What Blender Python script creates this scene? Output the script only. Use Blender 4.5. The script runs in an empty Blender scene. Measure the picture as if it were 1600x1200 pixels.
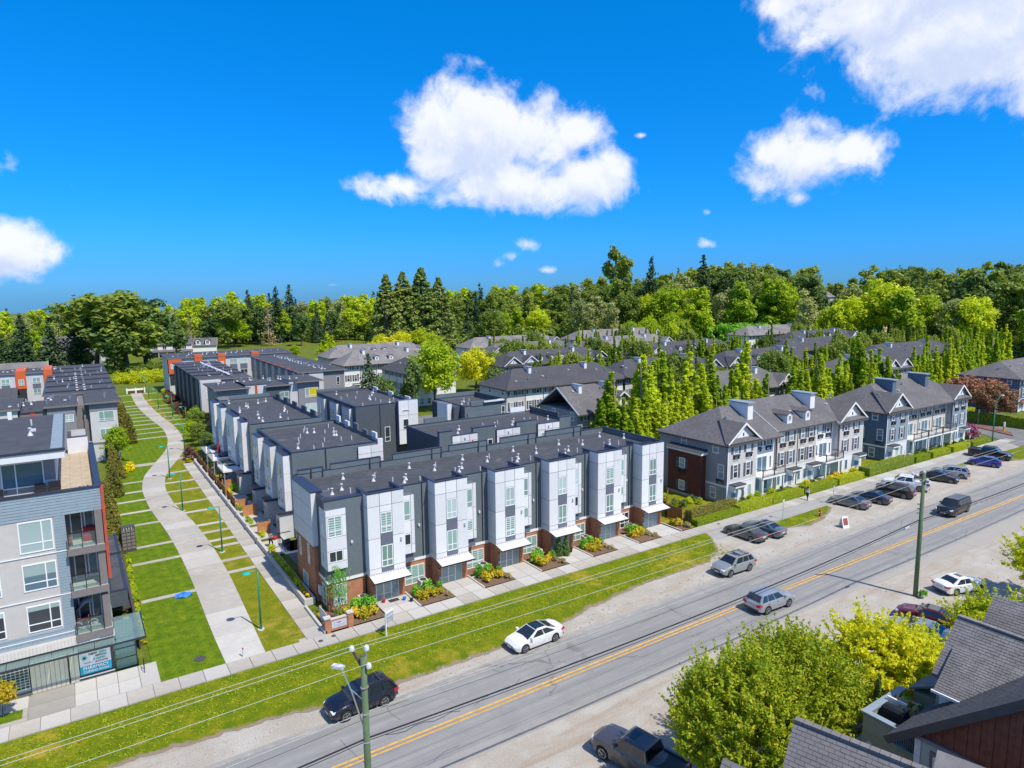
import bpy, math, random
import numpy as np
from mathutils import Vector, Matrix, noise as mnoise
random.seed(7)
NR = np.random.RandomState(11)
R = math.radians
SC = bpy.context.scene
COL = SC.collection

# ---------------------------------------------------------------- camera
PITCH, ROLL, YAW, CAMH = R(7.7), R(-0.6), R(33.3), 27.0
cy, sy, cp, sp = math.cos(YAW), math.sin(YAW), math.cos(PITCH), math.sin(PITCH)
fw = Vector((sy*cp, cy*cp, -sp)); rt = Vector((cy, -sy, 0)); up = rt.cross(fw)
cr, sr = math.cos(ROLL), math.sin(ROLL)
rt2, up2 = cr*rt + sr*up, -sr*rt + cr*up
cam = bpy.data.objects.new('camera', bpy.data.cameras.new('camera'))
COL.objects.link(cam)
cam.matrix_world = Matrix(((rt2.x, up2.x, -fw.x, 0), (rt2.y, up2.y, -fw.y, 0), (rt2.z, up2.z, -fw.z, CAMH), (0, 0, 0, 1)))
cam.data.sensor_width = 36.0
cam.data.lens = 36.0*1050/1600
cam.data.clip_start = 0.5
cam.data.clip_end = 6000
SC.camera = cam

# ---------------------------------------------------------------- sun, exposure
SUN_EL, SUN_AZ = R(56.5), R(164)          # azimuth clockwise from +Y: the sun stands over the street
sdir = Vector((math.sin(SUN_AZ)*math.cos(SUN_EL), math.cos(SUN_AZ)*math.cos(SUN_EL), math.sin(SUN_EL)))
sun = bpy.data.objects.new('sun', bpy.data.lights.new('sun', 'SUN'))
COL.objects.link(sun)
sun.data.energy = 3.25
sun.data.angle = R(0.5)
sun.data.color = (1.0, 0.935, 0.825)
sun.rotation_euler = sdir.to_track_quat('Z', 'Y').to_euler()
SC.view_settings.view_transform = 'Standard'
SC.view_settings.look = 'None'
SC.view_settings.exposure = 0.64
SC.view_settings.gamma = 1.0
SC.view_settings.use_curve_mapping = False
SC.render.engine = 'CYCLES'
SC.cycles.max_bounces = 6
SC.cycles.diffuse_bounces = 3
SC.cycles.transparent_max_bounces = 8

# ---------------------------------------------------------------- world: sky with cumulus
W = bpy.data.worlds.new('World')
SC.world = W
W.use_nodes = True
nt = W.node_tree
nt.nodes.clear()
class NT:
    """tiny node-building helper"""
    def __init__(s, t): s.t = t
    def n(s, typ, **kw):
        nd = s.t.nodes.new(typ)
        for k, v in kw.items(): setattr(nd, k, v)
        return nd
    def link(s, a, b): s.t.links.new(a, b)
    def put(s, sock, v):
        if hasattr(v, 'links') or hasattr(v, 'is_linked'): s.link(v, sock)
        else: sock.default_value = v
    def m(s, op, a, b=None, c=None, clamp=False):
        nd = s.n('ShaderNodeMath', operation=op, use_clamp=clamp)
        for i, v in enumerate((a, b, c)):
            if v is not None: s.put(nd.inputs[i], v)
        return nd.outputs[0]
    def vm(s, op, a, b=None):
        nd = s.n('ShaderNodeVectorMath', operation=op)
        for i, v in enumerate((a, b)):
            if v is not None: s.put(nd.inputs[i], v)
        return nd.outputs['Value'] if op in ('LENGTH', 'DOT_PRODUCT') else nd.outputs[0]
    def noise(s, vec, scale, detail=4, rough=.55, dist=0, lac=2.0):
        nd = s.n('ShaderNodeTexNoise')
        if vec is not None: s.link(vec, nd.inputs['Vector'])
        nd.inputs['Scale'].default_value = scale; nd.inputs['Detail'].default_value = detail
        nd.inputs['Roughness'].default_value = rough; nd.inputs['Distortion'].default_value = dist
        nd.inputs['Lacunarity'].default_value = lac
        return nd.outputs['Fac']
    def ss(s, v, a, b, lo=0., hi=1.):
        nd = s.n('ShaderNodeMapRange', interpolation_type='SMOOTHSTEP')
        s.put(nd.inputs[0], v)
        for i, x in enumerate((a, b, lo, hi)): s.put(nd.inputs[i+1], x)
        return nd.outputs[0]
    def mix(s, f, a, b, bt='MIX'):
        nd = s.n('ShaderNodeMix', data_type='RGBA', blend_type=bt)
        s.put(nd.inputs[0], f)
        for sock, v in ((nd.inputs[6], a), (nd.inputs[7], b)):
            if isinstance(v, (tuple, list)): v = tuple(v)[:3] + (1.,)
            s.put(sock, v)
        return nd.outputs[2]
g = NT(nt)
sky = g.n('ShaderNodeTexSky', sky_type='NISHITA', sun_disc=False)
sky.sun_elevation = SUN_EL; sky.sun_rotation = SUN_AZ
sky.altitude = 50; sky.air_density = 1.0; sky.dust_density = 0.3; sky.ozone_density = 2.0
hs = g.n('ShaderNodeHueSaturation'); hs.inputs['Hue'].default_value = .497; hs.inputs['Saturation'].default_value = 1.3; hs.inputs['Value'].default_value = 1.0
g.link(sky.outputs[0], hs.inputs['Color'])
tc = g.n('ShaderNodeTexCoord')
dirv = tc.outputs['Generated']
sep = g.n('ShaderNodeSeparateXYZ'); g.link(dirv, sep.inputs[0])
az = g.m('MULTIPLY', g.m('ARCTAN2', sep.outputs[0], sep.outputs[1]), 57.2958)
el = g.m('MULTIPLY', g.m('ARCSINE', sep.outputs[2]), 57.2958)
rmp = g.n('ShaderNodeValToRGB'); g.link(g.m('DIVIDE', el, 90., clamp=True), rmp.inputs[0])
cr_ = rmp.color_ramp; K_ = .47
STOPS = ((0., (.21, .59, 1.62)), (.022, (.17, .58, 1.58)), (.09, (.09, .79, 1.58)), (.24, (.02, 1.14, 1.80)), (.42, (.95, 1.2, 1.6)), (1., (1.2, 1.2, 1.5)))  # upper stops, above the view, are tinted warmer to make shade less blue
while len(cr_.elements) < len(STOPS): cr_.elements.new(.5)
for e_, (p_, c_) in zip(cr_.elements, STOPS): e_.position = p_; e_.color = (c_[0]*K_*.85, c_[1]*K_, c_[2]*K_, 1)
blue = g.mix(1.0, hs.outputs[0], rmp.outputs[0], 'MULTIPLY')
lobes = [  # azimuth, elevation, half widths (deg), weight
 (31.0, 12.6, 5.6, 3.9, 1.15), (35.4, 12.2, 4.8, 3.5, 1.05), (39.4, 9.2, 5.0, 2.6, .95), (33.5, 9.0, 8.2, 2.8, .95),
 (24.2, 8.7, 4.8, 1.9, .72), (27.6, 10.6, 3.8, 2.4, .9), (38.4, 12.6, 3.2, 2.2, .9),
 (34.8, 4.0, 3.6, 1.8, .20), (36.2, 1.9, 3.2, 1.1, .16), (32.4, 2.4, 2.4, 1.5, .16), (33.5, 3.0, 3.5, 2.2, .12),
 (56.2, 9.6, 4.2, 2.9, .92), (59.4, 9.8, 3.2, 2.1, .78), (56.0, 7.0, 2.6, 1.5, .5),
 (49.4, 6.2, 2.1, 1.1, .12), (49.3, 3.8, 2.3, 1.3, .20), (66.2, 3.6, 1.8, .9, .10), (69.8, 2.6, 2.4, 1.6, .14),
 (59.5, 18.6, 6.5, 3.0, 1.0), (66.5, 16.9, 7.5, 3.8, 1.2), (72.0, 17.5, 8.0, 5.2, 1.2), (64.0, 21.0, 10., 4.0, 1.2), (54.0, 20.2, 3.5, 1.8, .7),
 (1.0, 7.7, 2.0, 1.0, .22), (-3.6, 3.3, 3.4, 2.5, 1.0), (-12, 9, 7, 4, 1.1), (18.5, .8, 4, .8, .02), (44, 12.3, 1.2, .6, .35),
 (-45, 13, 10, 5, 1.0), (-80, 20, 12, 6, 1.1), (-130, 14, 13, 6, 1.0), (95, 14, 10, 5, 1.1), (120, 24, 12, 6, 1.0), (170, 14, 14, 6, 1.0), (-160, 30, 12, 7, 1.0), (20, 52, 16, 7, .8), (-100, 48, 16, 8, 1.0), (150, 50, 20, 8, 1.1), (80, 40, 12, 6, 1.0), (-30, 38, 12, 6, .9), (-175, 62, 24, 7, 1.0), (200-360, 12, 9, 4, 1.), (60, 66, 30, 6, .9), (-60, 66, 26, 6, .9), (-150, 44, 9, 5, .9), (110, 36, 10, 5, .9)]  # clouds out of view, some added overhead and behind to whiten the fill light
def cloudfield(e_off):
    cb = g.n('ShaderNodeCombineXYZ'); g.link(az, cb.inputs[0]); g.link(g.m('ADD', el, e_off) if e_off else el, cb.inputs[1])
    v3 = g.vm('ADD', dirv, (0, 0, math.radians(e_off))) if e_off else dirv
    fld = None
    for a0, e0, ra, re, w in lobes:
        q = g.vm('LENGTH', g.vm('DIVIDE', g.vm('SUBTRACT', cb.outputs[0], (a0, e0, 0)), (ra, re, 1)))
        v = g.m('SUBTRACT', w, q)
        fld = v if fld is None else g.m('SMOOTH_MAX', fld, v, .2)
    n1 = g.noise(v3, 11, 7, .60, .3); n2 = g.noise(v3, 34, 4, .60, .3)
    d = g.m('ADD', fld, g.m('MULTIPLY_ADD', n1, 2.1, -1.05))
    return g.m('ADD', d, g.m('MULTIPLY_ADD', n2, .6, -.3))
dens = cloudfield(0); densu = cloudfield(1.5)
alpha = g.ss(dens, -.10, .50)
shade = g.m('SUBTRACT', g.m('MULTIPLY_ADD', dens, .35, .62), g.m('MULTIPLY', g.m('MAXIMUM', densu, -.15), .62))
lit = g.ss(shade, .12, .72)
cloudc = g.mix(lit, (2.75, 3.15, 4.15), (4.2, 4.3, 4.6))
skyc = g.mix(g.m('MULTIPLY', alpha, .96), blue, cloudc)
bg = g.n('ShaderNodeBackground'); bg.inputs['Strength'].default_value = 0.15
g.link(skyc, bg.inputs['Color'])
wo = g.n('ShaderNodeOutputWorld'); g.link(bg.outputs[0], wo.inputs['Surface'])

# ---------------------------------------------------------------- mesh helpers
class MB:
    def __init__(s): s.v, s.f, s.mi, s.cur = [], [], [], 0
    def poly(s, pts):
        n = len(s.v); s.v += [tuple(p) for p in pts]; s.f.append(tuple(range(n, n+len(pts)))); s.mi.append(s.cur)
    def box(s, x0, y0, z0, x1, y1, z1):
        n = len(s.v)
        s.v += [(x0,y0,z0),(x1,y0,z0),(x1,y1,z0),(x0,y1,z0),(x0,y0,z1),(x1,y0,z1),(x1,y1,z1),(x0,y1,z1)]
        for q in ((0,3,2,1),(4,5,6,7),(0,1,5,4),(1,2,6,5),(2,3,7,6),(3,0,4,7)):
            s.f.append(tuple(n+i for i in q)); s.mi.append(s.cur)
    def ring(s, pts_a, pts_b):
        n = len(pts_a)
        for i in range(n):
            j = (i+1) % n
            s.poly((pts_a[i], pts_a[j], pts_b[j], pts_b[i]))
    def cyl(s, a, b, r0, r1=None, n=8, caps=True):
        if r1 is None: r1 = r0
        a, b = Vector(a), Vector(b); d = (b-a).normalized()
        u = d.orthogonal().normalized(); w = d.cross(u)
        o = len(s.v)
        for c, r in ((a, r0), (b, r1)):
            for i in range(n):
                t = 2*math.pi*i/n; s.v.append(tuple(c + (u*math.cos(t) + w*math.sin(t))*r))
        for i in range(n):
            j = (i+1) % n; s.f.append((o+i, o+j, o+n+j, o+n+i)); s.mi.append(s.cur)
        if caps:
            s.f.append(tuple(o+i for i in reversed(range(n)))); s.mi.append(s.cur)
            s.f.append(tuple(o+n+i for i in range(n))); s.mi.append(s.cur)
    def tube(s, pts, r, n=6):
        for a, b in zip(pts[:-1], pts[1:]): s.cyl(a, b, r, r, n)
    def lathe(s, prof, cx=0, cy=0, n=12):
        prev = None
        for r, z in prof:
            ring = [(cx+r*math.cos(2*math.pi*i/n), cy+r*math.sin(2*math.pi*i/n), z) for i in range(n)]
            if prev: s.ring(prev, ring)
            prev = ring
        s.poly(prev)
    def slab(s, pts, t=.12, d=None):
        """planar polygon given by its top outline, thickened by t"""
        P = [Vector(p) for p in pts]
        nrm = (P[1]-P[0]).cross(P[2]-P[0]).normalized()
        if d is None:
            if nrm.z < 0: P.reverse(); nrm = -nrm
            d = Vector((0, 0, -1))
        else: d = Vector(d)
        Q = [p + d*t for p in P]
        s.poly(P); s.poly(list(reversed(Q)))
        for i in range(len(P)):
            j = (i+1) % len(P); s.poly((P[i], Q[i], Q[j], P[j]))
    def bar(s, a, b, w, h=None):
        """square bar from a to b"""
        h = h or w
        a, b = Vector(a), Vector(b); d = (b-a).normalized()
        u = d.cross(Vector((0, 0, 1)))
        u = u.normalized() if u.length > 1e-4 else Vector((1, 0, 0))
        k = u.cross(d)
        A = [a+u*i*w/2+k*j*h/2 for i, j in ((-1,-1),(1,-1),(1,1),(-1,1))]; B = [p+(b-a) for p in A]
        s.ring(A, B); s.poly(list(reversed(A))); s.poly(B)
    def siding(s, x0, x1, z0, z1, y, step=.2, out=.022):
        """lap boards on a wall that faces -y"""
        z = z0
        while z < z1-.01:
            t = min(z+step, z1)
            s.poly(((x0,y-out,z),(x1,y-out,z),(x1,y-.002,t),(x0,y-.002,t)))
            s.poly(((x0,y,z),(x1,y,z),(x1,y-out,z),(x0,y-out,z)))
            z += step
    def sidingx(s, y0, y1, z0, z1, x, step=.2, out=.022, sg=-1):
        """lap boards on a wall that faces -x (sg=-1) or +x"""
        z = z0
        while z < z1-.01:
            t = min(z+step, z1)
            s.poly(((x+sg*out,y0,z),(x+sg*.002,y0,t),(x+sg*.002,y1,t),(x+sg*out,y1,z)))
            s.poly(((x,y0,z),(x+sg*out,y0,z),(x+sg*out,y1,z),(x,y1,z)))
            z += step
    def mesh(s, name, mats, smooth=False):
        me = bpy.data.meshes.new(name)
        me.from_pydata(s.v, [], s.f)
        if not isinstance(mats, (list, tuple)): mats = [mats]
        for m in mats: me.materials.append(m)
        if len(mats) > 1: me.polygons.foreach_set('material_index', s.mi)
        if smooth: me.polygons.foreach_set('use_smooth', [True]*len(me.polygons))
        me.update()
        if smooth == 'angle':
            me.polygons.foreach_set('use_smooth', [True]*len(me.polygons)); me.set_sharp_from_angle(angle=R(32))
        return me

def link(name, me, parent=None, loc=(0,0,0), rz=0, label=None):
    o = bpy.data.objects.new(name, me)
    COL.objects.link(o)
    o.location = loc; o.rotation_euler = (0, 0, rz)
    if parent is not None: o.parent = parent
    if label: o['label'] = label
    return o
def part(name, mb, mats, parent=None, loc=(0,0,0), rz=0, smooth=False, label=None, stuff=False):
    o = link(name, mb.mesh(name, mats, smooth), parent, loc, rz, label)
    if stuff: o['kind'] = 'stuff'
    return o
def tag(o, label, cat, group=None):
    o['label'] = label; o['category'] = cat
    if group: o['group'] = group
    return o
def thing(name, label, cat, loc=(0,0,0), rz=0, group=None):
    return tag(link(name, None, None, loc, rz), label, cat, group)
def solo(name, mb, mats, label, cat, loc=(0,0,0), rz=0, group=None, smooth=False):
    return tag(part(name, mb, mats, None, loc, rz, smooth), label, cat, group)
def struct(name, mb, mats, parent=None, loc=(0,0,0), smooth=False):
    o = part(name, mb, mats, parent, loc, 0, smooth)
    if parent is None: o['kind'] = 'structure'
    return o
def dup(o, loc=None, rz=None, label=None, group=None, scale=None):
    """copy a thing with its parts and their sub-parts"""
    def cp(a, par):
        b = a.copy(); COL.objects.link(b)
        if par is not None: b.parent = par
        for ch in list(a.children): cp(ch, b)
        return b
    r = cp(o, None)
    if loc is not None: r.location = loc
    if rz is not None: r.rotation_euler = (0, 0, rz)
    if scale is not None: r.scale = scale
    if label: r['label'] = label
    if group: r['group'] = group
    return r

# ---------------------------------------------------------------- materials
def newmat(name):
    m = bpy.data.materials.new(name); m.use_nodes = True
    t = m.node_tree; b = t.nodes['Principled BSDF']
    return m, NT(t), b
def mat(name, col, rough=.7, var=.12, scale=3., metal=0., bump=0., bscale=None, spec=.4, coat=0., var2=0., pv=0., streak=0.):
    """base colour broken up by two scales of noise, optional fine relief"""
    m, k, b = newmat(name)
    pos = k.n('ShaderNodeTexCoord').outputs['Object']
    f = k.noise(pos, scale, 6, .6)
    c = Vector(col)
    out = k.mix(k.ss(f, .3, .7), tuple(c*(1-var)), tuple(c*(1+var)))
    if var2:
        f2 = k.noise(pos, scale*.13, 3, .5)
        out = k.mix(k.ss(f2, .35, .68), out, tuple(c*(1-var2)))
    if streak:
        st = k.noise(k.vm('MULTIPLY', pos, (3.2, 3.2, .16)), 1.6, 5, .65)
        out = k.mix(k.m('MULTIPLY', k.ss(st, .50, .78), streak*2.2), out, tuple(c*.72))
    if pv:
        oi = k.n('ShaderNodeObjectInfo'); hv = k.n('ShaderNodeHueSaturation'); k.link(out, hv.inputs['Color']); k.link(k.ss(oi.outputs['Random'], 0, 1, 1-pv*1.6, 1+pv), hv.inputs['Value']); out = hv.outputs[0]
    k.link(out, b.inputs['Base Color'])
    b.inputs['Roughness'].default_value = rough; b.inputs['Metallic'].default_value = metal
    b.inputs['Specular IOR Level'].default_value = spec; b.inputs['Coat Weight'].default_value = coat
    b.inputs['Coat Roughness'].default_value = .05
    if bump:
        bp = k.n('ShaderNodeBump'); bp.inputs['Strength'].default_value = bump; bp.inputs['Distance'].default_value = .02
        k.link(k.noise(pos, bscale or scale*6, 4, .6), bp.inputs['Height']); k.link(bp.outputs[0], b.inputs['Normal'])
    return m
def roofmat():
    '''torch-on membrane: rolls with seams, dried puddles, grit'''
    m, k, b = newmat('roof_membrane')
    pos = k.n('ShaderNodeTexCoord').outputs['Object']; s = k.n('ShaderNodeSeparateXYZ'); k.link(pos, s.inputs[0])
    c = k.mix(k.ss(k.noise(pos, 1.1, 6, .65), .3, .7), (.052,.055,.064), (.080,.083,.094))
    roll = k.m('FLOOR', k.m('DIVIDE', s.outputs[1], 1.0)); wn = k.n('ShaderNodeTexWhiteNoise', noise_dimensions='1D'); k.link(roll, wn.inputs['W'])
    c = k.mix(k.m('MULTIPLY', wn.outputs['Value'], .35), c, (.045,.047,.055))
    seam = k.m('LESS_THAN', k.m('FRACT', s.outputs[1]), .05)
    c = k.mix(k.m('MULTIPLY', seam, .6), c, (.028,.029,.034))
    pud = k.m('ADD', k.noise(pos, .33, 4, .55), k.m('MULTIPLY_ADD', k.noise(pos, 2.2, 4), .16, -.08))
    c = k.mix(k.m('MULTIPLY', k.ss(pud, .60, .72), .55), c, (.17,.155,.14))
    k.link(c, b.inputs['Base Color']); b.inputs['Roughness'].default_value = .85
    bp = k.n('ShaderNodeBump'); bp.inputs['Strength'].default_value = .3; bp.inputs['Distance'].default_value = .01; k.link(k.noise(pos, 30, 3, .7), bp.inputs['Height']); k.link(bp.outputs[0], b.inputs['Normal'])
    return m
def brickmat(name, c1, c2, mortar, w=.22, h=.075):
    m, k, b = newmat(name)
    pos = k.n('ShaderNodeTexCoord').outputs['Object']
    s = k.n('ShaderNodeSeparateXYZ'); k.link(pos, s.inputs[0])
    cbn = k.n('ShaderNodeCombineXYZ'); k.link(k.m('ADD', s.outputs[0], s.outputs[1]), cbn.inputs[0]); k.link(s.outputs[2], cbn.inputs[1])
    br = k.n('ShaderNodeTexBrick'); k.link(cbn.outputs[0], br.inputs['Vector'])
    br.inputs['Color1'].default_value = c1 + (1,); br.inputs['Color2'].default_value = c2 + (1,); br.inputs['Mortar'].default_value = mortar + (1,)
    br.inputs['Scale'].default_value = 1; br.inputs['Brick Width'].default_value = w; br.inputs['Row Height'].default_value = h
    br.inputs['Mortar Size'].default_value = .007; br.inputs['Bias'].default_value = 0
    f = k.noise(pos, 1.1, 4, .6)
    out = k.mix(k.ss(f, .3, .75), br.outputs[0], k.mix(1., br.outputs[0], (.72, .70, .70), 'MULTIPLY'))
    k.link(out, b.inputs['Base Color']); b.inputs['Roughness'].default_value = .85
    bp = k.n('ShaderNodeBump'); bp.inputs['Strength'].default_value = .5; bp.inputs['Distance'].default_value = .01; bp.invert = True
    k.link(br.outputs['Fac'], bp.inputs['Height']); k.link(bp.outputs[0], b.inputs['Normal'])
    return m
LG = 2.35
def leafmat(name, c1, c2, c3=None, trans=.42, rough=.55):
    """per-leaf colour variation, per-tree tint, light through the leaf"""
    c1, c2, c3 = (tuple(v*LG for v in c) if c else None for c in (c1, c2, c3))
    m, k, b = newmat(name)
    geo = k.n('ShaderNodeNewGeometry'); oi = k.n('ShaderNodeObjectInfo')
    rnd = geo.outputs['Random Per Island']
    c = k.mix(rnd, c1, c2)
    if c3: c = k.mix(k.ss(k.m('FRACT', k.m('MULTIPLY', rnd, 7.31)), .72, .95), c, c3)
    tint = k.ss(oi.outputs['Random'], 0, 1, .80, 1.2)
    hsv = k.n('ShaderNodeHueSaturation'); k.link(c, hsv.inputs['Color']); k.link(tint, hsv.inputs['Value'])
    k.link(k.ss(oi.outputs['Random'], 0, 1, .515, .488), hsv.inputs['Hue'])
    c = hsv.outputs[0]
    k.link(c, b.inputs['Base Color']); b.inputs['Roughness'].default_value = rough; b.inputs['Specular IOR Level'].default_value = .3
    tr = k.n('ShaderNodeBsdfTranslucent'); k.link(k.mix(1., c, (1.25, 1.2, .55), 'MULTIPLY'), tr.inputs['Color'])
    mx = k.n('ShaderNodeMixShader'); mx.inputs[0].default_value = trans
    k.link(b.outputs[0], mx.inputs[1]); k.link(tr.outputs[0], mx.inputs[2])
    k.link(mx.outputs[0], k.t.nodes['Material Output'].inputs['Surface'])
    return m
def glassmat(name, col, rough=.06, spec=.6):
    m, k, b = newmat(name)
    pos = k.n('ShaderNodeTexCoord').outputs['Object']; oi = k.n('ShaderNodeObjectInfo')
    c = Vector(col)
    v = k.mix(oi.outputs['Random'], tuple(c*.7), tuple(c*1.25))
    k.link(v, b.inputs['Base Color']); b.inputs['Roughness'].default_value = rough; b.inputs['Specular IOR Level'].default_value = spec
    b.inputs['Coat Weight'].default_value = .5; b.inputs['Coat Roughness'].default_value = .03
    return m
def stripemat(name, c1, c2, step):
    """zebra blind behind glass"""
    m, k, b = newmat(name)
    pos = k.n('ShaderNodeTexCoord').outputs['Object']
    s = k.n('ShaderNodeSeparateXYZ'); k.link(pos, s.inputs[0])
    f = k.m('GREATER_THAN', k.m('FRACT', k.m('DIVIDE', s.outputs[2], step)), .55)
    k.link(k.mix(f, c1, c2), b.inputs['Base Color']); b.inputs['Roughness'].default_value = .08
    b.inputs['Coat Weight'].default_value = .5; b.inputs['Coat Roughness'].default_value = .03
    return m
def carpaint(name, col, metal=.35, rough=.32):
    m, k, b = newmat(name)
    pos = k.n('ShaderNodeTexCoord').outputs['Object']
    c = Vector(col)
    s = k.n('ShaderNodeSeparateXYZ'); k.link(pos, s.inputs[0])
    dust = k.m('MULTIPLY', k.ss(s.outputs[2], .75, .2), k.ss(k.noise(pos, 4, 5, .6), .35, .7))
    k.link(k.mix(k.m('MULTIPLY', dust, .45), tuple(c), (.25, .22, .18)), b.inputs['Base Color'])
    b.inputs['Metallic'].default_value = metal; b.inputs['Roughness'].default_value = rough
    b.inputs['Coat Weight'].default_value = .7; b.inputs['Coat Roughness'].default_value = .06
    return m

M = {}
M['white'] = mat('white_panel', (.72,.72,.73), .55, .04, 1.2, var2=.05, pv=.05, streak=.10)
M['trim'] = mat('white_trim', (.78,.78,.77), .5, .03, 2)
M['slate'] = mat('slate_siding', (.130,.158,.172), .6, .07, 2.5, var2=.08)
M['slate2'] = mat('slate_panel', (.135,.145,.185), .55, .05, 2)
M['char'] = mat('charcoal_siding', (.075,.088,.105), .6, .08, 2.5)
M['cap'] = mat('parapet_cap', (.035,.036,.055), .4, .1, 2, spec=.5)
M['roof'] = roofmat()
M['brick'] = brickmat('red_brick', (.56,.215,.10), (.46,.165,.075), (.42,.28,.19))
M['brickd'] = brickmat('dark_brick', (.17,.040,.024), (.13,.03,.02), (.10,.05,.04))
M['conc'] = mat('concrete', (.44,.405,.35), .85, .11, 1.3, bump=.2, bscale=25, var2=.16, pv=.04)
M['concl'] = mat('pale_concrete', (.53,.51,.465), .85, .06, 1.5, bump=.2, bscale=25, var2=.08)
M['concd'] = mat('worn_concrete', (.34,.32,.285), .85, .1, 1.1, bump=.2, bscale=25, var2=.15)
M['metal'] = mat('galvanised_metal', (.62,.63,.65), .35, .1, 5, metal=.8)
M['ventw'] = mat('vent_white', (.58,.585,.60), .45, .05, 5)
M['black'] = mat('black_metal', (.018,.018,.02), .45, .1, 5)
M['dark'] = mat('dark_recess', (.03,.03,.035), .7, .1, 3)
M['awning'] = mat('white_awning', (.62,.60,.61), .4, .03, 2)
M['green_pole'] = mat('green_paint', (.012,.19,.115), .4, .12, 4)
M['teal'] = mat('teal_lamp', (.02,.42,.33), .35, .08, 4)
M['wood'] = mat('cedar_fence', (.30,.13,.055), .8, .25, 4, bump=.2)
M['woodo'] = mat('orange_wood', (.50,.22,.09), .8, .2, 4)
M['mulch'] = mat('bark_mulch', (.17,.105,.065), .95, .4, 9, bump=.8, bscale=25)
M['orange'] = mat('orange_panel', (.62,.125,.03), .55, .05, 2)
M['redfin'] = mat('red_fin', (.48,.085,.045), .5, .08, 2)
M['lgrey'] = mat('light_grey_panel', (.56,.555,.56), .6, .04, 2, var2=.05)
M['mgrey'] = mat('mid_grey_siding', (.24,.235,.255), .6, .06, 2)
M['beige'] = mat('beige_wall', (.52,.49,.46), .65, .05, 2, var2=.05)
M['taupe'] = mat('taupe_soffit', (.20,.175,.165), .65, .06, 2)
M['bluegrey'] = mat('bluegrey_siding', (.245,.305,.345), .6, .05, 2.5)
M['tile'] = mat('terrace_tile', (.47,.38,.27), .8, .12, 1.5)
M['frame'] = mat('window_frame', (.80,.80,.80), .4, .02, 3)
M['pg'] = glassmat('pane_green', (.21,.34,.30))
M['pl'] = glassmat('pane_light', (.40,.52,.50))
M['pd'] = glassmat('pane_dark', (.035,.045,.055))
M['pb'] = glassmat('pane_blue', (.10,.17,.22))
M['pz'] = stripemat('pane_striped', (.44,.58,.53), (.14,.23,.21), .21)
M['store'] = glassmat('store_glass', (.27,.36,.355))
M['shutter'] = mat('grey_shutter', (.105,.105,.135), .6, .08, 4)
M['boxd'] = mat('window_box_dark', (.05,.035,.04), .6, .2, 6)
M['rubber'] = mat('tyre_rubber', (.02,.02,.02), .8, .2, 6)
M['alloy'] = mat('alloy_wheel', (.42,.43,.45), .35, .1, 5, metal=.7)
M['cglass'] = glassmat('car_glass', (.018,.024,.03), .04, .7)
M['hl'] = mat('headlight_lens', (.75,.77,.8), .12, .05, 5, spec=.7)
M['tl'] = mat('tail_light_red', (.45,.012,.02), .2, .1, 5, spec=.6)
M['amber'] = mat('amber_lens', (.65,.2,.04), .3, .1, 5)
M['plate'] = mat('number_plate', (.6,.62,.66), .5, .03, 5)
M['plastic'] = mat('grey_plastic', (.045,.047,.05), .6, .1, 5)
M['bark'] = mat('bark', (.12,.09,.065), .9, .25, 6, bump=.6)
M['barkw'] = mat('pale_bark', (.30,.26,.21), .9, .25, 6, bump=.6)
M['skin'] = mat('skin', (.42,.25,.17), .6, .05, 8)
M['hair'] = mat('dark_hair', (.03,.02,.015), .6, .2, 20)
M['cloth_k'] = mat('black_cloth', (.02,.02,.025), .85, .15, 12)
M['cloth_w'] = mat('pale_cloth', (.60,.62,.66), .85, .08, 12)
M['cloth_g'] = mat('grey_cloth', (.16,.17,.2), .85, .12, 12)
M['cloth_r'] = mat('red_cloth', (.42,.03,.035), .85, .1, 12)
M['cloth_b'] = mat('blue_cloth', (.03,.19,.62), .7, .2, 6, bump=.6, bscale=8)
M['sgrey'] = mat('sign_face_grey', (.46,.50,.56), .4, .05, 3)
M['ink'] = mat('sign_ink', (.05,.06,.08), .5, .02, 3)
M['yellow'] = mat('road_yellow', (.72,.38,.045), .75, .2, 2.2)
M['shing'] = mat('asphalt_shingle', (.140,.132,.134), .92, .22, 2.2, bump=.5, bscale=40, var2=.18)
M['shing2'] = mat('weathered_shingle', (.215,.200,.197), .92, .2, 1.6, bump=.5, bscale=40, var2=.25)
M['shingd'] = mat('dark_shingle', (.075,.075,.084), .92, .2, 2.2, bump=.5, bscale=40, var2=.15)
M['blue'] = mat('blue_siding', (.105,.155,.215), .65, .05, 3)
M['tgrey'] = mat('grey_siding', (.32,.31,.305), .65, .05, 3)
M['tgreyl'] = mat('pale_grey_siding', (.55,.525,.495), .65, .04, 3)
M['cream'] = mat('cream_siding', (.56,.51,.43), .65, .04, 3)
M['twhite'] = mat('white_siding', (.78,.76,.735), .6, .03, 3)
M['brown_bt'] = mat('brown_board', (.20,.066,.038), .75, .18, 3, bump=.2)
M['olive'] = mat('olive_siding', (.33,.325,.225), .7, .06, 3)
M['pgreen'] = mat('pale_green_siding', (.47,.52,.46), .65, .05, 3)
M['bronze'] = mat('bronze_trim', (.085,.073,.068), .5, .1, 3)
M['pole'] = mat('treated_pole', (.115,.175,.085), .8, .2, 3, bump=.3, var2=.2)
M['wirew'] = mat('bright_wire', (.45,.44,.38), .5, .1, 3)
M['wireb'] = mat('black_cable', (.012,.012,.014), .6, .1, 3)
M['ceram'] = mat('insulator_white', (.60,.61,.63), .25, .03, 3)
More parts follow.
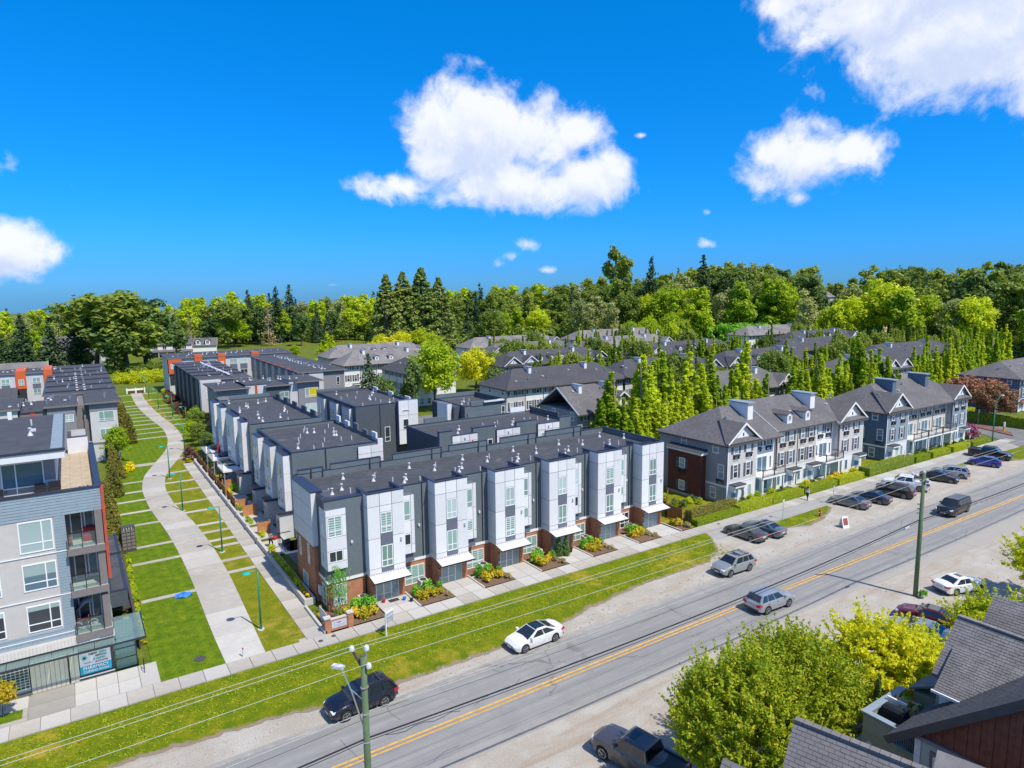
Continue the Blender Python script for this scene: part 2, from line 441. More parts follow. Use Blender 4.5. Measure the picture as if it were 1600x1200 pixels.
# foliage
M['f_lime'] = leafmat('leaf_lime', (.150,.205,.007), (.215,.265,.010), (.26,.28,.018))
M['f_maple'] = leafmat('leaf_maple', (.185,.215,.005), (.265,.275,.008), (.32,.31,.015))
M['f_mid'] = leafmat('leaf_mid', (.065,.095,.014), (.120,.155,.024), (.18,.20,.035))
M['f_dark'] = leafmat('leaf_dark', (.036,.065,.014), (.072,.108,.024), trans=.25)
M['f_con'] = leafmat('needle_dark', (.018,.036,.014), (.040,.065,.020), trans=.12)
M['f_seq'] = leafmat('needle_sequoia', (.065,.090,.016), (.115,.14,.028), trans=.15)
M['f_pale'] = leafmat('leaf_pale', (.11,.13,.04), (.18,.19,.075), trans=.3)
M['f_purple'] = leafmat('leaf_purple', (.055,.022,.024), (.10,.045,.036), trans=.25)
M['f_copper'] = leafmat('leaf_copper', (.10,.045,.026), (.20,.10,.055), trans=.25)
M['f_hedge'] = leafmat('leaf_hedge', (.125,.160,.005), (.185,.215,.007), (.23,.245,.012), trans=.25)
M['f_cedar'] = leafmat('leaf_cedar', (.055,.062,.012), (.11,.105,.016), (.18,.13,.018), trans=.2)
M['f_yel'] = leafmat('leaf_yellow', (.30,.235,.004), (.38,.31,.006), trans=.3)
M['f_gold'] = leafmat('leaf_gold', (.24,.175,.008), (.33,.25,.012), (.10,.14,.012), trans=.3)
M['f_shrub'] = leafmat('leaf_shrub', (.055,.15,.012), (.11,.235,.02), trans=.3)
M['f_pink'] = leafmat('petal_pink', (.20,.03,.14), (.28,.07,.20), (.05,.09,.02), trans=.3)
M['f_orange'] = leafmat('leaf_orange', (.24,.14,.005), (.30,.21,.008), (.13,.16,.01), trans=.3)
M['f_dry'] = leafmat('leaf_dry', (.15,.12,.05), (.21,.17,.085), trans=.2)
M['f_big'] = leafmat('leaf_big', (.075,.125,.005), (.150,.185,.008), (.23,.215,.012))

def clearglass(name, col, a):
    m, k, bs = newmat(name)
    bs.inputs['Base Color'].default_value = col+(1,); bs.inputs['Roughness'].default_value = .05
    tr = k.n('ShaderNodeBsdfTransparent'); tr.inputs['Color'].default_value = (.80,.90,.88,1)
    mx = k.n('ShaderNodeMixShader'); mx.inputs[0].default_value = a
    k.link(tr.outputs[0], mx.inputs[1]); k.link(bs.outputs[0], mx.inputs[2]); k.link(mx.outputs[0], k.t.nodes['Material Output'].inputs['Surface'])
    return m
M['clear'] = clearglass('canopy_glass', (.35,.47,.46), .30)
M['rail_glass'] = clearglass('railing_glass', (.25,.30,.31), .16)
M['f_up'] = leafmat('leaf_upright', (.075,.115,.010), (.125,.165,.016), (.17,.20,.02))
# ================================================================ GROUND
def sst(v, a, b):
    t = min(1, max(0, (v-a)/(b-a))); return t*t*(3-2*t)
def terrain(x, y):
    t = .55*x + .84*y
    w = sst(math.degrees(math.atan2(x, y)), 28, 44) if y > 0 else 1.
    h = (2.5+5*w)*sst(t, 265, 470) + 14*w*sst(t, 450, 900) - 22*(1-w)*sst(t, 560, 1000)
    h += 9*sst(x-.2*y, 60, 260)*sst(t, 255, 430)
    return h + (1.2*mnoise.noise((x*.01, y*.01, 0)) if t > 300 else 0)

def grassmat(name, a, b, dry, dryamt, sc=1.0, edge=None, stripes=False):
    m, k, bs = newmat(name)
    pos = k.n('ShaderNodeTexCoord').outputs['Object']
    big = k.noise(pos, .16*sc, 5, .6, .3); mid = k.noise(pos, .9*sc, 6, .65); fine = k.noise(pos, 9*sc, 6, .75)
    c = k.mix(k.ss(mid, .32, .68), a, b)
    c = k.mix(k.m('MULTIPLY', k.ss(k.m('ADD', big, k.m('MULTIPLY_ADD', mid, .5, -.25)), .62-dryamt, .86-dryamt), .85), c, dry)
    c = k.mix(k.ss(fine, .28, .72), k.mix(1., c, (.58, .62, .5), 'MULTIPLY'), k.mix(1., c, (1.32, 1.28, 1.2), 'MULTIPLY'))
    if stripes:
        sx = k.n('ShaderNodeSeparateXYZ'); k.link(pos, sx.inputs[0]); sw = k.m('SINE', k.m('MULTIPLY', sx.outputs[0], 7.5)); c = k.mix(k.m('MULTIPLY', k.ss(sw, -.4, .4), .22), c, k.mix(1., c, (1.5, 1.35, 1.3), 'MULTIPLY'))
    if edge:
        at = k.n('ShaderNodeAttribute', attribute_name='fade')
        f = k.ss(k.m('ADD', at.outputs['Fac'], k.m('MULTIPLY_ADD', k.noise(pos, 1.3, 7, .7), 1.5, -.75)), .12, .36)
        c = k.mix(f, edge, c)
    k.link(c, bs.inputs['Base Color']); bs.inputs['Roughness'].default_value = .9; bs.inputs['Specular IOR Level'].default_value = .15
    bp = k.n('ShaderNodeBump'); bp.inputs['Strength'].default_value = .9; bp.inputs['Distance'].default_value = .06
    k.link(fine, bp.inputs['Height']); k.link(bp.outputs[0], bs.inputs['Normal'])
    return m
M['meadow'] = grassmat('meadow_grass', (.10,.145,.016), (.16,.185,.028), (.27,.22,.07), .05, .5)
M['lawn'] = grassmat('lawn_green', (.075,.150,.004), (.150,.215,.008), (.24,.25,.02), -.01, 1.2, stripes=True)
M['lawnd'] = grassmat('lawn_dry', (.135,.180,.005), (.235,.225,.015), (.42,.30,.075), .10, 1.0)
M['verge'] = grassmat('verge_grass', (.095,.155,.003), (.195,.215,.005), (.40,.30,.04), .10, .9, edge=(.27,.21,.155))
M['hill'] = grassmat('hill_grass', (.05,.085,.014), (.085,.12,.02), (.15,.14,.05), .0, .2)

def roadmat():
    m, k, bs = newmat('road_asphalt')
    pos = k.n('ShaderNodeTexCoord').outputs['Object']
    s = k.n('ShaderNodeSeparateXYZ'); k.link(pos, s.inputs[0])
    st = k.vm('MULTIPLY', pos, (.06, 1.5, 1))
    c = k.mix(k.ss(k.noise(st, 1.2, 5, .6), .3, .7), (.205,.200,.190), (.305,.297,.28))
    c = k.mix(k.ss(k.noise(pos, .45, 4, .6), .40, .72), c, (.225,.222,.215))
    c = k.mix(k.m('MULTIPLY', k.ss(k.noise(pos, 22, 4, .8), .35, .75), .5), c, (.30,.30,.29))
    vo = k.n('ShaderNodeTexVoronoi', feature='DISTANCE_TO_EDGE'); vo.inputs['Scale'].default_value = .17
    wv = k.n('ShaderNodeVectorMath', operation='ADD')
    nn = k.n('ShaderNodeTexNoise'); nn.inputs['Scale'].default_value = .8; nn.inputs['Detail'].default_value = 5; k.link(pos, nn.inputs['Vector'])
    k.link(pos, wv.inputs[0]); k.link(k.vm('MULTIPLY', nn.outputs['Color'], (2.2, 2.2, 0)), wv.inputs[1]); k.link(wv.outputs[0], vo.inputs['Vector'])
    crack = k.m('MULTIPLY', k.ss(vo.outputs['Distance'], .016, .004), k.ss(k.noise(pos, .12, 3), .5, .62))
    c = k.mix(k.m('MULTIPLY', crack, .55), c, (.09,.087,.083))
    eN = k.m('ADD', s.outputs[1], k.m('MULTIPLY', k.noise(pos, 1.2, 6, .7), 1.6))
    dust = k.m('MAXIMUM', k.ss(eN, 39.7, 41.0), k.ss(eN, 33.4, 32.0))
    c = k.mix(k.m('MULTIPLY', dust, .75), c, (.40,.36,.305))
    k.link(c, bs.inputs['Base Color']); bs.inputs['Roughness'].default_value = .88
    bp = k.n('ShaderNodeBump'); bp.inputs['Strength'].default_value = .25; bp.inputs['Distance'].default_value = .01
    k.link(k.noise(pos, 40, 3, .7), bp.inputs['Height']); k.link(bp.outputs[0], bs.inputs['Normal'])
    return m
def gravelmat(name, a, b, dirt, sc=1.):
    m, k, bs = newmat(name)
    pos = k.n('ShaderNodeTexCoord').outputs['Object']
    st = k.vm('MULTIPLY', pos, (.12, 1., 1))
    c = k.mix(k.ss(k.noise(pos, .35*sc, 6, .65), .35, .66), a, b)
    c = k.mix(k.m('MULTIPLY', k.ss(k.noise(st, .9, 6, .6, .6), .48, .72), .75), c, dirt)
    sp = k.noise(pos, 14, 5, .85)
    c = k.mix(k.ss(sp, .25, .75), k.mix(1., c, (.70,.70,.70), 'MULTIPLY'), k.mix(1., c, (1.28,1.27,1.25), 'MULTIPLY'))
    k.link(c, bs.inputs['Base Color']); bs.inputs['Roughness'].default_value = .95; bs.inputs['Specular IOR Level'].default_value = .1
    bp = k.n('ShaderNodeBump'); bp.inputs['Strength'].default_value = .7; bp.inputs['Distance'].default_value = .04
    k.link(sp, bp.inputs['Height']); k.link(bp.outputs[0], bs.inputs['Normal'])
    return m
M['road'] = roadmat()
M['gravel'] = gravelmat('shoulder_gravel', (.39,.35,.295), (.455,.43,.385), (.345,.275,.21))
M['lane'] = gravelmat('lane_asphalt', (.17,.17,.172), (.22,.22,.218), (.25,.245,.235), .6)

# terrain sheet
xs = np.concatenate([np.linspace(-900, -60, 22), np.linspace(-40, 420, 47), np.linspace(450, 2600, 28)])
ys = np.concatenate([np.linspace(-500, -20, 10), np.linspace(0, 520, 53), np.linspace(560, 2600, 26)])
b = MB(); b.v = [(float(x), float(y), terrain(x, y)-.06) for y in ys for x in xs]
nx = len(xs)
b.f = [(j*nx+i, j*nx+i+1, (j+1)*nx+i+1, (j+1)*nx+i) for j in range(len(ys)-1) for i in range(nx-1)]; b.mi = [0]*len(b.f)
struct('ground', b, M['meadow'], smooth=True)

def sheet(name, pts, z, m, parent=None):
    b = MB(); b.poly([(x, y, z) for x, y in pts]); return struct(name, b, m, parent)
def ribbon(name, lo, hi, z, m, fade=False, jit=0., n=200, x0=None, x1=None, rows=6):
    """strip between two polylines y(x); the low edge may be ragged"""
    X = np.linspace(x0 if x0 is not None else lo[0][0], x1 if x1 is not None else lo[-1][0], n)
    yl = np.interp(X, *zip(*lo)); yh = np.interp(X, *zip(*hi))
    if jit: yl = yl + np.array([jit*(mnoise.noise((x*.35, 3.1, 0)) + .6*mnoise.noise((x*1.7, 9.1, 0))) for x in X])
    T = np.array([0, .06, .14, .28, .6, 1.]) if rows == 6 else np.array([0., 1.])
    b = MB(); b.v = [(float(X[i]), float(yl[i]+(yh[i]-yl[i])*t), z) for t in T for i in range(n)]
    b.f = [(j*n+i, j*n+i+1, (j+1)*n+i+1, (j+1)*n+i) for j in range(len(T)-1) for i in range(n-1)]; b.mi = [0]*len(b.f)
    o = struct(name, b, m)
    if fade:
        at = o.data.attributes.new('fade', 'FLOAT', 'POINT')
        at.data.foreach_set('value', [float(min(1., 2.2*t*(yh[i]-yl[i])/3.)) for t in T for i in range(n)])
    return o
ribbon('gravel_shoulder', [(-90, 15), (420, 15)], [(-90, 49.), (150, 49.), (420, 49.)], -.01, M['gravel'], rows=2)
ribbon('road', [(-90, 31.7), (54, 31.5), (86, 29.3), (140, 28), (420, 25)], [(-90, 39.5), (16, 39.7), (40, 40.1), (72, 40.6), (131, 41.2), (420, 40)], .006, M['road'], rows=2)
cl = [(-90, 35.25), (40, 35.22), (70, 34.95), (103, 34.5), (420, 30)]
for s in (-.17, .17):
    ribbon('centre_line', [(x, y+s-.065) for x, y in cl], [(x, y+s+.065) for x, y in cl], .012, M['yellow'], rows=2)
M['edge'] = mat('worn_edge_paint', (.36,.355,.34), .85, .25, 1.2)
ribbon('edge_line', [(-90, 39.0), (40, 39.35), (130, 39.9)], [(-90, 39.09), (40, 39.44), (130, 39.99)], .0125, M['edge'], rows=2)
M['tar'] = mat('tar_seal', (.125,.124,.122), .8, .15, 2)
random.seed(5)
for k in range(26):      # tar-sealed cracks wandering over the road
    x = random.uniform(0, 120); y = random.uniform(32.5, 39); b = MB(); a = random.choice((0, math.pi/2, math.pi/2, .2)); p = [(x, y)]
    for i in range(random.randint(4, 9)):
        a += random.uniform(-.35, .35); x += .5*math.cos(a); y += .5*math.sin(a); p.append((x, y))
    p = [(x_, min(39., max(32.2, y_))) for x_, y_ in p]
    for (xa, ya), (xb, yb) in zip(p[:-1], p[1:]):
        dx, dy = xb-xa, yb-ya; l = math.hypot(dx, dy) or 1; ux, uy = -dy/l*.022, dx/l*.022
        b.poly(((xa-ux, ya-uy, .0115), (xb-ux, yb-uy, .0115), (xb+ux, yb+uy, .0115), (xa+ux, ya+uy, .0115)))
    struct('crack_seal', b, M['tar'])
ribbon('grass_verge', [(-90, 41.8), (-10, 43.2), (4.2, 42.4), (9, 41.9), (13, 41.0), (24.4, 40.9), (32, 41.5), (42.3, 43.1), (52, 43.2), (55, 44.6), (57.2, 47.2), (58.0, 48.6)], [(-90, 48.9), (58.0, 48.9)], .012, M['verge'], fade=True, jit=.45, n=420)
ribbon('grass_patch', [(64.5, 46.0), (67, 44.6), (70, 43.6), (74, 44.3), (78, 46.0)], [(64.5, 46.9), (78, 46.8)], .012, M['verge'], fade=True, jit=.3, n=60)
ribbon('grass_patch', [(88, 46.0), (94, 45.9), (118, 45.9)], [(88, 46.8), (118, 46.8)], .012, M['verge'], fade=True, jit=.35, n=60)
ribbon('grass_patch', [(117, 45.3), (124, 42.4), (140, 41.6)], [(117, 46.9), (140, 46.2)], .012, M['verge'], fade=True, jit=.3, n=60)
M['walkstrip'] = gravelmat('grey_gravel_strip', (.33,.325,.315), (.38,.375,.36), (.30,.29,.27))
ribbon('gravel_walk', [(57.6, 46.85), (135, 46.9)], [(57.6, 48.9), (135, 48.95)], .006, M['walkstrip'], rows=2)

# ---- sidewalk of separate slabs
def slabs(par, name, x0, x1, y0, y1, nx_, ny_, z=.10, th=.11, mats=None, gap=.02):
    dx, dy = (x1-x0)/nx_, (y1-y0)/ny_; cache = {}
    for i in range(nx_):
        for j in range(ny_):
            mm = random.choice(mats)
            if mm not in cache:
                b = MB(); b.box(-dx/2+gap, -dy/2+gap, -th, dx/2-gap, dy/2-gap, 0); cache[mm] = b.mesh(name, mm)
            link(name, cache[mm], par, (x0+dx*(i+.5), y0+dy*(j+.5), z+random.uniform(-.004, .004)))
M['conc2'] = mat('concrete_b', (.43,.405,.365), .85, .08, 1.2, bump=.2, bscale=25, var2=.12)
M['conc3'] = mat('concrete_c', (.49,.465,.425), .85, .06, 1.4, bump=.2, bscale=25, var2=.08)
CM = [M['conc'], M['conc'], M['conc2'], M['conc3']]
b = MB(); b.box(-60, 48.92, -.05, 140, 50.58, .015); walk = struct('sidewalk', b, M['concd'])
slabs(walk, 'paving_slab', -10, 57.5, 48.9, 50.6, 42, 1, mats=CM)
slabs(walk, 'paving_slab', 57.5, 138, 48.95, 50.6, 48, 1, mats=[M['conc2'], M['conc3'], M['conc']])
b = MB(); b.box(-30, 50.62, -.05, 3.4, 53.9, .015); plaza = struct('forecourt', b, M['concd'])
for xa, xb, mm in ((-4.25, -1.7, M['concd']), (-1.7, -.42, M['concl']), (-.42, .87, M['concl']), (.87, 2.2, M['concl']), (2.2, 3.4, M['conc3'])):
    slabs(plaza, 'paving_slab', xa, xb, 50.6, 53.9, 1, 2 if xa != 2.2 else 1, mats=[mm])
slabs(plaza, 'paving_slab', -9.5, -4.3, 52.3, 53.9, 3, 1, mats=[M['concl']])
slabs(plaza, 'paving_slab', -9.5, -4.3, 50.6, 51.1, 3, 1, mats=[M['conc']])
slabs(plaza, 'paving_slab', -4.6, -4.3, 51.1, 52.3, 1, 1, mats=[M['conc']])
sheet('grass_patch', [(-9.5, 51.1), (-4.6, 51.1), (-4.6, 52.3), (-9.5, 52.3)], .06, M['lawn'])

# ---- greenway: lawns, winding path, cross strips, straight walk
PLy, PLx = zip(*[(48, 7.7), (56.8, 7.65), (66.1, 7.85), (75.8, 7.85), (84.9, 7.55), (95.6, 6.75), (105.6, 6.7), (113.7, 7.6), (123.6, 10.5), (131, 12.6), (139.2, 13.9), (147, 14.4), (153.5, 14.5), (163, 13.8), (172.7, 13.2), (184, 12.7), (195.7, 12.6), (217, 13.0)])
PRy, PRx = zip(*[(48, 10.4), (59.4, 10.85), (67.3, 11.15), (77.6, 11.15), (88.2, 10.6), (95.2, 9.7), (104, 9.5), (110, 10.1), (115.6, 11.2), (123.7, 13.9), (131, 15.6), (137.4, 16.4), (147.9, 16.9), (157, 16.8), (165.5, 16.3), (181.6, 15.5), (200.2, 15.3), (217, 15.8)])
def smooth_interp(q, ky, kx):
    y = np.linspace(ky[0], ky[-1], 400); x = np.interp(y, ky, kx)
    for _ in range(60): x[1:-1] = .25*x[:-2]+.5*x[1:-1]+.25*x[2:]
    return np.interp(q, y, x)
PL = lambda y: float(smooth_interp(y, PLy, PLx)); PR = lambda y: float(smooth_interp(y, PRy, PRx))
yy = [50.62+i*1.5 for i in range(110)] + [216]
b = MB()
for a, c in zip(yy[:-1], yy[1:]): b.poly(((3.1, a, .02), (PL(a)+.4, a, .02), (PL(c)+.4, c, .02), (3.1, c, .02)))
struct('lawn', b, M['lawn'])
b = MB()
for a, c in zip(yy[:-1], yy[1:]): b.poly(((PR(a)-.4, a, .021), (19.2 if a > 118 else 13.72, a, .021), (19.2 if a > 118 else 13.72, c, .021), (PR(c)-.4, c, .021)))
struct('lawn', b, [M['lawnd']])
b = MB(); b.poly(((16.2, 123.5, .03), (19.2, 123.5, .03), (19.2, 216, .03), (17.1, 216, .03), (17.1, 145, .03))); struct('lawn', b, M['lawn'])
b = MB()
for a, c in zip(yy[:-1], yy[1:]): b.poly(((PL(a)+.02, a, .026), (PR(a)-.02, a, .026), (PR(c)-.02, c, .026), (PL(c)+.02, c, .026)))
path = struct('path', b, M['concd'])
ye = [50.6] + [50.6+2.3*i for i in range(1, 72)] + [216]
for a, c in zip(ye[:-1], ye[1:]):
    b = MB(); a2, c2 = a+.012, c-.012; n = 4; ts = [a2+(c2-a2)*i/n for i in range(n+1)]
    b.slab([(PL(t), t, .06) for t in ts] + [(PR(t), t, .06) for t in reversed(ts)], .05)
    part('paving_slab', b, random.choice(CM) if a > 59 else random.choice((M['concl'], M['conc3'])), path)
def strip(x0, x1, y, w=.6, m=None):
    b = MB(); b.box(x0, y-w/2, -.02, x1, y+w/2, .05+random.uniform(-.004, .004)); part('paving_strip', b, m or random.choice(CM), path)
for y in (65.7, 75.6, 80.8, 89.2, 94.8, 100.3, 105.0, 110.7, 144.6, 150.3, 155.3, 160.8, 166.0, 171.0, 175.8, 180.6, 185.8, 190.6, 199.2, 212.0):
    strip(3.4 if y < 140 else 8.8, PL(y)+.05, y, .62 if y < 140 else .75)
strip(3.2, PL(121.6)+.3, 121.6, 1.7)
for y in (68.2, 71.6, 76.2, 78.4, 81.7, 84.8, 90.9, 95.7, 102.2, 107.3, 113.6): strip(PR(y)-.05, 13.75, y, .66)
strip(PR(123.3)-.3, 17.0, 123.3, 1.6)
for y in (144.7, 156.9, 163.3, 168.7, 174.7, 181.6, 187.5, 199.2, 213): strip(PR(y)-.05, 19.3, y, .8)
b = MB(); b.box(13.74, 50.62, -.03, 15.26, 118.4, .02); sw = struct('side_walk', b, M['concd'])
slabs(sw, 'paving_slab', 13.7, 15.3, 50.6, 118.6, 1, 34, z=.07, mats=CM)
b = MB(); b.box(13.1, 50.62, -.02, 13.69, 51.1, .06); part('paving_slab', b, M['conc'], sw)

# ---- lanes behind the rows, yards
for n, pts, z, m in (('lane', [(31.2, 64.3), (36.2, 64.3), (36.2, 150), (31.2, 150)], -.02, 'lane'), ('lane', [(36.2, 64.3), (62, 64.3), (62, 71.5), (36.2, 71.5)], -.02, 'lane'),
                     ('lane', [(17.3, 64.3), (31.2, 64.3), (31.2, 73), (17.3, 73)], -.02, 'lane'), ('lane', [(46.8, 81), (62, 81), (62, 128), (46.8, 128)], -.022, 'lane'),
                     ('lane', [(36.2, 119.5), (46.8, 119.5), (46.8, 140), (36.2, 140)], -.022, 'lane'), ('street', [(62, 128), (200, 128), (200, 135), (36.2, 135), (36.2, 128)], -.024, 'lane'),
                     ('lane', [(64, 68), (140, 68), (140, 71), (64, 71)], -.03, 'lane'), ('street', [(134, 46), (150, 46), (150, 28), (134, 28)], .002, 'lane'),
                     ('street', [(134.5, 46.2), (142, 56), (160, 90), (175, 140), (190, 140), (175, 84), (165, 56), (150, 46)], .003, 'lane'),
                     ('yard', [(56.3, 51), (68, 51), (68, 68), (56.3, 68)], .01, 'lawnd'), ('front_yard', [(67.8, 50.7), (134, 50.7), (134, 54.8), (67.8, 54.8)], .012, 'lawn'),
                     ('side_yard', [(99, 51), (106, 51), (106, 67), (99, 67)], .02, 'lawnd'), ('field', [(-20, 217), (24, 217), (50, 235), (140, 330), (-20, 330)], -.01, 'meadow'),
                     ('corner_lawn', [(131.9, 50.7), (133.4, 51.5), (139, 58), (140, 64), (131.9, 64)], .02, 'lawn')):
    sheet(n, pts, z, M[m])
b = MB(); b.slab([(143.2, 50.6, .16), (146.6, 52.2, .16), (152, 62, .16), (149.5, 64, .16)], .2); struct('traffic_island', b, mat('island_brick_paving', (.21,.10,.075), .9, .2, 2.))
# ================================================================ BUILDING KIT
WP = set()
_link0 = link
def link(name, me, parent=None, loc=(0,0,0), rz=0, label=None):
    o = _link0(name, me, parent, loc, rz, label)
    if parent is not None and parent.name in WP: o.matrix_parent_inverse = Matrix.Translation(-parent.location)
    return o
def building(name, label, cat, x, y, group=None):
    """an Empty at the base; its parts are written in world metres"""
    t = thing(name, label, cat, (x, y, 0), 0, group); WP.add(t.name); return t
_wc = {}
def framemesh(w, h, st, m):
    key = ('f', round(w, 2), round(h, 2), st, m.name)
    if key in _wc: return _wc[key]
    b = MB(); t = .075 if st != 'sash' else .12
    Y0, Y1 = -.045, .02
    b.box(0, Y0, 0, t, Y1, h); b.box(w-t, Y0, 0, w, Y1, h); b.box(t, Y0, h-t, w-t, Y1, h); b.box(t, Y0, 0, w-t, Y1, t)
    y0 = Y0+.004
    if st in ('two', 'slide', 'three'):
        zt = h*(.30 if st != 'three' else .33)
        b.box(t, y0, zt-.035, w-t, Y1, zt+.035)
        for f in {'two': (.5,), 'slide': (.68,), 'three': (.36, .68)}[st]: b.box(w*f-.035, y0+.004, t, w*f+.035, Y1, h-t)
    elif st == 'slideL':
        b.box(t, y0, h*.22-.035, w-t, Y1, h*.22+.035); b.box(w*.34-.035, y0+.004, t, w*.34+.035, Y1, h-t)
    elif st == 'one': b.box(t, y0, h*.30-.03, w-t, Y1, h*.30+.03)
    elif st == 'low': b.box(w*.5-.03, y0, t, w*.5+.03, Y1, h-t)
    elif st == 'sash':
        b.box(t, y0, h*.48-.04, w-t, Y1, h*.48+.04)
        for f in (1/3., 2/3.): b.box(t+(w-2*t)*f-.015, y0+.006, h*.48+.04, t+(w-2*t)*f+.015, Y1, h-t)
        zz = h*.48+.04+(h*.52-.04-t)/2; b.box(t, y0+.01, zz-.015, w-t, Y1, zz+.015)
    elif st == 'store':
        for f in (.34, .66): b.box(w*f-.04, y0, t, w*f+.04, Y1, h-t)
        b.box(t, y0+.004, h*.36-.02, w*.62, Y1, h*.36+.02)
    elif st == 'door': b.box(w*.5-.05, y0, t, w*.5+.05, Y1, h-t)
    _wc[key] = b.mesh('window', m); return _wc[key]
def panemesh(w, h, m):
    key = ('p', round(w, 2), round(h, 2), m.name)
    if key in _wc: return _wc[key]
    b = MB(); b.box(.03, -.018, .03, w-.03, 0, h-.03); _wc[key] = b.mesh('pane', m); return _wc[key]
def win(par, x, y, z, w, h, st='two', pane='pg', rz=0, fm=None, name='window'):
    f = link(name, framemesh(w, h, st, fm or M['frame']), par, (x, y, z), rz)
    link('pane', panemesh(w, h, M[pane]), f)
    return f
def boxpart(name, par, m, *bx, **kw):
    b = MB()
    for q in bx: b.box(*q)
    return part(name, b, M[m] if isinstance(m, str) else m, par, **kw)
_pc = {}
def panel(par, x0, x1, z0, z1, y, m='white', rz=0, px=0, py=0, g=.024, t=.035, name='panel'):
    """cladding panel on a face looking -y (rz=0) set proud of its wall; for rz=-90 x runs along -y"""
    w, h = x1-x0-2*g, z1-z0-2*g
    key = (round(w, 3), round(h, 3), m)
    if key not in _pc:
        b = MB(); b.box(0, -t, 0, w, 0, h); _pc[key] = b.mesh(name, M[m])
    return link(name, _pc[key], par, (x0+g, y, z0+g) if rz == 0 else (y, -x0-g, z0+g), rz)
def vent_meshes():
    b = MB(); b.lathe([(.20, 0), (.18, .05), (.075, .24), (.06, .28), (.06, .50), (.13, .52), (.13, .59), (.03, .62)], n=10)
    v1 = b.mesh('roof_vent', M['ventw'], True)
    b = MB(); b.cyl((0, 0, 0), (0, 0, .5), .065, .065, 8); v2 = b.mesh('roof_pipe', M['ventw'])
    b = MB(); b.cyl((0, 0, 0), (0, 0, .42), .13, .13, 8); b.cyl((0, 0, .42), (0, 0, .56), .2, .2, 8); v3 = b.mesh('roof_vent', M['metal'])
    b = MB(); b.box(-.2, -.25, 0, .2, .25, .16); v4 = b.mesh('roof_vent', M['ventw'])
    return v1, v2, v3, v4
V1, V2, V3, V4 = vent_meshes()
def vents(par, pts, z, kinds=(0, 0, 1)):
    for x, y in pts: k = random.choice(kinds); link(('roof_vent', 'roof_pipe', 'roof_vent', 'roof_vent')[k], (V1, V2, V3, V4)[k], par, (x, y, z), 0)
def flatroof(par, x0, x1, y0, y1, zt, wall='slate', t=.16, drop=.35, name='wall'):
    boxpart(name, par, wall, (x0, y0, 0, x1, y1, zt-drop-.02), (x0, y0, zt-drop-.02, x1, y0+t, zt), (x0, y1-t, zt-drop-.02, x1, y1, zt), (x0, y0+t, zt-drop-.02, x0+t, y1-t, zt), (x1-t, y0+t, zt-drop-.02, x1, y1-t, zt))
    boxpart('roof', par, 'roof', (x0+t, y0+t, zt-drop-.019, x1-t, y1-t, zt-drop))
    c = .05
    boxpart('parapet_cap', par, 'cap', (x0-c, y0-c, zt, x1+c, y0+t+c, zt+.07), (x0-c, y1-t-c, zt, x1+c, y1+c, zt+.07), (x0-c, y0+t+c, zt, x0+t+c, y1-t-c, zt+.07), (x1-t-c, y0+t+c, zt, x1+c, y1-t-c, zt+.07))
WALLLAMP = MB(); WALLLAMP.box(-.09, -.14, 0, .09, 0, .24); WALLLAMP_D = WALLLAMP.mesh('wall_lamp', M['ventw'])

# ================================================================ FRONT WHITE ROW (street corner)
T = building('townhouse_row', 'long white and slate row with six white bays over red brick beside the street', 'townhouse row', 16.7, 53.5)
x0, x1, y0, y1 = 16.75, 55.9, 55.0, 64.0
boxpart('wall', T, 'slate', (x0, y0, 2.72, x1, y1, 9.3), (x0, y0, 9.3, x1, y0+.16, 9.75), (x0, y1-.2, 9.3, x1, y1, 9.95), (x0, y0+.16, 9.3, x0+.18, y1-.2, 9.9), (x1-.2, y0+.16, 9.3, x1, y1-.2, 10.0))
boxpart('roof', T, 'roof', (x0+.18, y0+.16, 9.301, x1-.2, y1-.2, 9.36))
boxpart('parapet_cap', T, 'cap', (x0-.04, y0-.05, 9.75, x1+.04, y0+.2, 9.82), (x0-.04, y0+.2, 9.9, x0+.24, y1, 9.97), (x1-.24, y0+.2, 10.0, x1+.05, y1+.03, 10.07), (x0+.24, y1-.23, 9.95, x1-.24, y1+.03, 10.02))
# stepped rear parapet screens
for xa, xb, h in ((20.4, 25.6, .55), (27.0, 32.6, .6), (33.6, 38.4, .62), (40.2, 45.2, .62), (46.6, 52.0, .62), (17.2, 19.6, .4)):
    boxpart('parapet_screen', T, 'slate', (xa, y1-.26, 9.98, xb, y1-.02, 9.95+h))
    boxpart('parapet_cap', T, 'cap', (xa-.03, y1-.30, 9.95+h, xb+.03, y1+.02, 10.01+h))
    boxpart('downpipe', T, 'cap', (xb-1.2, y1-.31, 9.37, xb-1.08, y1-.262, 9.95+h)); boxpart('downpipe', T, 'cap', (xb-.06, y1-.31, 9.37, xb+.04, y1-.262, 9.95+h))
boxpart('brick_wall', T, 'brick', (x0, y0+.03, 0, x1-.02, y1-.05, 2.45))
boxpart('band', T, 'trim', (x0-.03, y0-.05, 2.45, x1, y1-.04, 2.72))
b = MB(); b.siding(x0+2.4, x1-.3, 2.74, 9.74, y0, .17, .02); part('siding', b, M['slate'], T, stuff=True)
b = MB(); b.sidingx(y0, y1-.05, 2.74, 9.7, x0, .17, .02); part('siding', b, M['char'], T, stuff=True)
b = MB(); b.sidingx(y0+.2, y1-.2, 9.4, 9.98, x1-.2, .17, .015); part('siding', b, M['slate'], T, stuff=True)
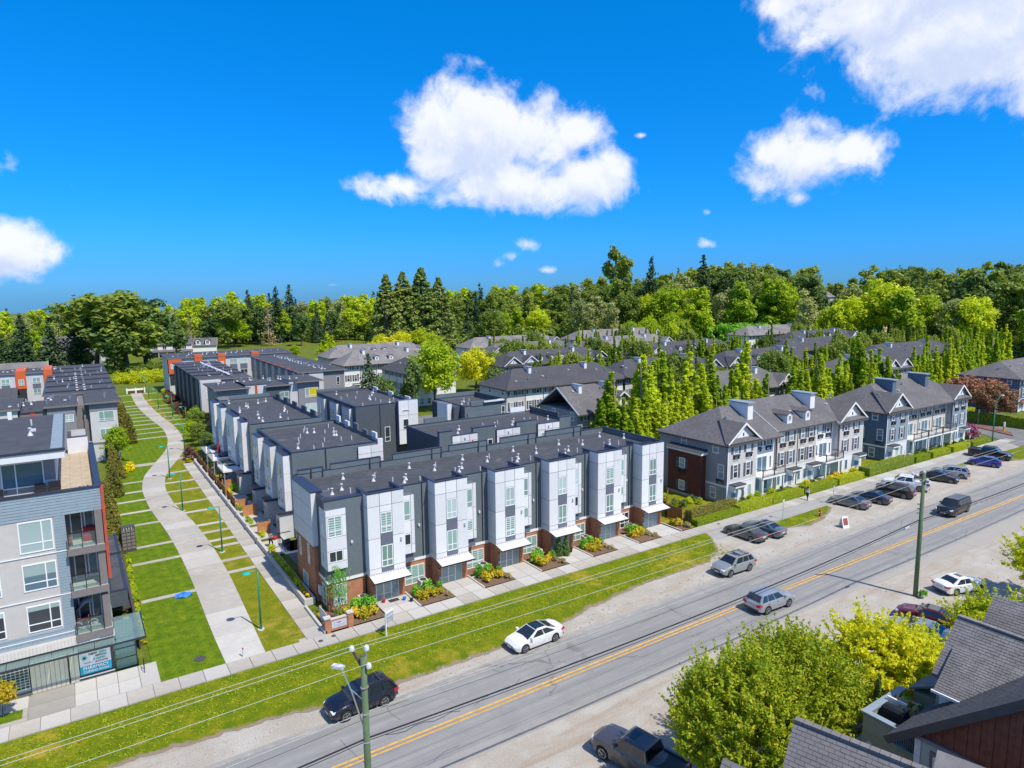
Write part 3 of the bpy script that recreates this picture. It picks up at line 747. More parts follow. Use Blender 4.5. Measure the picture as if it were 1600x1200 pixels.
def bay(T, X, w, Y, first):
    zt, zb = 10.0, 2.75
    core = boxpart('bay', T, 'slate2', (X+.05, Y+.05, zb+.02, X+w-.05, 55.02, zt-.5), (X+.05, Y+.05, zt-.5, X+w-.05, Y+.22, zt-.04), (X+.05, Y+.22, zt-.5, X+.22, 56.2, zt-.04), (X+w-.22, Y+.22, zt-.5, X+w-.05, 56.2, zt-.04))
    boxpart('parapet_cap', T, 'cap', (X-.02, Y-.03, zt-.02, X+w+.02, Y+.26, zt+.06), (X-.02, Y+.26, zt-.02, X+.26, 56.25, zt+.06), (X+w-.26, Y+.26, zt-.02, X+w+.02, 56.25, zt+.06))
    boxpart('roof', core, 'roof', (X+.22, Y+.22, zt-.5, X+w-.22, 56.0, zt-.47))
    c1, c2 = X+.335*w, X+.665*w
    zs = (zb, 3.2, 5.92, 8.8, zt-.02)
    for a, c in zip(zs[:-1], zs[1:]):
        panel(core, X, c1, a, c, Y+.05); panel(core, c2, X+w, a, c, Y+.05)
    panel(core, c1, c2, zb, 3.2, Y+.05, 'slate2'); panel(core, c1, c2, 5.2, 6.3, Y+.05, 'slate2')
    panel(core, c1, c2, 8.2, 8.8, Y+.05); panel(core, c1, c2, 8.8, zt-.02, Y+.05)
    p = random.choice(('pg', 'pz', 'pg', 'pl')); win(T, c1+.03, Y+.05, 3.22, c2-c1-.06, 1.96, 'two', random.choice(('pg', 'pz', 'pg'))); win(T, c1+.03, Y+.05, 6.32, c2-c1-.06, 1.86, 'two', p)
    for a, c in zip(zs[:-1], zs[1:]):         # west cheek, east cheek
        panel(core, -55.0, -Y-.03, a, c, X+.05, 'white', R(-90))
        b = MB(); b.box(X+w-.05, Y+.02, a+.012, X+w-.015, 55.0, c-.012); part('panel', b, M['white'], core)
    link('wall_lamp', WALLLAMP_D, T, (X+w-.35, Y, 5.4))
    # brick pier, glass front, awning
    boxpart('brick_pier', T, 'brick', (X+.12, Y+.1, 0, X+.55, 55.02, zb)); boxpart('brick_pier', T, 'brick', (X+w-.62, Y+.1, 0, X+w-.15, 55.02, zb))
    boxpart('soffit', T, 'trim', (X, Y+.04, zb-.12, X+w, 55.0, zb))
    win(T, X+.56, Y+.22, -.02, w-1.2, 2.0, 'store', 'store', name='glass_front', fm=M['metal'])
    boxpart('transom', T, 'dark', (X+.55, Y+.25, 1.98, X+w-.62, Y+.4, 2.63))
    b = MB(); b.slab([(X-.02, Y-.01, 2.66), (X+w-.0, Y-.01, 2.66), (X+w-.0, Y-1.2, 2.42), (X-.02, Y-1.2, 2.42)], .04); aw = part('awning', b, M['awning'], T)
    b = MB(); b.box(X-.04, Y-1.24, 2.32, X+w+.02, Y-1.2, 2.43); b.bar((X+.3, Y+.1, 1.7), (X+.3, Y-.9, 2.36), .06); b.bar((X+w-.35, Y+.1, 1.7), (X+w-.35, Y-.9, 2.36), .06); part('awning_frame', b, M['black'], aw)
    b = MB()
    for i in range(14): b.box(X+.1+i*(w-.2)/14, Y-.03, 2.665, X+.2+i*(w-.2)/14, Y, 2.70)
    part('awning_clips', b, M['black'], aw, stuff=True)
    link('wall_lamp', WALLLAMP_D, T, (X+.34, Y+.1, .7))
def wing(T, X, last=False):
    """narrow white panel strip, slate recess, brick with a big window"""
    core = boxpart('bay', T, 'slate2', (X+.02, 54.12, 3.64, X+1.08, 55.0, 9.10))
    for a, c in ((3.62, 4.46), (4.46, 6.72), (6.72, 9.12)): panel(core, X+.73, X+1.1, a, c, 54.12)
    for a, c in ((3.62, 4.44), (5.55, 6.74), (8.62, 9.12)): panel(core, X, X+.73, a, c, 54.12)
    win(T, X+.04, 54.12, 6.75, .66, 1.86, 'one', random.choice(('pg', 'pl'))); win(T, X+.04, 54.12, 4.45, .66, 1.08, 'plain', random.choice(('pg', 'pd', 'pz')))
    boxpart('panel', core, 'slate2', (X, 54.4, 2.74, X+1.1, 55.0, 3.6))
    link('wall_lamp', WALLLAMP_D, T, (X+1.9, 55.0, 5.7))
    if not last: win(T, X+.35, 55.03, .22, 2.0, 1.8, 'three', random.choice(('pz', 'pd', 'pg')))
    b = MB(); b.box(X+2.25, 54.92, 2.74, X+2.33, 55.0, 9.7); part('downpipe', b, M['black'], T)
random.seed(3)
BX = [20.12+6.48*i for i in range(6)]
for i, X in enumerate(BX):
    bay(T, X, 3.42, 53.5, i == 0)
    if i < 5: wing(T, X+3.58)
# corner bay facing the street and the long white box on the greenway side
core = boxpart('bay', T, 'slate2', (16.72, 54.2, 3.7, 18.42, 55.0, 9.02))
boxpart('wall', T, 'slate', (16.7, 54.45, 2.73, 20.1, 55.02, 9.75)); boxpart('parapet_cap', T, 'cap', (16.64, 54.4, 9.75, 20.15, 54.98, 9.83))
b = MB(); b.siding(18.45, 20.1, 2.75, 9.74, 54.45, .17, .02); part('siding', b, M['slate'], T, stuff=True)
for a, c in ((3.68, 4.38), (4.38, 5.42), (5.42, 6.6), (6.6, 8.44), (8.44, 9.04)):
    if a in (3.68, 5.42, 8.44): panel(core, 16.68, 18.46, a, c, 54.2)
    else: panel(core, 16.68, 16.84, a, c, 54.2); panel(core, 18.08, 18.46, a, c, 54.2)
win(T, 16.84, 54.2, 4.4, 1.24, 1.0, 'low', 'pd'); win(T, 16.84, 54.2, 6.62, 1.24, 1.8, 'two', 'pz')
for a, c in ((3.7, 6.4), (6.4, 9.03)): panel(core, -55.9, -54.2, a, c, 16.72, 'white', R(-90))
for zz in (4.3, 6.6): win(T, 16.68, 55.4, zz, .6, 1.7 if zz > 5 else 1.0, 'plain', 'pl', R(-90))
boxpart('brick_wall', T, 'brick', (16.7, 54.55, 0, 20.1, 55.1, 2.45)); boxpart('band', T, 'trim', (16.62, 54.42, 2.45, 20.12, 55, 2.72))
win(T, 17.15, 54.55, .3, 1.2, 1.95, 'two', 'pl'); link('wall_lamp', WALLLAMP_D, T, (18.95, 54.45, 5.7))
win(T, 16.7, 55.9, .4, 1.0, 1.8, 'one', 'pg', R(-90))
boxpart('meter_boxes', T, 'ventw', (16.52, 56.0, .9, 16.7, 56.7, 1.7))
core = boxpart('bay', T, 'slate2', (16.3, 56.75, 5.2, 16.8, 62.4, 10.0), (16.3, 56.75, 9.4, 18.0, 57.0, 10.0))
for a, c in ((5.18, 6.8), (6.8, 8.6), (8.6, 10.02)):
    for ya, yb in ((56.72, 59.6), (59.6, 62.42)): panel(core, -yb, -ya, a, c, 16.3, 'white', R(-90))
boxpart('panel', core, 'white', (16.27, 56.70, 5.2, 16.8, 56.745, 10.0)); boxpart('parapet_cap', T, 'cap', (16.22, 56.66, 10.03, 17.3, 62.5, 10.1))
boxpart('brick_wall', T, 'brick', (16.42, 56.9, 0, 16.8, 62.3, 5.17))
for yb, zz, w, h in ((61.5, 3.0, .55, 1.8), (58.9, 3.0, .55, 1.9), (60.7, .2, 1.5, 1.6)): win(T, 16.42, yb, zz, w, h, 'one', 'pl', R(-90))
win(T, x0, 63.8, 3.2, .7, 2.6, 'one', 'pg', R(-90)); win(T, x0, 63.8, 6.6, .7, 2.2, 'one', 'pg', R(-90))
# side balcony
b = MB(); b.box(15.5, 63.2, 2.55, 16.75, 66.0, 2.75); bal = part('balcony', b, M['trim'], T)
b = MB()
for i in range(6): b.box(15.5, 63.22+i*.54, 2.75, 15.54, 63.26+i*.54, 3.75)
b.box(15.48, 63.2, 3.72, 15.56, 66.0, 3.79); b.box(15.5, 63.2, 3.72, 16.75, 63.26, 3.79); b.box(15.5, 65.94, 3.72, 16.75, 66, 3.79)
for i in range(3): b.box(15.9+i*.4, 63.21, 2.75, 15.94, 63.25, 3.72)
part('railing', b, M['black'], bal)
b = MB(); b.box(15.8, 63.5, 2.75, 16.5, 64.2, 3.15); b.box(15.8, 64.6, 2.75, 16.5, 65.5, 3.2); solo('patio_chair', b, M['cloth_k'], 'dark patio seat on the small corner balcony of the white row', 'chair')
# rear face windows (seen over the lane) and roof fittings
for i in range(6):
    X = BX[i]
    for zz in (3.3, 6.3): win(T, X+3.0, 64.0, zz, 1.5, 1.6, 'two', 'pd', R(180)); win(T, X+1.2, 64.0, zz, .9, 1.6, 'one', 'pd', R(180))
random.seed(21)
for i in range(6):
    X = 18.0+6.48*i
    for dx, dy in ((.6, 57.3), (1.5, 58.3), (3.1, 61.6), (4.9, 59.4)):
        link('roof_vent', V1, T, (X+dx+random.uniform(-.3, .3), dy+random.uniform(-.3, .3), 9.36))
    for dx, dy in ((.2, 58.0), (2.2, 57.0), (5.6, 60.8)): link('roof_pipe', V2, T, (X+dx+random.uniform(-.3, .3), dy+random.uniform(-.4, .4), 9.36))
b = MB(); b.box(58.4-2.45, 54.2, 0, 58.5-2.45, 54.35, 2.4); part('post', b, M['trim'], T)

# ---- beds, plants, condensers and fronts come later (vegetation)

# ================================================================ ROWS BEHIND (blocks)
def westbays(T, x, spans, zb, zt, depth=.85, wn=True):
    for ya, yb in spans:
        core = boxpart('bay', T, 'slate2', (x-depth+.04, ya+.03, zb, x+.05, yb-.03, zt-.03))
        h = (zt-zb)/3
        for k in range(3):
            panel(core, -yb, -ya, zb+h*k, zb+h*(k+1), x-depth+.04, 'white', R(-90))
            b = MB(); b.box(x-depth, ya, zb+h*k+.01, x, ya+.028, zb+h*(k+1)-.01); part('panel', b, M['white'], core)
        boxpart('parapet_cap', T, 'cap', (x-depth-.04, ya-.04, zt, x+.1, yb+.04, zt+.07))
        boxpart('parapet_screen', T, 'char', (x-.02, ya+.3, zt-.5, x+.18, yb+.5, zt+.35))
        if wn:
            for zz in (zb+.7, zb+3.5):
                win(T, x-depth, yb-.35, zz, .75, 1.7, 'one', 'pg', R(-90)); win(T, x-depth, yb-1.5, zz, .9, 1.7, 'one', random.choice(('pg', 'pl', 'pd')), R(-90))
def westrow(T, x, y0, y1, step):
    """ground floor entries with dark flat roofs, decks, doors along the greenway"""
    y = y0
    while y < y1-1.5:
        e = boxpart('porch', T, 'lgrey', (x-1.6, y+.2, 0, x+.05, y+1.7, 2.9))
        boxpart('porch_roof', e, 'cap', (x-1.85, y+.0, 2.9, x+.1, y+1.9, 3.12))
        b = MB(); b.box(x-1.64, y+.45, .05, x-1.6, y+1.35, 2.2); part('door', b, M['mgrey'], e)
        win(T, x-.02, y+3.6, .5, 1.3, 2.0, 'two', 'pd', R(-90)); win(T, x-.02, y+3.4, 3.3, .8, 1.9, 'one', 'pg', R(-90)); win(T, x-.02, y+3.4, 6.3, .8, 1.9, 'one', 'pg', R(-90))
        y += step
# block A
T = building('townhouse_row', 'slate flat roofed block just behind the corner row, plain slate end wall', 'townhouse row', 19.4, 74.0)
flatroof(T, 19.4, 30.0, 74.0, 90.5, 9.75)
b = MB(); b.siding(19.42, 26.9, .3, 9.7, 74.0, .17, .02); part('siding', b, M['slate'], T, stuff=True)
boxpart('joint', T, 'cap', (23.1, 73.93, .2, 23.24, 74.0, 9.8)); boxpart('joint', T, 'cap', (19.42, 73.96, 6.9, 26.9, 74.0, 6.95))
core = boxpart('bay', T, 'slate2', (26.95, 73.75, 5.4, 30.0, 74.0, 9.45))
for a, c in ((5.4, 6.6), (6.6, 7.7), (7.7, 8.55), (8.55, 9.47)): 
    for xa, xb in ((26.92, 28.5), (28.5, 30.02)): panel(core, xa, xb, a, c, 73.75)
win(T, 27.6, 73.72, 7.3, 1.5, .75, 'low', 'pg'); boxpart('parapet_screen', T, 'white', (29.4, 73.75, 9.4, 30.03, 74.1, 10.1))
westbays(T, 19.4, ((74.5, 77.6), (80.2, 83.5), (86.2, 89.3)), 3.1, 9.45)
westrow(T, 19.4, 74.2, 90, 5.8)
for ya, h in ((75.4, .7), (78.4, .5), (81.6, .8), (85.0, .6), (88.4, .8)): boxpart('parapet_screen', T, random.choice(('slate', 'white')), (29.82, ya, 9.6, 30.04, ya+1.4, 9.8+h))
for zz in (3.5, 6.4):
    for ya in (76, 79.5, 83, 86.5): win(T, 30.0, ya, zz, 1.2, 1.6, 'two', 'pd', R(90))
random.seed(4)
vents(T, [(random.uniform(20.5, 28.5), 76+.7*i+random.uniform(-.4, .4)) for i in range(18)], 9.40, (0, 0, 1, 1))
boxpart('parapet_screen', T, 'slate', (20, 90.3, 9.7, 28, 90.52, 10.3))
# block B
T = building('townhouse_row', 'second slate block along the greenway with white boxed bays, beyond the lane side block', 'townhouse row', 19.3, 94)
flatroof(T, 19.3, 28.8, 94.0, 119.0, 9.75)
b = MB(); b.siding(19.3, 28.8, 5, 9.7, 94.0, .17, .02); part('siding', b, M['slate'], T, stuff=True)
westbays(T, 19.3, ((95.0, 97.6), (100.2, 106.0), (109.5, 113.0), (115.5, 118.7)), 3.0, 10.0)
westrow(T, 19.3, 94.6, 118.5, 6.2)
boxpart('parapet_screen', T, 'slate', (21.5, 118.8, 9.7, 28, 119.02, 10.4))
for ya in (95.5, 100, 105, 110, 115): boxpart('parapet_screen', T, 'char', (28.62, ya, 9.6, 28.84, ya+2.2, 10.45))
vents(T, [(random.uniform(20.5, 27.5), 96+1.4*i+random.uniform(-.4, .4)) for i in range(16)], 9.40, (0, 0, 0, 1))
# block C
T = building('townhouse_row', 'dark slate block in the middle court with white stair tower at its corner', 'townhouse row', 36.2, 99.5)
flatroof(T, 36.2, 46.2, 99.5, 119.0, 9.7, 'char')
b = MB(); b.siding(36.2, 43.8, .3, 9.6, 99.5, .17, .02); part('siding', b, M['char'], T, stuff=True)
boxpart('joint', T, 'cap', (40.1, 99.42, .2, 40.24, 99.5, 9.75))
core = boxpart('bay', T, 'slate2', (43.0, 98.6, 3.0, 46.4, 99.5, 10.1))
for a, c in ((3, 5.3), (5.3, 7.7), (7.7, 10.1)): 
    for xa, xb in ((43.0, 44.7), (44.7, 46.4)): panel(core, xa, xb, a, c, 98.6)
win(T, 43.6, 98.57, 8.3, 1.3, .3, 'plain', 'pd'); win(T, 43.7, 98.57, 5.4, 1.0, 1.7, 'one', 'pd'); win(T, 40.9, 99.48, 3.6, .9, 2.4, 'one', 'pd')
westbays(T, 36.2, ((101.0, 104.5), (107.0, 110.5), (113.5, 117.5)), 3.0, 9.3, .5)
for ya in (101, 108, 115): boxpart('parapet_screen', T, 'white', (46.0, ya, 9.4, 46.24, ya+1.8, 10.2))
boxpart('parapet_screen', T, 'slate', (36.2, 118.8, 9.6, 44, 119.03, 10.2))
vents(T, [(random.uniform(37.5, 45), 101+1.2*i) for i in range(14)], 9.36, (0, 0, 0, 1))
# block D
T = building('townhouse_row', 'small slate block with narrow white end panel left of the beige gabled house', 'townhouse row', 50.3, 90)
flatroof(T, 50.3, 58.0, 90.0, 100.0, 9.6)
boxpart('wall', T, 'char', (49.2, 91.4, 0, 50.32, 99, 9.5)); core = boxpart('bay', T, 'slate2', (48.4, 92.2, 0, 49.22, 95.6, 9.9))
for k in range(3): panel(core, -95.6, -92.2, 3.3*k, 3.3*k+3.3, 48.4, 'white', R(-90)); panel(core, 48.38, 49.2, 3.3*k, 3.3*k+3.3, 92.2)
boxpart('parapet_screen', T, 'slate', (51.4, 89.9, 9.55, 56.2, 90.12, 10.25)); boxpart('awning', T, 'white', (53.6, 89.6, 10.0, 57.4, 90.3, 10.2))
boxpart('parapet_screen', T, 'slate', (50.3, 99.8, 9.55, 58, 100.03, 10.3)); boxpart('parapet_screen', T, 'char', (57.8, 90.0, 9.55, 58.05, 100, 10.2))
b = MB(); b.siding(50.3, 58, 3, 9.55, 90.0, .17, .02); part('siding', b, M['slate'], T, stuff=True)
win(T, 57.0, 90, 7.6, .7, 1.5, 'one', 'pd'); win(T, 48.36, 94.8, 5.0, 1.0, 1.5, 'two', 'pg', R(-90))
vents(T, [(52, 94), (53.5, 96), (54.6, 96.2), (52.6, 93)], 9.27, (0, 1))
# block E
T = building('townhouse_row', 'slate court block with white parapet panels directly behind the front row', 'townhouse row', 36.8, 72.5)
flatroof(T, 36.8, 57.2, 72.9, 82.0, 9.45)
b = MB(); b.siding(36.8, 57.2, .3, 9.4, 72.9, .17, .02); part('siding', b, M['slate'], T, stuff=True)
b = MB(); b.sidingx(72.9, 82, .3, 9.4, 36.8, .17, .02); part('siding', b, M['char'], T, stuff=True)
boxpart('bay', T, 'slate', (36.8, 72.3, 0, 38.6, 72.9, 10.2), (41.6, 72.4, 2.8, 44.9, 72.9, 10.15), (48.2, 72.4, 2.8, 51.4, 72.9, 10.15), (55.4, 72.5, 0, 57.3, 72.9, 10.0))
boxpart('parapet_cap', T, 'cap', (36.75, 72.25, 10.2, 38.65, 72.95, 10.27), (41.55, 72.35, 10.15, 44.95, 72.95, 10.22), (48.15, 72.35, 10.15, 51.45, 72.95, 10.22), (55.35, 72.45, 10.0, 57.35, 72.95, 10.07))
for xa in (38.5, 45.0, 51.5):
    core = boxpart('bay', T, 'slate2', (xa+.03, 72.2, 2.8, xa+3.6, 72.9, 9.5))
    for a, c in ((2.8, 5.2), (5.2, 7.3), (7.3, 8.7), (8.7, 9.55)):
        for k in range(3): panel(core, xa+1.21*k, xa+1.21*k+1.21, a, c, 72.2)
    boxpart('parapet_cap', T, 'cap', (xa-.02, 72.12, 9.56, xa+3.68, 72.4, 9.62))
    for dx in (.55, 2.1): win(T, xa+dx, 72.17, 7.0, 1.15, 1.35, 'low', 'pg'); win(T, xa+dx, 72.17, 4.0, 1.15, 1.35, 'low', 'pg')
    link('wall_lamp', WALLLAMP_D, T, (xa+1.8, 72.17, 9.0))
for xa in (42.2, 43.7, 48.6, 50.2): win(T, xa, 72.38, 7.3, .75, 1.15, 'plain', 'pd'); win(T, xa, 72.38, 4.2, .75, 1.15, 'plain', 'pd')
for xa, w, m in ((39.4, 3.2, 'slate'), (46.2, 4.2, 'slate'), (53.4, 2.6, 'white')): boxpart('parapet_screen', T, m, (xa, 81.8, 9.4, xa+w, 82.03, 10.2))
boxpart('parapet_screen', T, 'char', (57.0, 75, 9.4, 57.23, 82, 10.1))
vents(T, [(38.3+i*1.25, 74.8+random.uniform(-.5, 2.5)) for i in range(15)], 9.12, (0, 0, 0, 1))
boxpart('exhaust', T, 'cloth_r', (41.3, 72.1, 8.1, 41.45, 72.25, 8.7)); boxpart('exhaust', T, 'cloth_r', (51.7, 72.3, 8.0, 51.85, 72.39, 8.6))
# ================================================================ LEFT APARTMENT BUILDING
T = building('apartment_building', 'tall grey and beige apartment block with balconies and corner storefront at the left edge', 'apartment block', 0.95, 54)
boxpart('wall', T, 'beige', (-14, 54.0, 3.55, -1.3, 72, 13.3), (-1.3, 55.6, 3.55, .9, 72, 13.3), (-14, 55.2, 0, .85, 72, 3.55))
b = MB(); b.siding(-14, 1.0, 12.3, 13.95, 53.98, .2, .03); b.siding(-1.95, -1.3, 4.32, 12.3, 53.98, .2, .03); b.siding(-14, -1.3, 3.58, 4.3, 53.98, .2, .03)
part('siding', b, M['bluegrey'], T, stuff=True)
boxpart('wall', T, 'bluegrey', (-14, 53.99, 12.32, .95, 54.3, 13.9), (.66, 54.3, 13.3, .95, 72, 13.9))
boxpart('parapet_cap', T, 'cap', (-14, 53.9, 13.9, 1.0, 54.35, 14.0), (.6, 54.35, 13.9, 1.0, 71, 14.0))
for zz in (3.9, 6.68, 9.76): boxpart('joint', T, 'trim', (-14, 53.93, zz, -1.3, 53.975, zz+.06))
for xa in (-5.0, -8.1): boxpart('joint', T, 'lgrey', (xa, 53.985, 4.3, xa+.03, 54.0, 12.3))
for xa in (-3.95, -7.05): 
    for zz, h, p in ((10.03, 2.16, 'pl'), (7.37, 1.88, 'pb'), (4.45, 1.86, 'pd')):
        f = win(T, xa, 53.99, zz, 1.92, h, 'slide', p)
        if h < 2.1:
            b = MB(); b.box(.09, -.021, h*(.55 if zz > 7 else .8), 1.83, -.019, h-.09); part('blind', b, M['pl'], f)
# balconies
for k, zz in enumerate((9.95, 6.95, 3.75)):
    bal = boxpart('balcony', T, 'concl', (-1.28, 53.55, zz-.2, .86, 55.6, zz))
    boxpart('balcony_edge', bal, 'taupe', (-1.32, 53.45, zz-.5, .9, 53.54, zz-.02))
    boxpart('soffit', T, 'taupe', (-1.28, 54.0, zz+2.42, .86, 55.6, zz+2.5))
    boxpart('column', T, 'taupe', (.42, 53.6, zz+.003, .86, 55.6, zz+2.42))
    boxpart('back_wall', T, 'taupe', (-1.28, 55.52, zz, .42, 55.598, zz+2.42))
    win(T, -1.05, 55.5, zz+.03, .72, 2.0, 'plain', 'pd', name='door'); win(T, -.22, 55.5, zz+.12, .6, 1.9, 'plain', 'pb')
    b = MB(); b.box(-1.25, 53.5, zz+1.05, .42, 53.56, zz+1.11)
    rail = part('railing', b, M['black'], bal)
    for xa in (-1.22, -.42, .38): b = MB(); b.box(xa-.025, 53.5, zz-.15, xa+.025, 53.55, zz+1.05); part('post', b, M['black'], rail)
    for xa in (-1.19, -.39): b = MB(); b.box(xa, 53.52, zz+.08, xa+.75, 53.53, zz+1.03); part('glass_panel', b, M['rail_glass'], rail)
boxpart('fin', T, 'redfin', (.92, 53.85, 7.2, 1.1, 54.35, 13.95)); boxpart('fin_edge', T, 'cap', (.9, 54.36, 7.2, 1.08, 55.7, 13.88))
# ground floor
boxpart('soffit_band', T, 'beige', (-14, 53.6, 3.0, .9, 55.2, 3.56))
b = MB()
for i in range(70): xa = -13+i*.2; b.box(xa, 53.57, 3.02, xa+.17, 53.6, 3.54)
part('soffit_ribs', b, mat('cream_ribs', (.66,.59,.53), .6, .05, 2), T, stuff=True)
M['ribs'] = mat('cream_metal', (.60,.55,.43), .55, .05, 2)
for i in range(10): boxpart('metal_panel', T, 'ribs', (-4.13+i*.279, 54.05, .03, -4.13+(i+1)*.279-.02, 54.2, 2.5))
boxpart('downpipe', T, 'black', (-1.98, 53.96, .2, -1.9, 54.04, 2.5))
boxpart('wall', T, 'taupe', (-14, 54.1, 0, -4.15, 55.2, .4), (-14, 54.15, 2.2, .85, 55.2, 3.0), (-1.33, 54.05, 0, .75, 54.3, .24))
boxpart('ledge', T, 'concl', (-1.4, 53.95, .245, .78, 54.3, .31)); boxpart('ledge', T, 'concl', (-9.4, 53.98, .4, -4.2, 54.3, .47))
gb = boxpart('window_wall', T, 'pd', (-9.4, 54.25, .47, -4.2, 54.3, 2.1))
b = MB()
for i in range(22): b.box(-9.4+i*.245, 54.22, .47, -9.37+i*.245, 54.25, 2.1)
for i in range(9): b.box(-9.4, 54.215, .47+i*.2, -4.2, 54.235, .50+i*.2)
part('window_grid', b, M['pl'], gb)
boxpart('window_frame', T, 'cap', (-1.36, 54.12, .32, .80, 54.2, 2.25))
post = boxpart('poster', T, 'white', (-1.30, 54.08, .42, .60, 54.12, 2.0), label='pharmacy poster in the corner shop window')
boxpart('poster_band', post, mat('poster_teal', (.005,.37,.50), .4, .04, 2), (-1.30, 54.07, .42, .60, 54.079, 1.05))
def text(par, s, x, y, z, size, m, rz=0, bold=.0, align='CENTER', rx=90):
    cu = bpy.data.curves.new('lettering', 'FONT'); cu.body = s; cu.size = size; cu.align_x = align; cu.align_y = 'CENTER'; cu.extrude = .004; cu.offset = bold
    tmp = bpy.data.objects.new('tmp', cu); COL.objects.link(tmp)
    dg = bpy.context.evaluated_depsgraph_get()
    me = bpy.data.meshes.new_from_object(tmp.evaluated_get(dg)); me.name = 'lettering'
    me.materials.clear(); me.materials.append(m)
    bpy.data.objects.remove(tmp)
    o = link('lettering', me, par, (x, y, z)); o.rotation_euler = (R(rx), 0, rz); return o
teal = mat('poster_ink_teal', (.01,.40,.36), .5, .03, 2); redi = mat('poster_ink_red', (.5,.04,.06), .5, .03, 2)
text(post, 'NEW', -.47, 54.06, 1.86, .225, M['ink'], bold=.006); text(post, 'GEN', .12, 54.06, 1.86, .225, teal, bold=.004)
text(post, 'MEDICAL', .02, 54.06, 1.655, .17, M['ink'], bold=.002); text(post, '& CLINIC', -.1, 54.06, 1.44, .18, teal, bold=.008)
text(post, 'ENTRANCE', .02, 54.06, 1.22, .15, redi, bold=.004)
text(post, 'PHARMACY', -.34, 54.055, .875, .30, M['white'], bold=.012); text(post, 'COMING SOON', -.34, 54.055, .60, .215, M['white'], bold=.008)
b = MB()
for i in range(3):
    a = i*math.pi/3; ca, sa = math.cos(a)*.17, math.sin(a)*.17; b.bar((-1.0-ca, 54.06, 1.66-sa), (-1.0+ca, 54.06, 1.66+sa), .015, .075) if False else b.poly(((-1.0-ca-sa*.24, 54.06, 1.66-sa+ca*.24), (-1.0-ca+sa*.24, 54.06, 1.66-sa-ca*.24), (-1.0+ca+sa*.24, 54.06, 1.66+sa-ca*.24), (-1.0+ca-sa*.24, 54.06, 1.66+sa+ca*.24)))
part('star_emblem', b, teal, post)
b = MB(); b.bar((-1.06, 54.06, 1.26), (-.55, 54.06, 1.26), .01, .03); part('arrow', b, redi, post)
boxpart('notice', T, 'white', (-.55, 53.53, 3.05, .0, 53.565, 3.35))
can = boxpart('canopy_frame', T, 'cap', (-9, 52.42, 2.80, 2.85, 52.5, 2.92), (2.77, 52.5, 2.80, 2.85, 57.2, 2.92))
for i in range(8): boxpart('canopy_pane', can, 'clear', (-9+1.24*i+.02, 52.5, 2.87, -9+1.24*(i+1)-.02, 53.55, 2.89))
for ya in (52.5, 54.05, 55.6): boxpart('canopy_pane', can, 'clear', (1.0, ya, 2.87, 2.76, ya+1.5, 2.89))
vest = boxpart('glass_porch', T, 'cap', (2.2, 54.3, 0, 2.26, 54.36, 2.4), (.86, 54.3, 2.34, 2.2, 54.36, 2.4), (.86, 54.3, 0, 2.2, 54.36, .06))
for zz in (.06, .85, 1.62): boxpart('glass_pane', vest, 'clear', (.9, 54.32, zz+.02, 2.19, 54.34, zz+.70))
for zz in (.8, 1.57): boxpart('mullion', vest, 'cap', (.87, 54.295, zz, 2.19, 54.35, zz+.05))
boxpart('wall', T, 'pl', (.9, 56.8, 0, 2.2, 57, 2.6)); 
# penthouse and roof terrace
boxpart('wall', T, 'lgrey', (-14, 57, 13.3, -1.62, 72, 16.0)); boxpart('wall', T, 'mgrey', (-2.3, 56.98, 14.2, -1.64, 57, 16.0))
win(T, -4.75, 56.98, 13.4, 2.45, 2.25, 'slideL', 'pb'); win(T, -9, 56.98, 13.4, 2.45, 2.25, 'slideL', 'pb')
boxpart('fascia', T, 'white', (-14, 55.3, 16.0, -.95, 72.2, 16.55)); boxpart('roof', T, 'roof', (-14, 55.28, 16.56, -.93, 72.2, 16.66))
boxpart('roof_edge', T, 'cap', (-14, 55.22, 16.52, -.9, 55.275, 16.70)); b = MB()
for i in range(11): b.box(-1.75, 55.6+i*1.5, 16.665, -1.05, 55.6+i*1.5+1.44, 16.69)
part('edge_flashing', b, M['bluegrey'], T, stuff=True)
ter = boxpart('terrace', T, 'concd', (-14, 54.3, 13.3, .66, 57, 13.34), (-1.6, 57, 13.3, .66, 72, 13.34))
for i in range(3):
    for j in range(16): boxpart('terrace_tile', ter, 'tile', (-1.58+i*.74, 54.4+j*1.08, 13.34, -1.58+i*.74+.72, 54.4+j*1.08+1.06, 13.37))
boxpart('screen_wall', T, 'white', (-.95, 69.9, 13.3, .6, 70.1, 14.7)); boxpart('planter_roof', T, 'roof', (-.9, 70.1, 14.55, .6, 74, 14.68))
for ya in (71.2, 72.6): boxpart('divider', T, 'lgrey', (-.6, ya, 14.68, .5, ya+.08, 15.0))
link('roof_vent', V1, T, (-3.1, 62, 16.66)); link('roof_vent', V4, T, (-3.0, 64, 16.66)); link('roof_pipe', V2, T, (-3.2, 67, 16.66))
boxpart('roof_hatch', T, 'trim', (-6.6, 62, 16.66, -5.6, 63.2, 17.1)); boxpart('chimney', T, 'trim', (-5.0, 71.2, 16.66, -4.7, 71.5, 17.3))
for ya, yb in ((68.6, 74.5), (59.4, 68.2)):
    pl = boxpart('side_roof', T, 'char', (.96, ya, 2.7, 2.2, yb, 3.95)); boxpart('side_roof_bed', pl, 'roof', (1.15, ya+.2, 3.951, 2.0, yb-.2, 3.97)); boxpart('parapet_cap', pl, 'cap', (.96, ya, 3.98, 1.14, yb, 4.05), (2.01, ya, 3.98, 2.25, yb, 4.05), (1.14, ya, 3.98, 2.01, ya+.19, 4.05))
boxpart('wall', T, 'mgrey', (.9, 57.2, 0, 1.0, 74, 3.0))
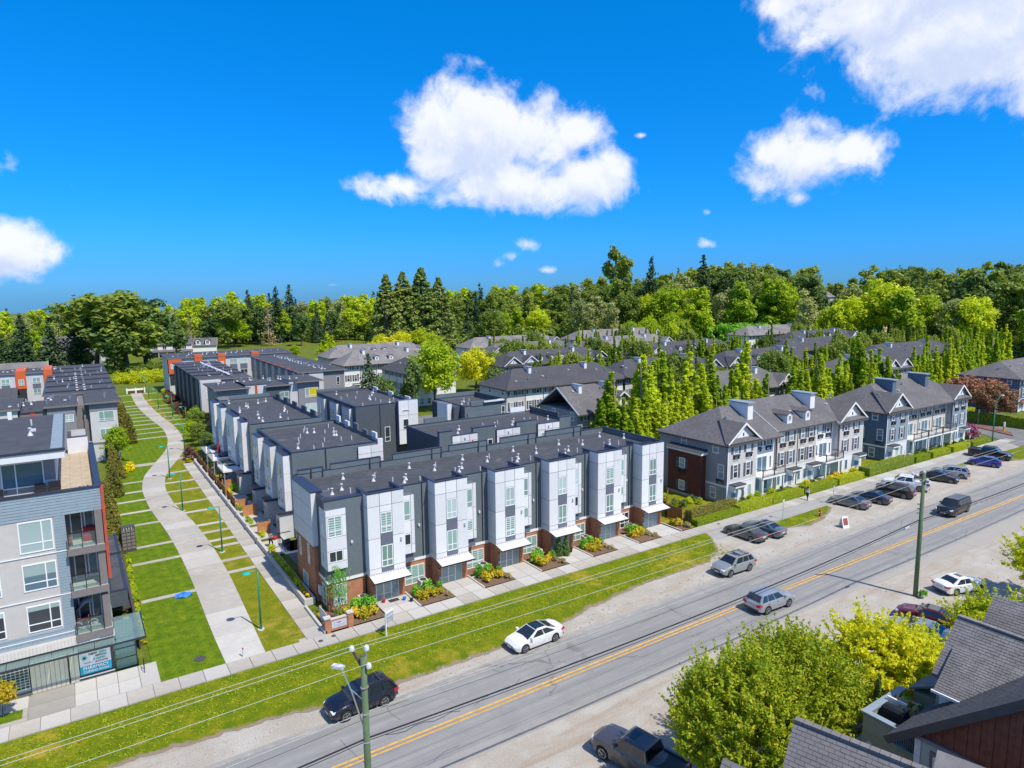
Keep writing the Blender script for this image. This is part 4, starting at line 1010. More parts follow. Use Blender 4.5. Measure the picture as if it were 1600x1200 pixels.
# things on the balconies and terrace
b = MB(); b.box(-.32, 54.6, 10.0, .38, 55.4, 10.35); b.box(-.32, 55.2, 10.35, .38, 55.45, 10.8); solo('sofa', b, M['cloth_r'], 'dark red sofa on the top balcony of the apartment block', 'sofa')
b = MB(); b.cyl((-1.1, 54.2, 9.95), (-1.1, 54.2, 10.55), .12, .09, 8); solo('water_bottle', b, M['redfin'], 'red canister standing on the top balcony by its rail', 'canister')
T2 = thing('bicycle', 'white bicycle leaning behind the lowest balcony rail of the apartment block', 'bicycle', (-.75, 54.0, 3.76))
for dx in (-.38, .38):
    b = MB(); n = 18
    for i in range(n):
        a0, a1 = 2*math.pi*i/n, 2*math.pi*(i+1)/n; b.cyl((.33*math.cos(a0), 0, .34+.33*math.sin(a0)), (.33*math.cos(a1), 0, .34+.33*math.sin(a1)), .03, .03, 5, False)
    w = part('wheel', b, M['ventw'], T2, (dx*1.3, 0, 0)); b = MB()
    for i in range(6): a0 = math.pi*i/6; b.cyl((-.3*math.cos(a0), 0, .34-.3*math.sin(a0)), (.3*math.cos(a0), 0, .34+.3*math.sin(a0)), .006, .006, 4)
    part('spokes', b, M['metal'], w, stuff=True)
b = MB(); b.tube([(-.5, 0, .34), (-.3, 0, .8), (.25, 0, .85), (.5, 0, .34)], .025); b.tube([(-.3, 0, .8), (-.02, 0, .32), (.25, 0, .85)], .025); b.tube([(-.5, 0, .34), (-.02, 0, .32)], .02); b.box(-.4, -.06, .88, -.2, .06, .93); b.tube([(.25, 0, .85), (.27, -.25, .98)], .02); b.tube([(.25, 0, .85), (.27, .25, .98)], .02)
part('frame', b, M['redfin'], T2)
T2 = thing('hanging_chair', 'grey domed hood of a hanging chair on the lowest balcony', 'hanging chair', (-.75, 54.9, 3.76))
b = MB()
prev = None
for i in range(7):
    t = i/6; ring = [(-.45+1.0*t, -.5+1.0*s, 1.2+.75*math.sin(t*1.9)*(.75+.25*math.cos((s-.5)*2.6))) for s in (0, .2, .4, .6, .8, 1)]
    if prev:
        for q in range(5): b.poly((prev[q], prev[q+1], ring[q+1], ring[q]))
    prev = ring
part('hood', b, M['cloth_w'], T2, smooth=True)
b = MB(); b.tube([(-.5, 0, 0), (-.55, 0, 1.0), (-.3, 0, 1.6)], .04); b.box(-.4, -.4, .35, .4, .4, .5); part('frame', b, M['black'], T2)
for i, (x, y, s) in enumerate(((-1.75, 56.2, .8), (-2.6, 56.4, .7))):
    b = MB(); b.box(-.45*s, -.4*s, 0, .45*s, .4*s, .45*s); b.box(-.45*s, .25*s, .45*s, .45*s, .42*s, 1.0*s); b.box(-.48*s, -.4*s, .45*s, -.36*s, .3*s, .65*s); b.box(.36*s, -.4*s, .45*s, .48*s, .3*s, .65*s)
    solo('patio_chair', b, M['cloth_k'], ('dark wicker armchair on the roof terrace beside the grey wall', 'dark wicker armchair on the roof terrace by the parapet, below the big window')[i], 'chair', (x, y, 13.37))
b = MB(); b.box(-5.3, 55, 13.35, -4.6, 55.9, 13.8); b.box(-5.3, 55.7, 13.8, -4.6, 55.9, 14.2); solo('patio_chair', b, M['cloth_k'], 'dark wicker seat at the far left of the roof terrace', 'chair')
b = MB()
for i in range(9): a = i*.7; b.cyl((-.1+.35*math.cos(a), 56.3+.25*math.sin(a*1.3), 13.38), (-.1+.35*math.cos(a+.8), 56.3+.25*math.sin(a*1.3+1), 13.42+.05*(i % 3)), .05, .05, 5)
solo('hose_coil', b, M['cloth_k'], 'dark coiled hose lying on the tan terrace tiles', 'hose')

# ================================================================ FLAT-ROOFED ROWS FARTHER UP THE GREENWAY
def over(T, x0, x1, y0, y1, z, wall, ov=.6, rise=0., dark='roof'):
    boxpart('wall', T, wall, (x0, y0, 0, x1, y1, z))
    b = MB(); zl, zh = z+.0, z+rise
    b.slab([(x0-ov, y0-ov, zl+.22), (x1+ov, y0-ov, zl+.22), (x1+ov, y1+ov, zh+.22), (x0-ov, y1+ov, zh+.22)], .2); part('roof', b, M[dark], T)
    b = MB(); b.box(x0-ov-.03, y0-ov-.05, zl+.0, x1+ov+.03, y0-ov-.002, zl+.25); part('fascia', b, M['taupe'], T)
random.seed(31)
T = building('townhouse_row', 'pale and grey row with a big overhanging flat roof just past the apartment block', 'townhouse row', 6, 129)
over(T, 1.75, 5.65, 129, 143, 9.7, 'lgrey'); boxpart('panel', T, 'mgrey', (1.7, 128.94, 8.45, 5.7, 129, 9.6))
win(T, 2.95, 128.96, 6.7, 2.2, 1.65, 'slideL', 'pg'); win(T, 2.95, 128.96, 3.75, 2.2, 1.65, 'slideL', 'pg'); boxpart('band', T, 'taupe', (1.7, 128.9, 3.0, 5.7, 129, 3.2)); boxpart('wall', T, 'dark', (3.4, 128.92, 0, 4.8, 129, 2.3))
boxpart('wall', T, 'taupe', (-.2, 130, 0, 1.75, 143, 9.5)); over(T, -4, -.2, 129.3, 143, 9.55, 'mgrey', .4); win(T, -2.7, 129.28, 7.0, 2.2, 1.2, 'slide', 'pl')
boxpart('wall', T, 'taupe', (-7.7, 130, 0, -4, 143, 9.0)); boxpart('roof', T, 'roof', (-7.8, 129.8, 9.0, -3.9, 143, 9.15)); boxpart('panel', T, 'redfin', (-6.2, 129.9, 7.0, -5.6, 130, 9.0))
over(T, -14, -7.8, 129.3, 143, 9.6, 'lgrey', .4); win(T, -9.6, 129.28, 7.0, 1.4, 1.4, 'slide', 'pd')
vents(T, [(random.uniform(-9, 5), 131+random.uniform(0, 8)) for i in range(16)], 9.9, (0, 1, 2, 3))
boxpart('post', T, 'taupe', (.9, 129.5, 0, 1.2, 129.8, 9.5))
T = building('townhouse_row', 'long dark flat roof with rows of shiny vents, left of the greenway', 'townhouse row', 6, 148)
over(T, -4.6, 6.3, 147, 206, 9.3, 'lgrey', .4, .25)
b = MB()
for i in range(6): b.box(-4.7, 150+i*9.2, 9.53+i*.04, 6.5, 150.25+i*9.2, 9.78+i*.04)
part('roof_step', b, M['cap'], T, stuff=True); boxpart('panel', T, 'redfin', (-4.5, 146.9, 6, -1.6, 146.99, 9.2)); boxpart('panel', T, 'slate2', (2.3, 146.9, 3, 6.3, 146.99, 9.2))
vents(T, [(.4+j*1.2, 150+i*4.2) for i in range(12) for j in range(2)], 9.72, (2, 3, 3)); vents(T, [(random.uniform(-4, 6), 150+i*2.4) for i in range(22)], 9.7, (0, 1, 2))
for ya in range(150, 204, 6): win(T, 6.3, ya, 5.8, 1.6, 1.8, 'two', 'pd', R(90))
T = building('townhouse_row', 'white and orange panelled row at the far left beyond the flat roofs', 'townhouse row', -5, 185)
over(T, -24, -5.6, 185, 196, 10.2, 'lgrey', .3)
for xa, xb in ((-10.8, -8.9), (-5.6, -4.0), (-16.5, -14.5)):
    boxpart('bay', T, 'orange', (xa, 184.6, 6.9, xb, 196, 10.9)); boxpart('balcony', T, 'dark', (xa+.1, 184.7, 4.3, xb-.1, 185, 6.8)); win(T, xa+.5, 184.57, 7.7, 1.0, 1.3, 'two', 'pl')
for xa in (-7.8, -13.4): win(T, xa, 184.97, 7.9, 1.5, 1.4, 'two', 'pg'); win(T, xa, 184.97, 5.4, 1.5, 1.3, 'two', 'pg'); boxpart('panel', T, 'slate2', (xa, 184.94, 6.75, xa+1.5, 184.99, 7.85))
vents(T, [(-14+i*.8, 187+random.uniform(0, 5)) for i in range(14)], 10.42, (2, 0, 3))
T = building('townhouse_row', 'small dark gable roof at the left edge before the orange panelled row', 'house', -12.5, 160)
boxpart('wall', T, 'lgrey', (-24, 158, 0, -9.8, 168, 7.6)); b = MB(); b.slab([(-25, 157.4, 7.6), (-9.3, 157.4, 7.6), (-9.3, 163, 9.6), (-25, 163, 9.6)], .2); b.slab([(-25, 163, 9.6), (-9.3, 163, 9.6), (-9.3, 168.6, 7.6), (-25, 168.6, 7.6)], .2); part('roof', b, M['shingd'], T)
win(T, -12, 157.97, 5, 1.2, 1.6, 'two', 'pd')
# right of the greenway
T = building('townhouse_row', 'pale flat roofed row with tall dark piers facing the far path', 'townhouse row', 22.5, 152)
over(T, 22.6, 32, 154, 196, 9.3, 'lgrey', .6, .25)
for i in range(6): boxpart('pier', T, 'char', (21.9, 155+i*7.0, 0, 22.62, 158.2+i*7.0, 9.25)); win(T, 22.58, 161.4+i*7.0, 5.8, 1.8, 3.0, 'two', 'pl', R(-90)); win(T, 22.58, 161.4+i*7.0, 2.2, 1.8, 2.4, 'two', 'pd', R(-90))
boxpart('wall', T, 'lgrey', (22.0, 152, 0, 26, 154.02, 9.4)); win(T, 23.0, 151.97, 5.6, .9, 1.6, 'plain', 'pl'); win(T, 23.0, 151.97, 1.0, 1.4, 1.6, 'plain', 'pd'); boxpart('fin', T, 'redfin', (26.0, 152.5, 0, 26.2, 154, 9.4))
b = MB()
for i in range(5): b.box(21.9, 161+i*7.0, 9.55, 32.7, 161.25+i*7.0, 9.85)
part('roof_step', b, M['cap'], T, stuff=True); vents(T, [(random.uniform(24, 31), 156+i*1.5) for i in range(26)], 9.7, (0, 1, 2, 3)); b = MB()
for i in range(8): b.box(28.5-.1*i, 158+i*4.2, 9.75, 29.1-.1*i, 161.6+i*4.2, 9.95)
part('skylight_strip', b, M['ventw'], T, stuff=True)
for ya in range(157, 195, 6): win(T, 32.0, ya, 5.8, 1.6, 1.8, 'two', 'pd', R(90))
T = building('townhouse_row', 'grey and white row with stepped overhanging roofs behind the second slate block', 'townhouse row', 22, 136)
over(T, 22.5, 27.7, 136, 147, 9.25, 'mgrey', .7); win(T, 24.2, 135.97, 6.0, 1.5, 1.3, 'two', 'pg'); boxpart('wall', T, 'lgrey', (27.7, 136.4, 0, 31.6, 147, 9.3)); boxpart('roof', T, 'roof', (27.6, 136.3, 9.75, 31.7, 147, 9.95)); boxpart('wall', T, 'lgrey', (27.7, 136.4, 9.3, 31.6, 136.7, 9.75)); boxpart('panel', T, 'redfin', (29.45, 136.33, 6, 29.9, 136.4, 9.7))
over(T, 31.6, 36, 136, 147, 9.2, 'char', .5); win(T, 34.0, 135.97, 6.5, 1.8, 1.5, 'two', 'pg'); boxpart('wall', T, 'lgrey', (36, 136.3, 0, 37.7, 147, 9.9)); boxpart('roof', T, 'roof', (35.9, 136.2, 9.9, 37.8, 147, 10.05))
over(T, 37.7, 42, 136, 147, 9.6, 'mgrey', .8); win(T, 39.0, 135.97, 6.4, 2.6, 1.95, 'slideL', 'pl'); win(T, 39.0, 135.97, 3.2, 2.6, 1.9, 'slideL', 'pl'); b = MB(); b.box(39.95, 135.93, 6.5, 41.5, 135.945, 8.2); part('blind', b, M['f_yel'], T)
vents(T, [(random.uniform(23, 41), 138+random.uniform(0, 6)) for i in range(22)], 10.0, (0, 1, 2, 3))
T = building('townhouse_row', 'orange and white panelled row closing the end of the greenway', 'townhouse row', 22.5, 208)
over(T, 22.3, 56, 208, 222, 9.8, 'lgrey', .5, .3)
for xa, w in ((22.3, 3.4), (29.0, 2.0), (35.2, 2.0), (44.4, 2.2)): boxpart('bay', T, 'orange', (xa, 207.5, 5.6, xa+w, 209.5, 10.6 if xa > 25 else 9.7)); boxpart('balcony', T, 'dark', (xa+.2, 207.8, 2.6, xa+w-.2, 208, 5.5)); win(T, xa+.5, 207.47, 7, 1.0, 1.4, 'two', 'pl')
for xa in (26.6, 32, 38.4, 41.2, 48, 51): win(T, xa, 207.97, 7.4, 2.0, 1.5, 'two', 'pl'); win(T, xa, 207.97, 4.2, 2.0, 1.5, 'two', 'pd'); boxpart('panel', T, 'slate2', (xa, 207.94, 5.8, xa+2, 207.99, 7.3))
vents(T, [(24+i*1.15, 210+random.uniform(0, 9)) for i in range(27)], 10.15, (2, 0, 3))
T = building('townhouse_row', 'taupe and grey row with red trim and lines of white vents on its roof', 'townhouse row', 43, 155)
over(T, 43.3, 54, 155, 203, 9.3, 'mgrey', .6, .2); boxpart('wall', T, 'lgrey', (45.4, 154.6, 0, 48.8, 155, 9.4)); win(T, 52.0, 154.97, 5.9, .8, 1.9, 'one', 'pd')
for i in range(7): boxpart('pier', T, 'beige', (42.7, 156+i*6.4, 0, 43.32, 158.4+i*6.4, 9.25)); win(T, 43.28, 161.6+i*6.4, 5.8, 1.5, 2.2, 'two', 'pd', R(-90)); boxpart('fascia', T, 'redfin', (42.5, 155.8+i*6.4, 9.55, 43.4, 156.1+i*6.4, 9.75))
vents(T, [(49+j*1.0+random.uniform(-.2, .2), 157+i*2.0) for i in range(22) for j in range(2)], 9.6, (3, 2, 0))
# ================================================================ TRADITIONAL TOWNHOUSE ROWS
def gableroof(T, xa, xb, D, he, rise, hipL, hipR, y0=0., ov=.45, m='shing', name='roof'):
    sl = rise/(D/2); e = he-ov*sl; ym = y0+D/2; zr = he+rise; ya, yb = y0-ov, y0+D+ov
    la, rb = xa-(ov if hipL is not None else 0), xb+(ov if hipR is not None else 0)
    hl = D/2*.95 if hipL == 'hip' else 0; hr = D/2*.95 if hipR == 'hip' else 0
    b = MB()
    b.slab([(la, ya, e), (rb, ya, e), (rb-hr, ym, zr), (la+hl, ym, zr)], .16)
    b.slab([(rb, yb, e), (la, yb, e), (la+hl, ym, zr), (rb-hr, ym, zr)], .16)
    if hl: b.slab([(la, yb, e), (la, ya, e), (la+hl, ym, zr)], .16)
    if hr: b.slab([(rb, ya, e), (rb, yb, e), (rb-hr, ym, zr)], .16)
    r = part(name, b, M[m], T)
    boxpart('gutter', T, 'bronze', (la, ya-.05, e-.2, rb, ya-.002, e-.02)); boxpart('gutter', T, 'bronze', (la, yb+.002, e-.2, rb, yb+.05, e-.02))
    if hl: boxpart('gutter', T, 'bronze', (la-.05, ya, e-.2, la-.002, yb, e-.02))
    if hr: boxpart('gutter', T, 'bronze', (rb+.002, ya, e-.2, rb+.05, yb, e-.02))
    for x, h in ((la, hipL), (rb, hipR)):
        if h == 'gable':
            b = MB(); sg = -1 if x == la else 1
            b.slab([(x+sg*.03, ya, e+.05), (x+sg*.03, ym, zr+.05), (x+sg*.03, yb, e+.05), (x+sg*.03, yb, e-.2), (x+sg*.03, ym, zr-.22), (x+sg*.03, ya, e-.2)], .06, (-sg, 0, 0)); part('rake_board', b, M['trim'], T)
    return sl
def crossgable(T, xa, xb, yf, he, pk, sl, y0, wallm, m='shing', ov=.45):
    xc = (xa+xb)/2; hw = (xb-xa)/2+.35; e = he-.05; yb = y0+(pk-he)/sl; ye = y0+.1
    b = MB()
    for s in (-1, 1): b.slab([(xc+s*hw, yf-ov, e), (xc, yf-ov, pk), (xc, yb, pk), (xc+s*hw, ye, e)], .14)
    part('roof', b, M[m], T, label='cross gable roof')
    b = MB()
    for s in (-1, 1): b.slab([(xc+s*(hw+.1), yf-ov-.02, e-.03), (xc, yf-ov-.02, pk+.07), (xc, yf-ov-.02, pk-.2), (xc+s*(hw-.12), yf-ov-.02, e-.1)], .07, (0, 1, 0))
    part('rake_board', b, M['trim'], T)
    b = MB(); b.slab([(xa, yf, e-.1), (xb, yf, e-.1), (xc, yf, pk-.15)], .15, (0, 1, 0)); part('gable_wall', b, M[wallm], T)
    b = MB(); b.slab([(xa-.2, yf-.5, he-.02), (xb+.2, yf-.5, he-.02), (xb-.3, yf-.02, he+.42), (xa+.3, yf-.02, he+.42)], .1); part('pent_roof', b, M[m], T)
    b = MB(); b.slab([(xc-1.1, yf-.04, he+.45), (xc+1.1, yf-.04, he+.45), (xc, yf-.04, he+1.55)], .05, (0, 1, 0)); part('gable_panel', b, M['trim'], T)
    boxpart('louvre', T, 'shutter', (xc-.13, yf-.07, he+.62, xc+.13, yf-.041, he+1.05))
def shutter(T, x, y, z, h, rz=0, w=.42):
    key = ('sh', round(h, 2), w)
    if key not in _wc:
        b = MB(); b.box(0, -.04, 0, w, 0, h)
        for i in range(int(h/.16)): b.box(.05, -.055, .06+i*.16, w-.05, -.04, .15+i*.16)
        _wc[key] = b.mesh('shutter', M['shutter'])
    link('shutter', _wc[key], T, (x, y, z), rz)
def wbox(T, x, y, z, w, rz=0):
    key = ('wb', round(w, 2))
    if key not in _wc:
        b = MB(); b.box(0, -.28, -.26, w, 0, -.04); b.box(.08, -.2, -.62, w-.08, -.16, -.58); b.box(.08, -.24, -.6, .12, 0, -.26); b.box(w-.12, -.24, -.6, w-.08, 0, -.26)
        _wc[key] = b.mesh('window_box', M['boxd'])
    link('window_box', _wc[key], T, (x, y, z), rz)
def porch(T, x, y, w):
    p = boxpart('porch_roof', T, 'shingd', (x, y-1.1, 2.55, x+w, y, 2.68)); boxpart('porch_trim', p, 'trim', (x+.05, y-1.05, 2.3, x+w-.05, y, 2.547))
    boxpart('bracket', p, 'trim', (x+.1, y-.9, 1.7, x+.22, y, 2.3)); boxpart('bracket', p, 'trim', (x+w-.22, y-.9, 1.7, x+w-.1, y, 2.3))
def door(T, x, y, w=.85):
    d = boxpart('door', T, 'bluegrey', (x, y-.05, .15, x+w, y-.001, 2.1)); boxpart('door_frame', d, 'trim', (x-.1, y-.04, .15, x-.001, y, 2.2), (x+w+.001, y-.04, .15, x+w+.1, y, 2.2), (x-.1, y-.04, 2.101, x+w+.1, y, 2.2)); boxpart('step', d, 'conc', (x-.3, y-1.0, 0, x+w+.3, y-.06, .15))
    boxpart('handle', d, 'metal', (x+w-.12, y-.09, 1.05, x+w-.06, y-.05, 1.2))
def tradrow(name_label, x, y, rz, units, D, he=8., rise=3.4, det=2, hips=('hip', 'hip'), chim=(), dorm=(), sections=None, z=0., group=None, wallend=None, m='shing'):
    T = thing('townhouse_row', name_label, 'townhouse row', (x, y, z), rz, group)
    L = sum(u[0] for u in units); secs = sections or ((0, L, 0, 0),)
    sl = rise/(D/2)
    for i, (xa, xb, dy, dz) in enumerate(secs):
        gableroof(T, xa, xb, D-dy, he+dz, sl*(D-dy)/2, hips[0] if i == 0 else 'gable', hips[1] if i == len(secs)-1 else None, dy, m=m)
    xa = 0.
    for i, u in enumerate(units):
        w, wm, kind = u[:3]; fo = u[3] if len(u) > 3 else 0.; xb = xa+w; yf = fo
        boxpart('wall', T, wm, (xa, yf, 2.75, xb, D, he+.02)); 
        gm = 'twhite' if det else wm
        boxpart('ground_wall', T, gm, (xa+.002, yf-.01, 0, xb-.002, yf+2, 2.65)); boxpart('ground_wall', T, wm, (xa, yf+2, 0, xb, D, 2.75)); boxpart('band', T, 'trim', (xa-.02, yf-.05, 2.65, xb+.02, yf+2, 2.78))
        if det == 2:
            b = MB(); b.siding(xa+.12, xb-.12, 2.8, he-.1, yf-.004, .16, .014); part('siding', b, M[wm], T, stuff=True)
            for q in (xa, xb-.14): boxpart('corner_trim', T, 'trim', (q, yf-.03, 2.78, q+.14, yf+.1, he-.05))
        n = max(1, int(w/4.2+.4)) if kind != 'gable' else 1
        for k in range(n):
            ca = xa+w*k/n; cw = w/n
            for f in (.27, .70):
                wx = ca+cw*f-.47
                p = random.choice(('pd', 'pd', 'pb', 'pg', 'pl'))
                win(T, wx, yf, he-1.62, .94, 1.47, 'sash', p)
                if det: shutter(T, wx-.44, yf, he-1.55, 1.33); shutter(T, wx+.96, yf, he-1.55, 1.33)
                if det == 2: wbox(T, wx-.08, yf, he-1.62, 1.1)
                if kind != 'balc':
                    win(T, wx, yf, 3.2, .94, 1.9, 'sash', random.choice(('pd', 'pb', 'pd', 'pg')))
                    if det: shutter(T, wx-.44, yf, 3.25, 1.78); shutter(T, wx+.96, yf, 3.25, 1.78)
            if kind == 'balc':
                win(T, ca+cw*.25, yf, 2.86, cw*.42, 2.15, 'door', 'pb', name='patio_door'); win(T, ca+cw*.08, yf, 3.2, .42, 1.7, 'plain', 'pd'); win(T, ca+cw*.82-.2, yf, 3.2, .42, 1.7, 'plain', 'pd')
                bal = boxpart('balcony', T, 'trim', (ca+.1, yf-1.9, 2.5, ca+cw-.1, yf-.06, 2.72)); b = MB()
                b.box(ca+.1, yf-1.88, 3.66, ca+cw-.1, yf-1.80, 3.74); b.box(ca+.1, yf-1.8, 3.66, ca+.18, yf-.1, 3.74); b.box(ca+cw-.18, yf-1.8, 3.66, ca+cw-.1, yf-.1, 3.74)
                b.box(ca+.12, yf-1.86, 2.82, ca+cw-.12, yf-1.82, 2.88)
                for q in range(int(cw/.16)): b.box(ca+.14+q*.16, yf-1.85, 2.72, ca+.165+q*.16, yf-1.83, 3.66)
                for q in (ca+.1, ca+cw/2, ca+cw-.2): b.box(q, yf-1.89, 2.72, q+.1, yf-1.79, 3.9)
                part('railing', b, M['bronze'], bal)
                for q in (ca+.2, ca+cw-.4): b = MB(); b.box(q, yf-1.8, 0, q+.22, yf-1.58, 2.5); part('column', b, M['trim'], bal)
                if det: door(T, ca+cw*.2, yf); win(T, ca+cw*.55, yf, .35, .9, 1.7, 'plain', 'pb')
            elif det:
                if kind == 'gable': porch(T, ca+.35 if i == 0 else ca+cw-2.5, yf, 2.1); door(T, ca+.9 if i == 0 else ca+cw-1.9, yf); g0 = ca+cw*.48 if i == 0 else ca+cw*.08
                else: porch(T, ca+cw*.5, yf, 2.1); door(T, ca+cw*.5+.5, yf); g0 = ca+cw*.06
                for q in (0, 1.35): win(T, g0+q, yf, .5, .72, 1.55, 'plain', random.choice(('pb', 'pl')))
        if kind == 'gable': crossgable(T, xa, xb, yf, he, he+w*.40, sl, 0, wm, m)
        if det and i:
            b = MB(); b.box(xa-.05, yf-.1, .1, xa+.05, yf-.06, he-.1); part('downpipe', b, M['bronze'], T)
        xa = xb
    # end walls
    for xe, rz_, sg in ((0, R(-90), -1), (L, R(90), 1)):
        if det:
            boxpart('band', T, 'trim', (xe-.04 if sg < 0 else xe+.002, .1, 2.2, xe-.002 if sg < 0 else xe+.04, D*.6, 2.45))
            for f, zz, h in ((.62, he-1.6, 1.45), (.16, he-1.6, 1.45), (.34, 3.2, 1.92), (.08, 3.2, 1.92), (.34, .4, 1.55), (.18, .4, 1.55)):
                win(T, xe, D*f+(.55 if sg < 0 else 0), zz, 1.0, h, 'sash', random.choice(('pd', 'pb', 'pg')), rz_)
                if det == 2 and 3 < zz < 4: wbox(T, xe, D*f+(.6 if sg < 0 else -.05), zz, 1.1, rz_)
        else: win(T, xe, D*.4, he-1.8, 1.0, 1.4, 'sash', 'pd', rz_)
    for cx, cyy, c in chim:
        zb = he+min(cyy, D-cyy)*sl
        q = 1. if det == 2 else .62; ch = boxpart('chimney', T, c, (cx-.55*q, cyy-1.5*q, zb-1.2, cx+.55*q, cyy+1.5*q, zb+1.35*q)); boxpart('chimney_cap', ch, 'bluegrey', (cx-.8*q, cyy-1.75*q, zb+1.35*q, cx+.8*q, cyy+1.75*q, zb+1.5*q))
    for cx, dz in dorm:
        yf = 1.7; zf = he+dz+yf*sl
        d = boxpart('dormer', T, 'trim', (cx-.55, yf-.6, zf-.7, cx+.55, yf+2.2, zf+.85)); win(d, cx-.3, yf-.61, zf-.15, .6, .75, 'low', 'pd')
        b = MB()
        for s in (-1, 1): b.slab([(cx+s*.85, yf-.8, zf+.72), (cx, yf-.8, zf+1.2), (cx, yf+2.9, zf+1.2), (cx+s*.85, yf+2.4, zf+.72)], .1)
        part('dormer_roof', b, M[m], d)
    for k in range(int(L/4)):
        q = random.uniform(1.5, L-1.5); yq = random.uniform(D*.15, D*.4); link('roof_vent', V3 if k % 2 else V4, T, (q, yq, he+yq*sl-.03), 0)
    return T
random.seed(12)
T = tradrow('grey gabled townhouse row with brick side box and cream middle, right of the white row', 68, 54.2, 0,
    [(5.8, 'tgreyl', 'gable'), (5.0, 'twhite', 'balc', .9), (4.6, 'cream', 'double', .6), (4.6, 'cream', 'double', .6), (4.6, 'twhite', 'balc', .9), (6.4, 'tgreyl', 'gable')], 11.6, 8, 3.4, 2, ('hip', 'hip'),
    chim=((8.0, 4.4, 'twhite'), (22.2, 4.4, 'twhite')), dorm=((14.2, .3), (18.4, .3)), sections=((0, 10.8, 0, 0), (10.8, 24.6, .6, .45), (24.6, 31.0, 0, .0)))
boxpart('wall', T, 'tgrey', (-.02, .1, 0, -.001, 11.55, 8)); b = MB(); b.sidingx(.15, 11.5, .2, 7.9, -.02, .16, .014); part('siding', b, M['tgrey'], T, stuff=True)
bx = boxpart('brick_bay', T, 'brickd', (-1.0, 3.4, -.05, -.03, 9.1, 5.9)); boxpart('bay_cornice', bx, 'trim', (-1.2, 3.2, 5.9, -.03, 9.3, 6.25)); b = MB(); b.slab([(-1.3, 3.1, 6.27), (-.02, 3.1, 6.6), (-.02, 9.4, 6.6), (-1.3, 9.4, 6.27)], .05); part('bay_roof', b, M['shingd'], bx)
for zz, h in ((3.6, 1.4), (.6, 1.35)):
    win(T, -1.0, 7.1, zz, 1.05, h, 'sash', 'pg', R(-90)); shutter(T, -1.0, 7.6, zz+.05, h-.1, R(-90)); shutter(T, -1.0, 6.03, zz+.05, h-.1, R(-90))
wbox(T, -1.0, 7.15, 3.6, 1.15, R(-90)); boxpart('brick_base', bx, 'conc', (-1.12, 3.3, 0, -1.002, 9.2, .3))
T = tradrow('blue gabled townhouse row with cream balconied middle, farther along the street', 105.8, 54.2, 0,
    [(6.6, 'bluegrey', 'gable'), (4.9, 'cream', 'balc', .9), (4.9, 'cream', 'balc', .9), (4.9, 'cream', 'balc', .9), (5.6, 'bluegrey', 'gable')], 11.6, 8, 3.4, 2, ('hip', 'hip'),
    chim=((7.6, 4.6, 'blue'), (18.8, 4.8, 'blue')))
boxpart('wall', T, 'blue', (-.02, .1, 0, -.001, 11.55, 8)); b = MB(); b.sidingx(.15, 11.5, .2, 7.9, -.02, .16, .014); part('siding', b, M['blue'], T, stuff=True)
# ---- rows in the second and third ranks
def generic(lbl, x, y, rz, n, w, cols, D=11, he=8., det=1, gab=(0, -1), chim=True, dorm=0, z=0., rise=3.2, m='shing', hips=('hip', 'hip'), kind='double'):
    us = []
    for i in range(n):
        g_ = i in gab or i-n in gab
        us.append((w+(.8 if g_ else 0), cols[i % len(cols)], 'gable' if g_ else kind, 0 if g_ else .5))
    L = sum(u[0] for u in us)
    return tradrow(lbl, x, y, rz, us, D, he, rise, det, hips, [(L*f, D*.42, 'twhite') for f in ((.25, .72) if chim else ())], [(L*(.35+.3*k/max(1, dorm)), .0) for k in range(dorm)], None, z, None, None, m)
random.seed(17)
generic('dark roofed row with white and beige front behind the small slate block', 72.5, 112, 0, 7, 4.6, ['tgreyl', 'twhite', 'twhite', 'tgreyl'], 11, gab=(), m='shingd')
T = generic('beige gabled house with tall front gable, beside the bright columnar trees', 68.2, 84, 0, 2, 6.0, ['tgrey'], 11, gab=(1,), chim=True, hips=('gable', 'hip'), he=7.6, rise=3.6)
generic('blue-grey row with white gables and dormers behind the dark roofed row', 95, 148, 0, 7, 4.8, ['bluegrey', 'twhite', 'bluegrey'], 11, gab=(0, 1, -1), dorm=3, m='shingd')
generic('white fronted row facing left over the middle court, behind the big round tree', 67.6, 166, R(-90), 4, 4.8, ['twhite'], 12, gab=(), chim=False, m='shingd')
generic('light roofed row across the far court beyond the white fronted row', 62, 178, 0, 6, 4.8, ['twhite', 'tgreyl'], 11, gab=(), dorm=2, m='shing2')
generic('pale roofed row at the edge of the field behind the lime tree', 66, 203, 0, 7, 4.8, ['tgreyl'], 11, gab=(-1,), dorm=3, m='shing2', det=0)
generic('grey roofed row behind the tall columnar trees, left part', 104, 112, 0, 7, 4.6, ['tgreyl', 'twhite'], 11, gab=(-1,), m='shingd')
generic('grey row with cream end wall directly behind the columnar trees', 99, 85, 0, 6, 4.6, ['tgrey', 'twhite', 'tgrey'], 11, gab=(-1,), he=7.6)
generic('twin gabled grey house with cream side wall behind the blue row', 148, 84, 0, 5, 4.8, ['tgrey', 'tgrey'], 12, gab=(-1, -2), m='shing')
generic('dark roofed row with dormers and brick panels among the columnar trees', 140, 112, 0, 8, 4.6, ['bluegrey', 'brickd', 'twhite'], 11, gab=(0,), dorm=2, m='shingd')
generic('long dark roofed grey row at the right behind the twin gabled house', 188, 98, 0, 9, 4.8, ['tgrey', 'twhite'], 12, gab=(-1,), m='shingd')
generic('dark row with two chimneys beyond the long grey row on the right', 190, 128, 0, 9, 4.8, ['tgrey', 'twhite'], 11, gab=(-1,), m='shingd')
generic('row of blue gables and dormers far back in the middle of the estate', 146, 146, 0, 8, 4.8, ['bluegrey', 'twhite', 'bluegrey'], 11, gab=(0, 3, -1), dorm=2, m='shingd')
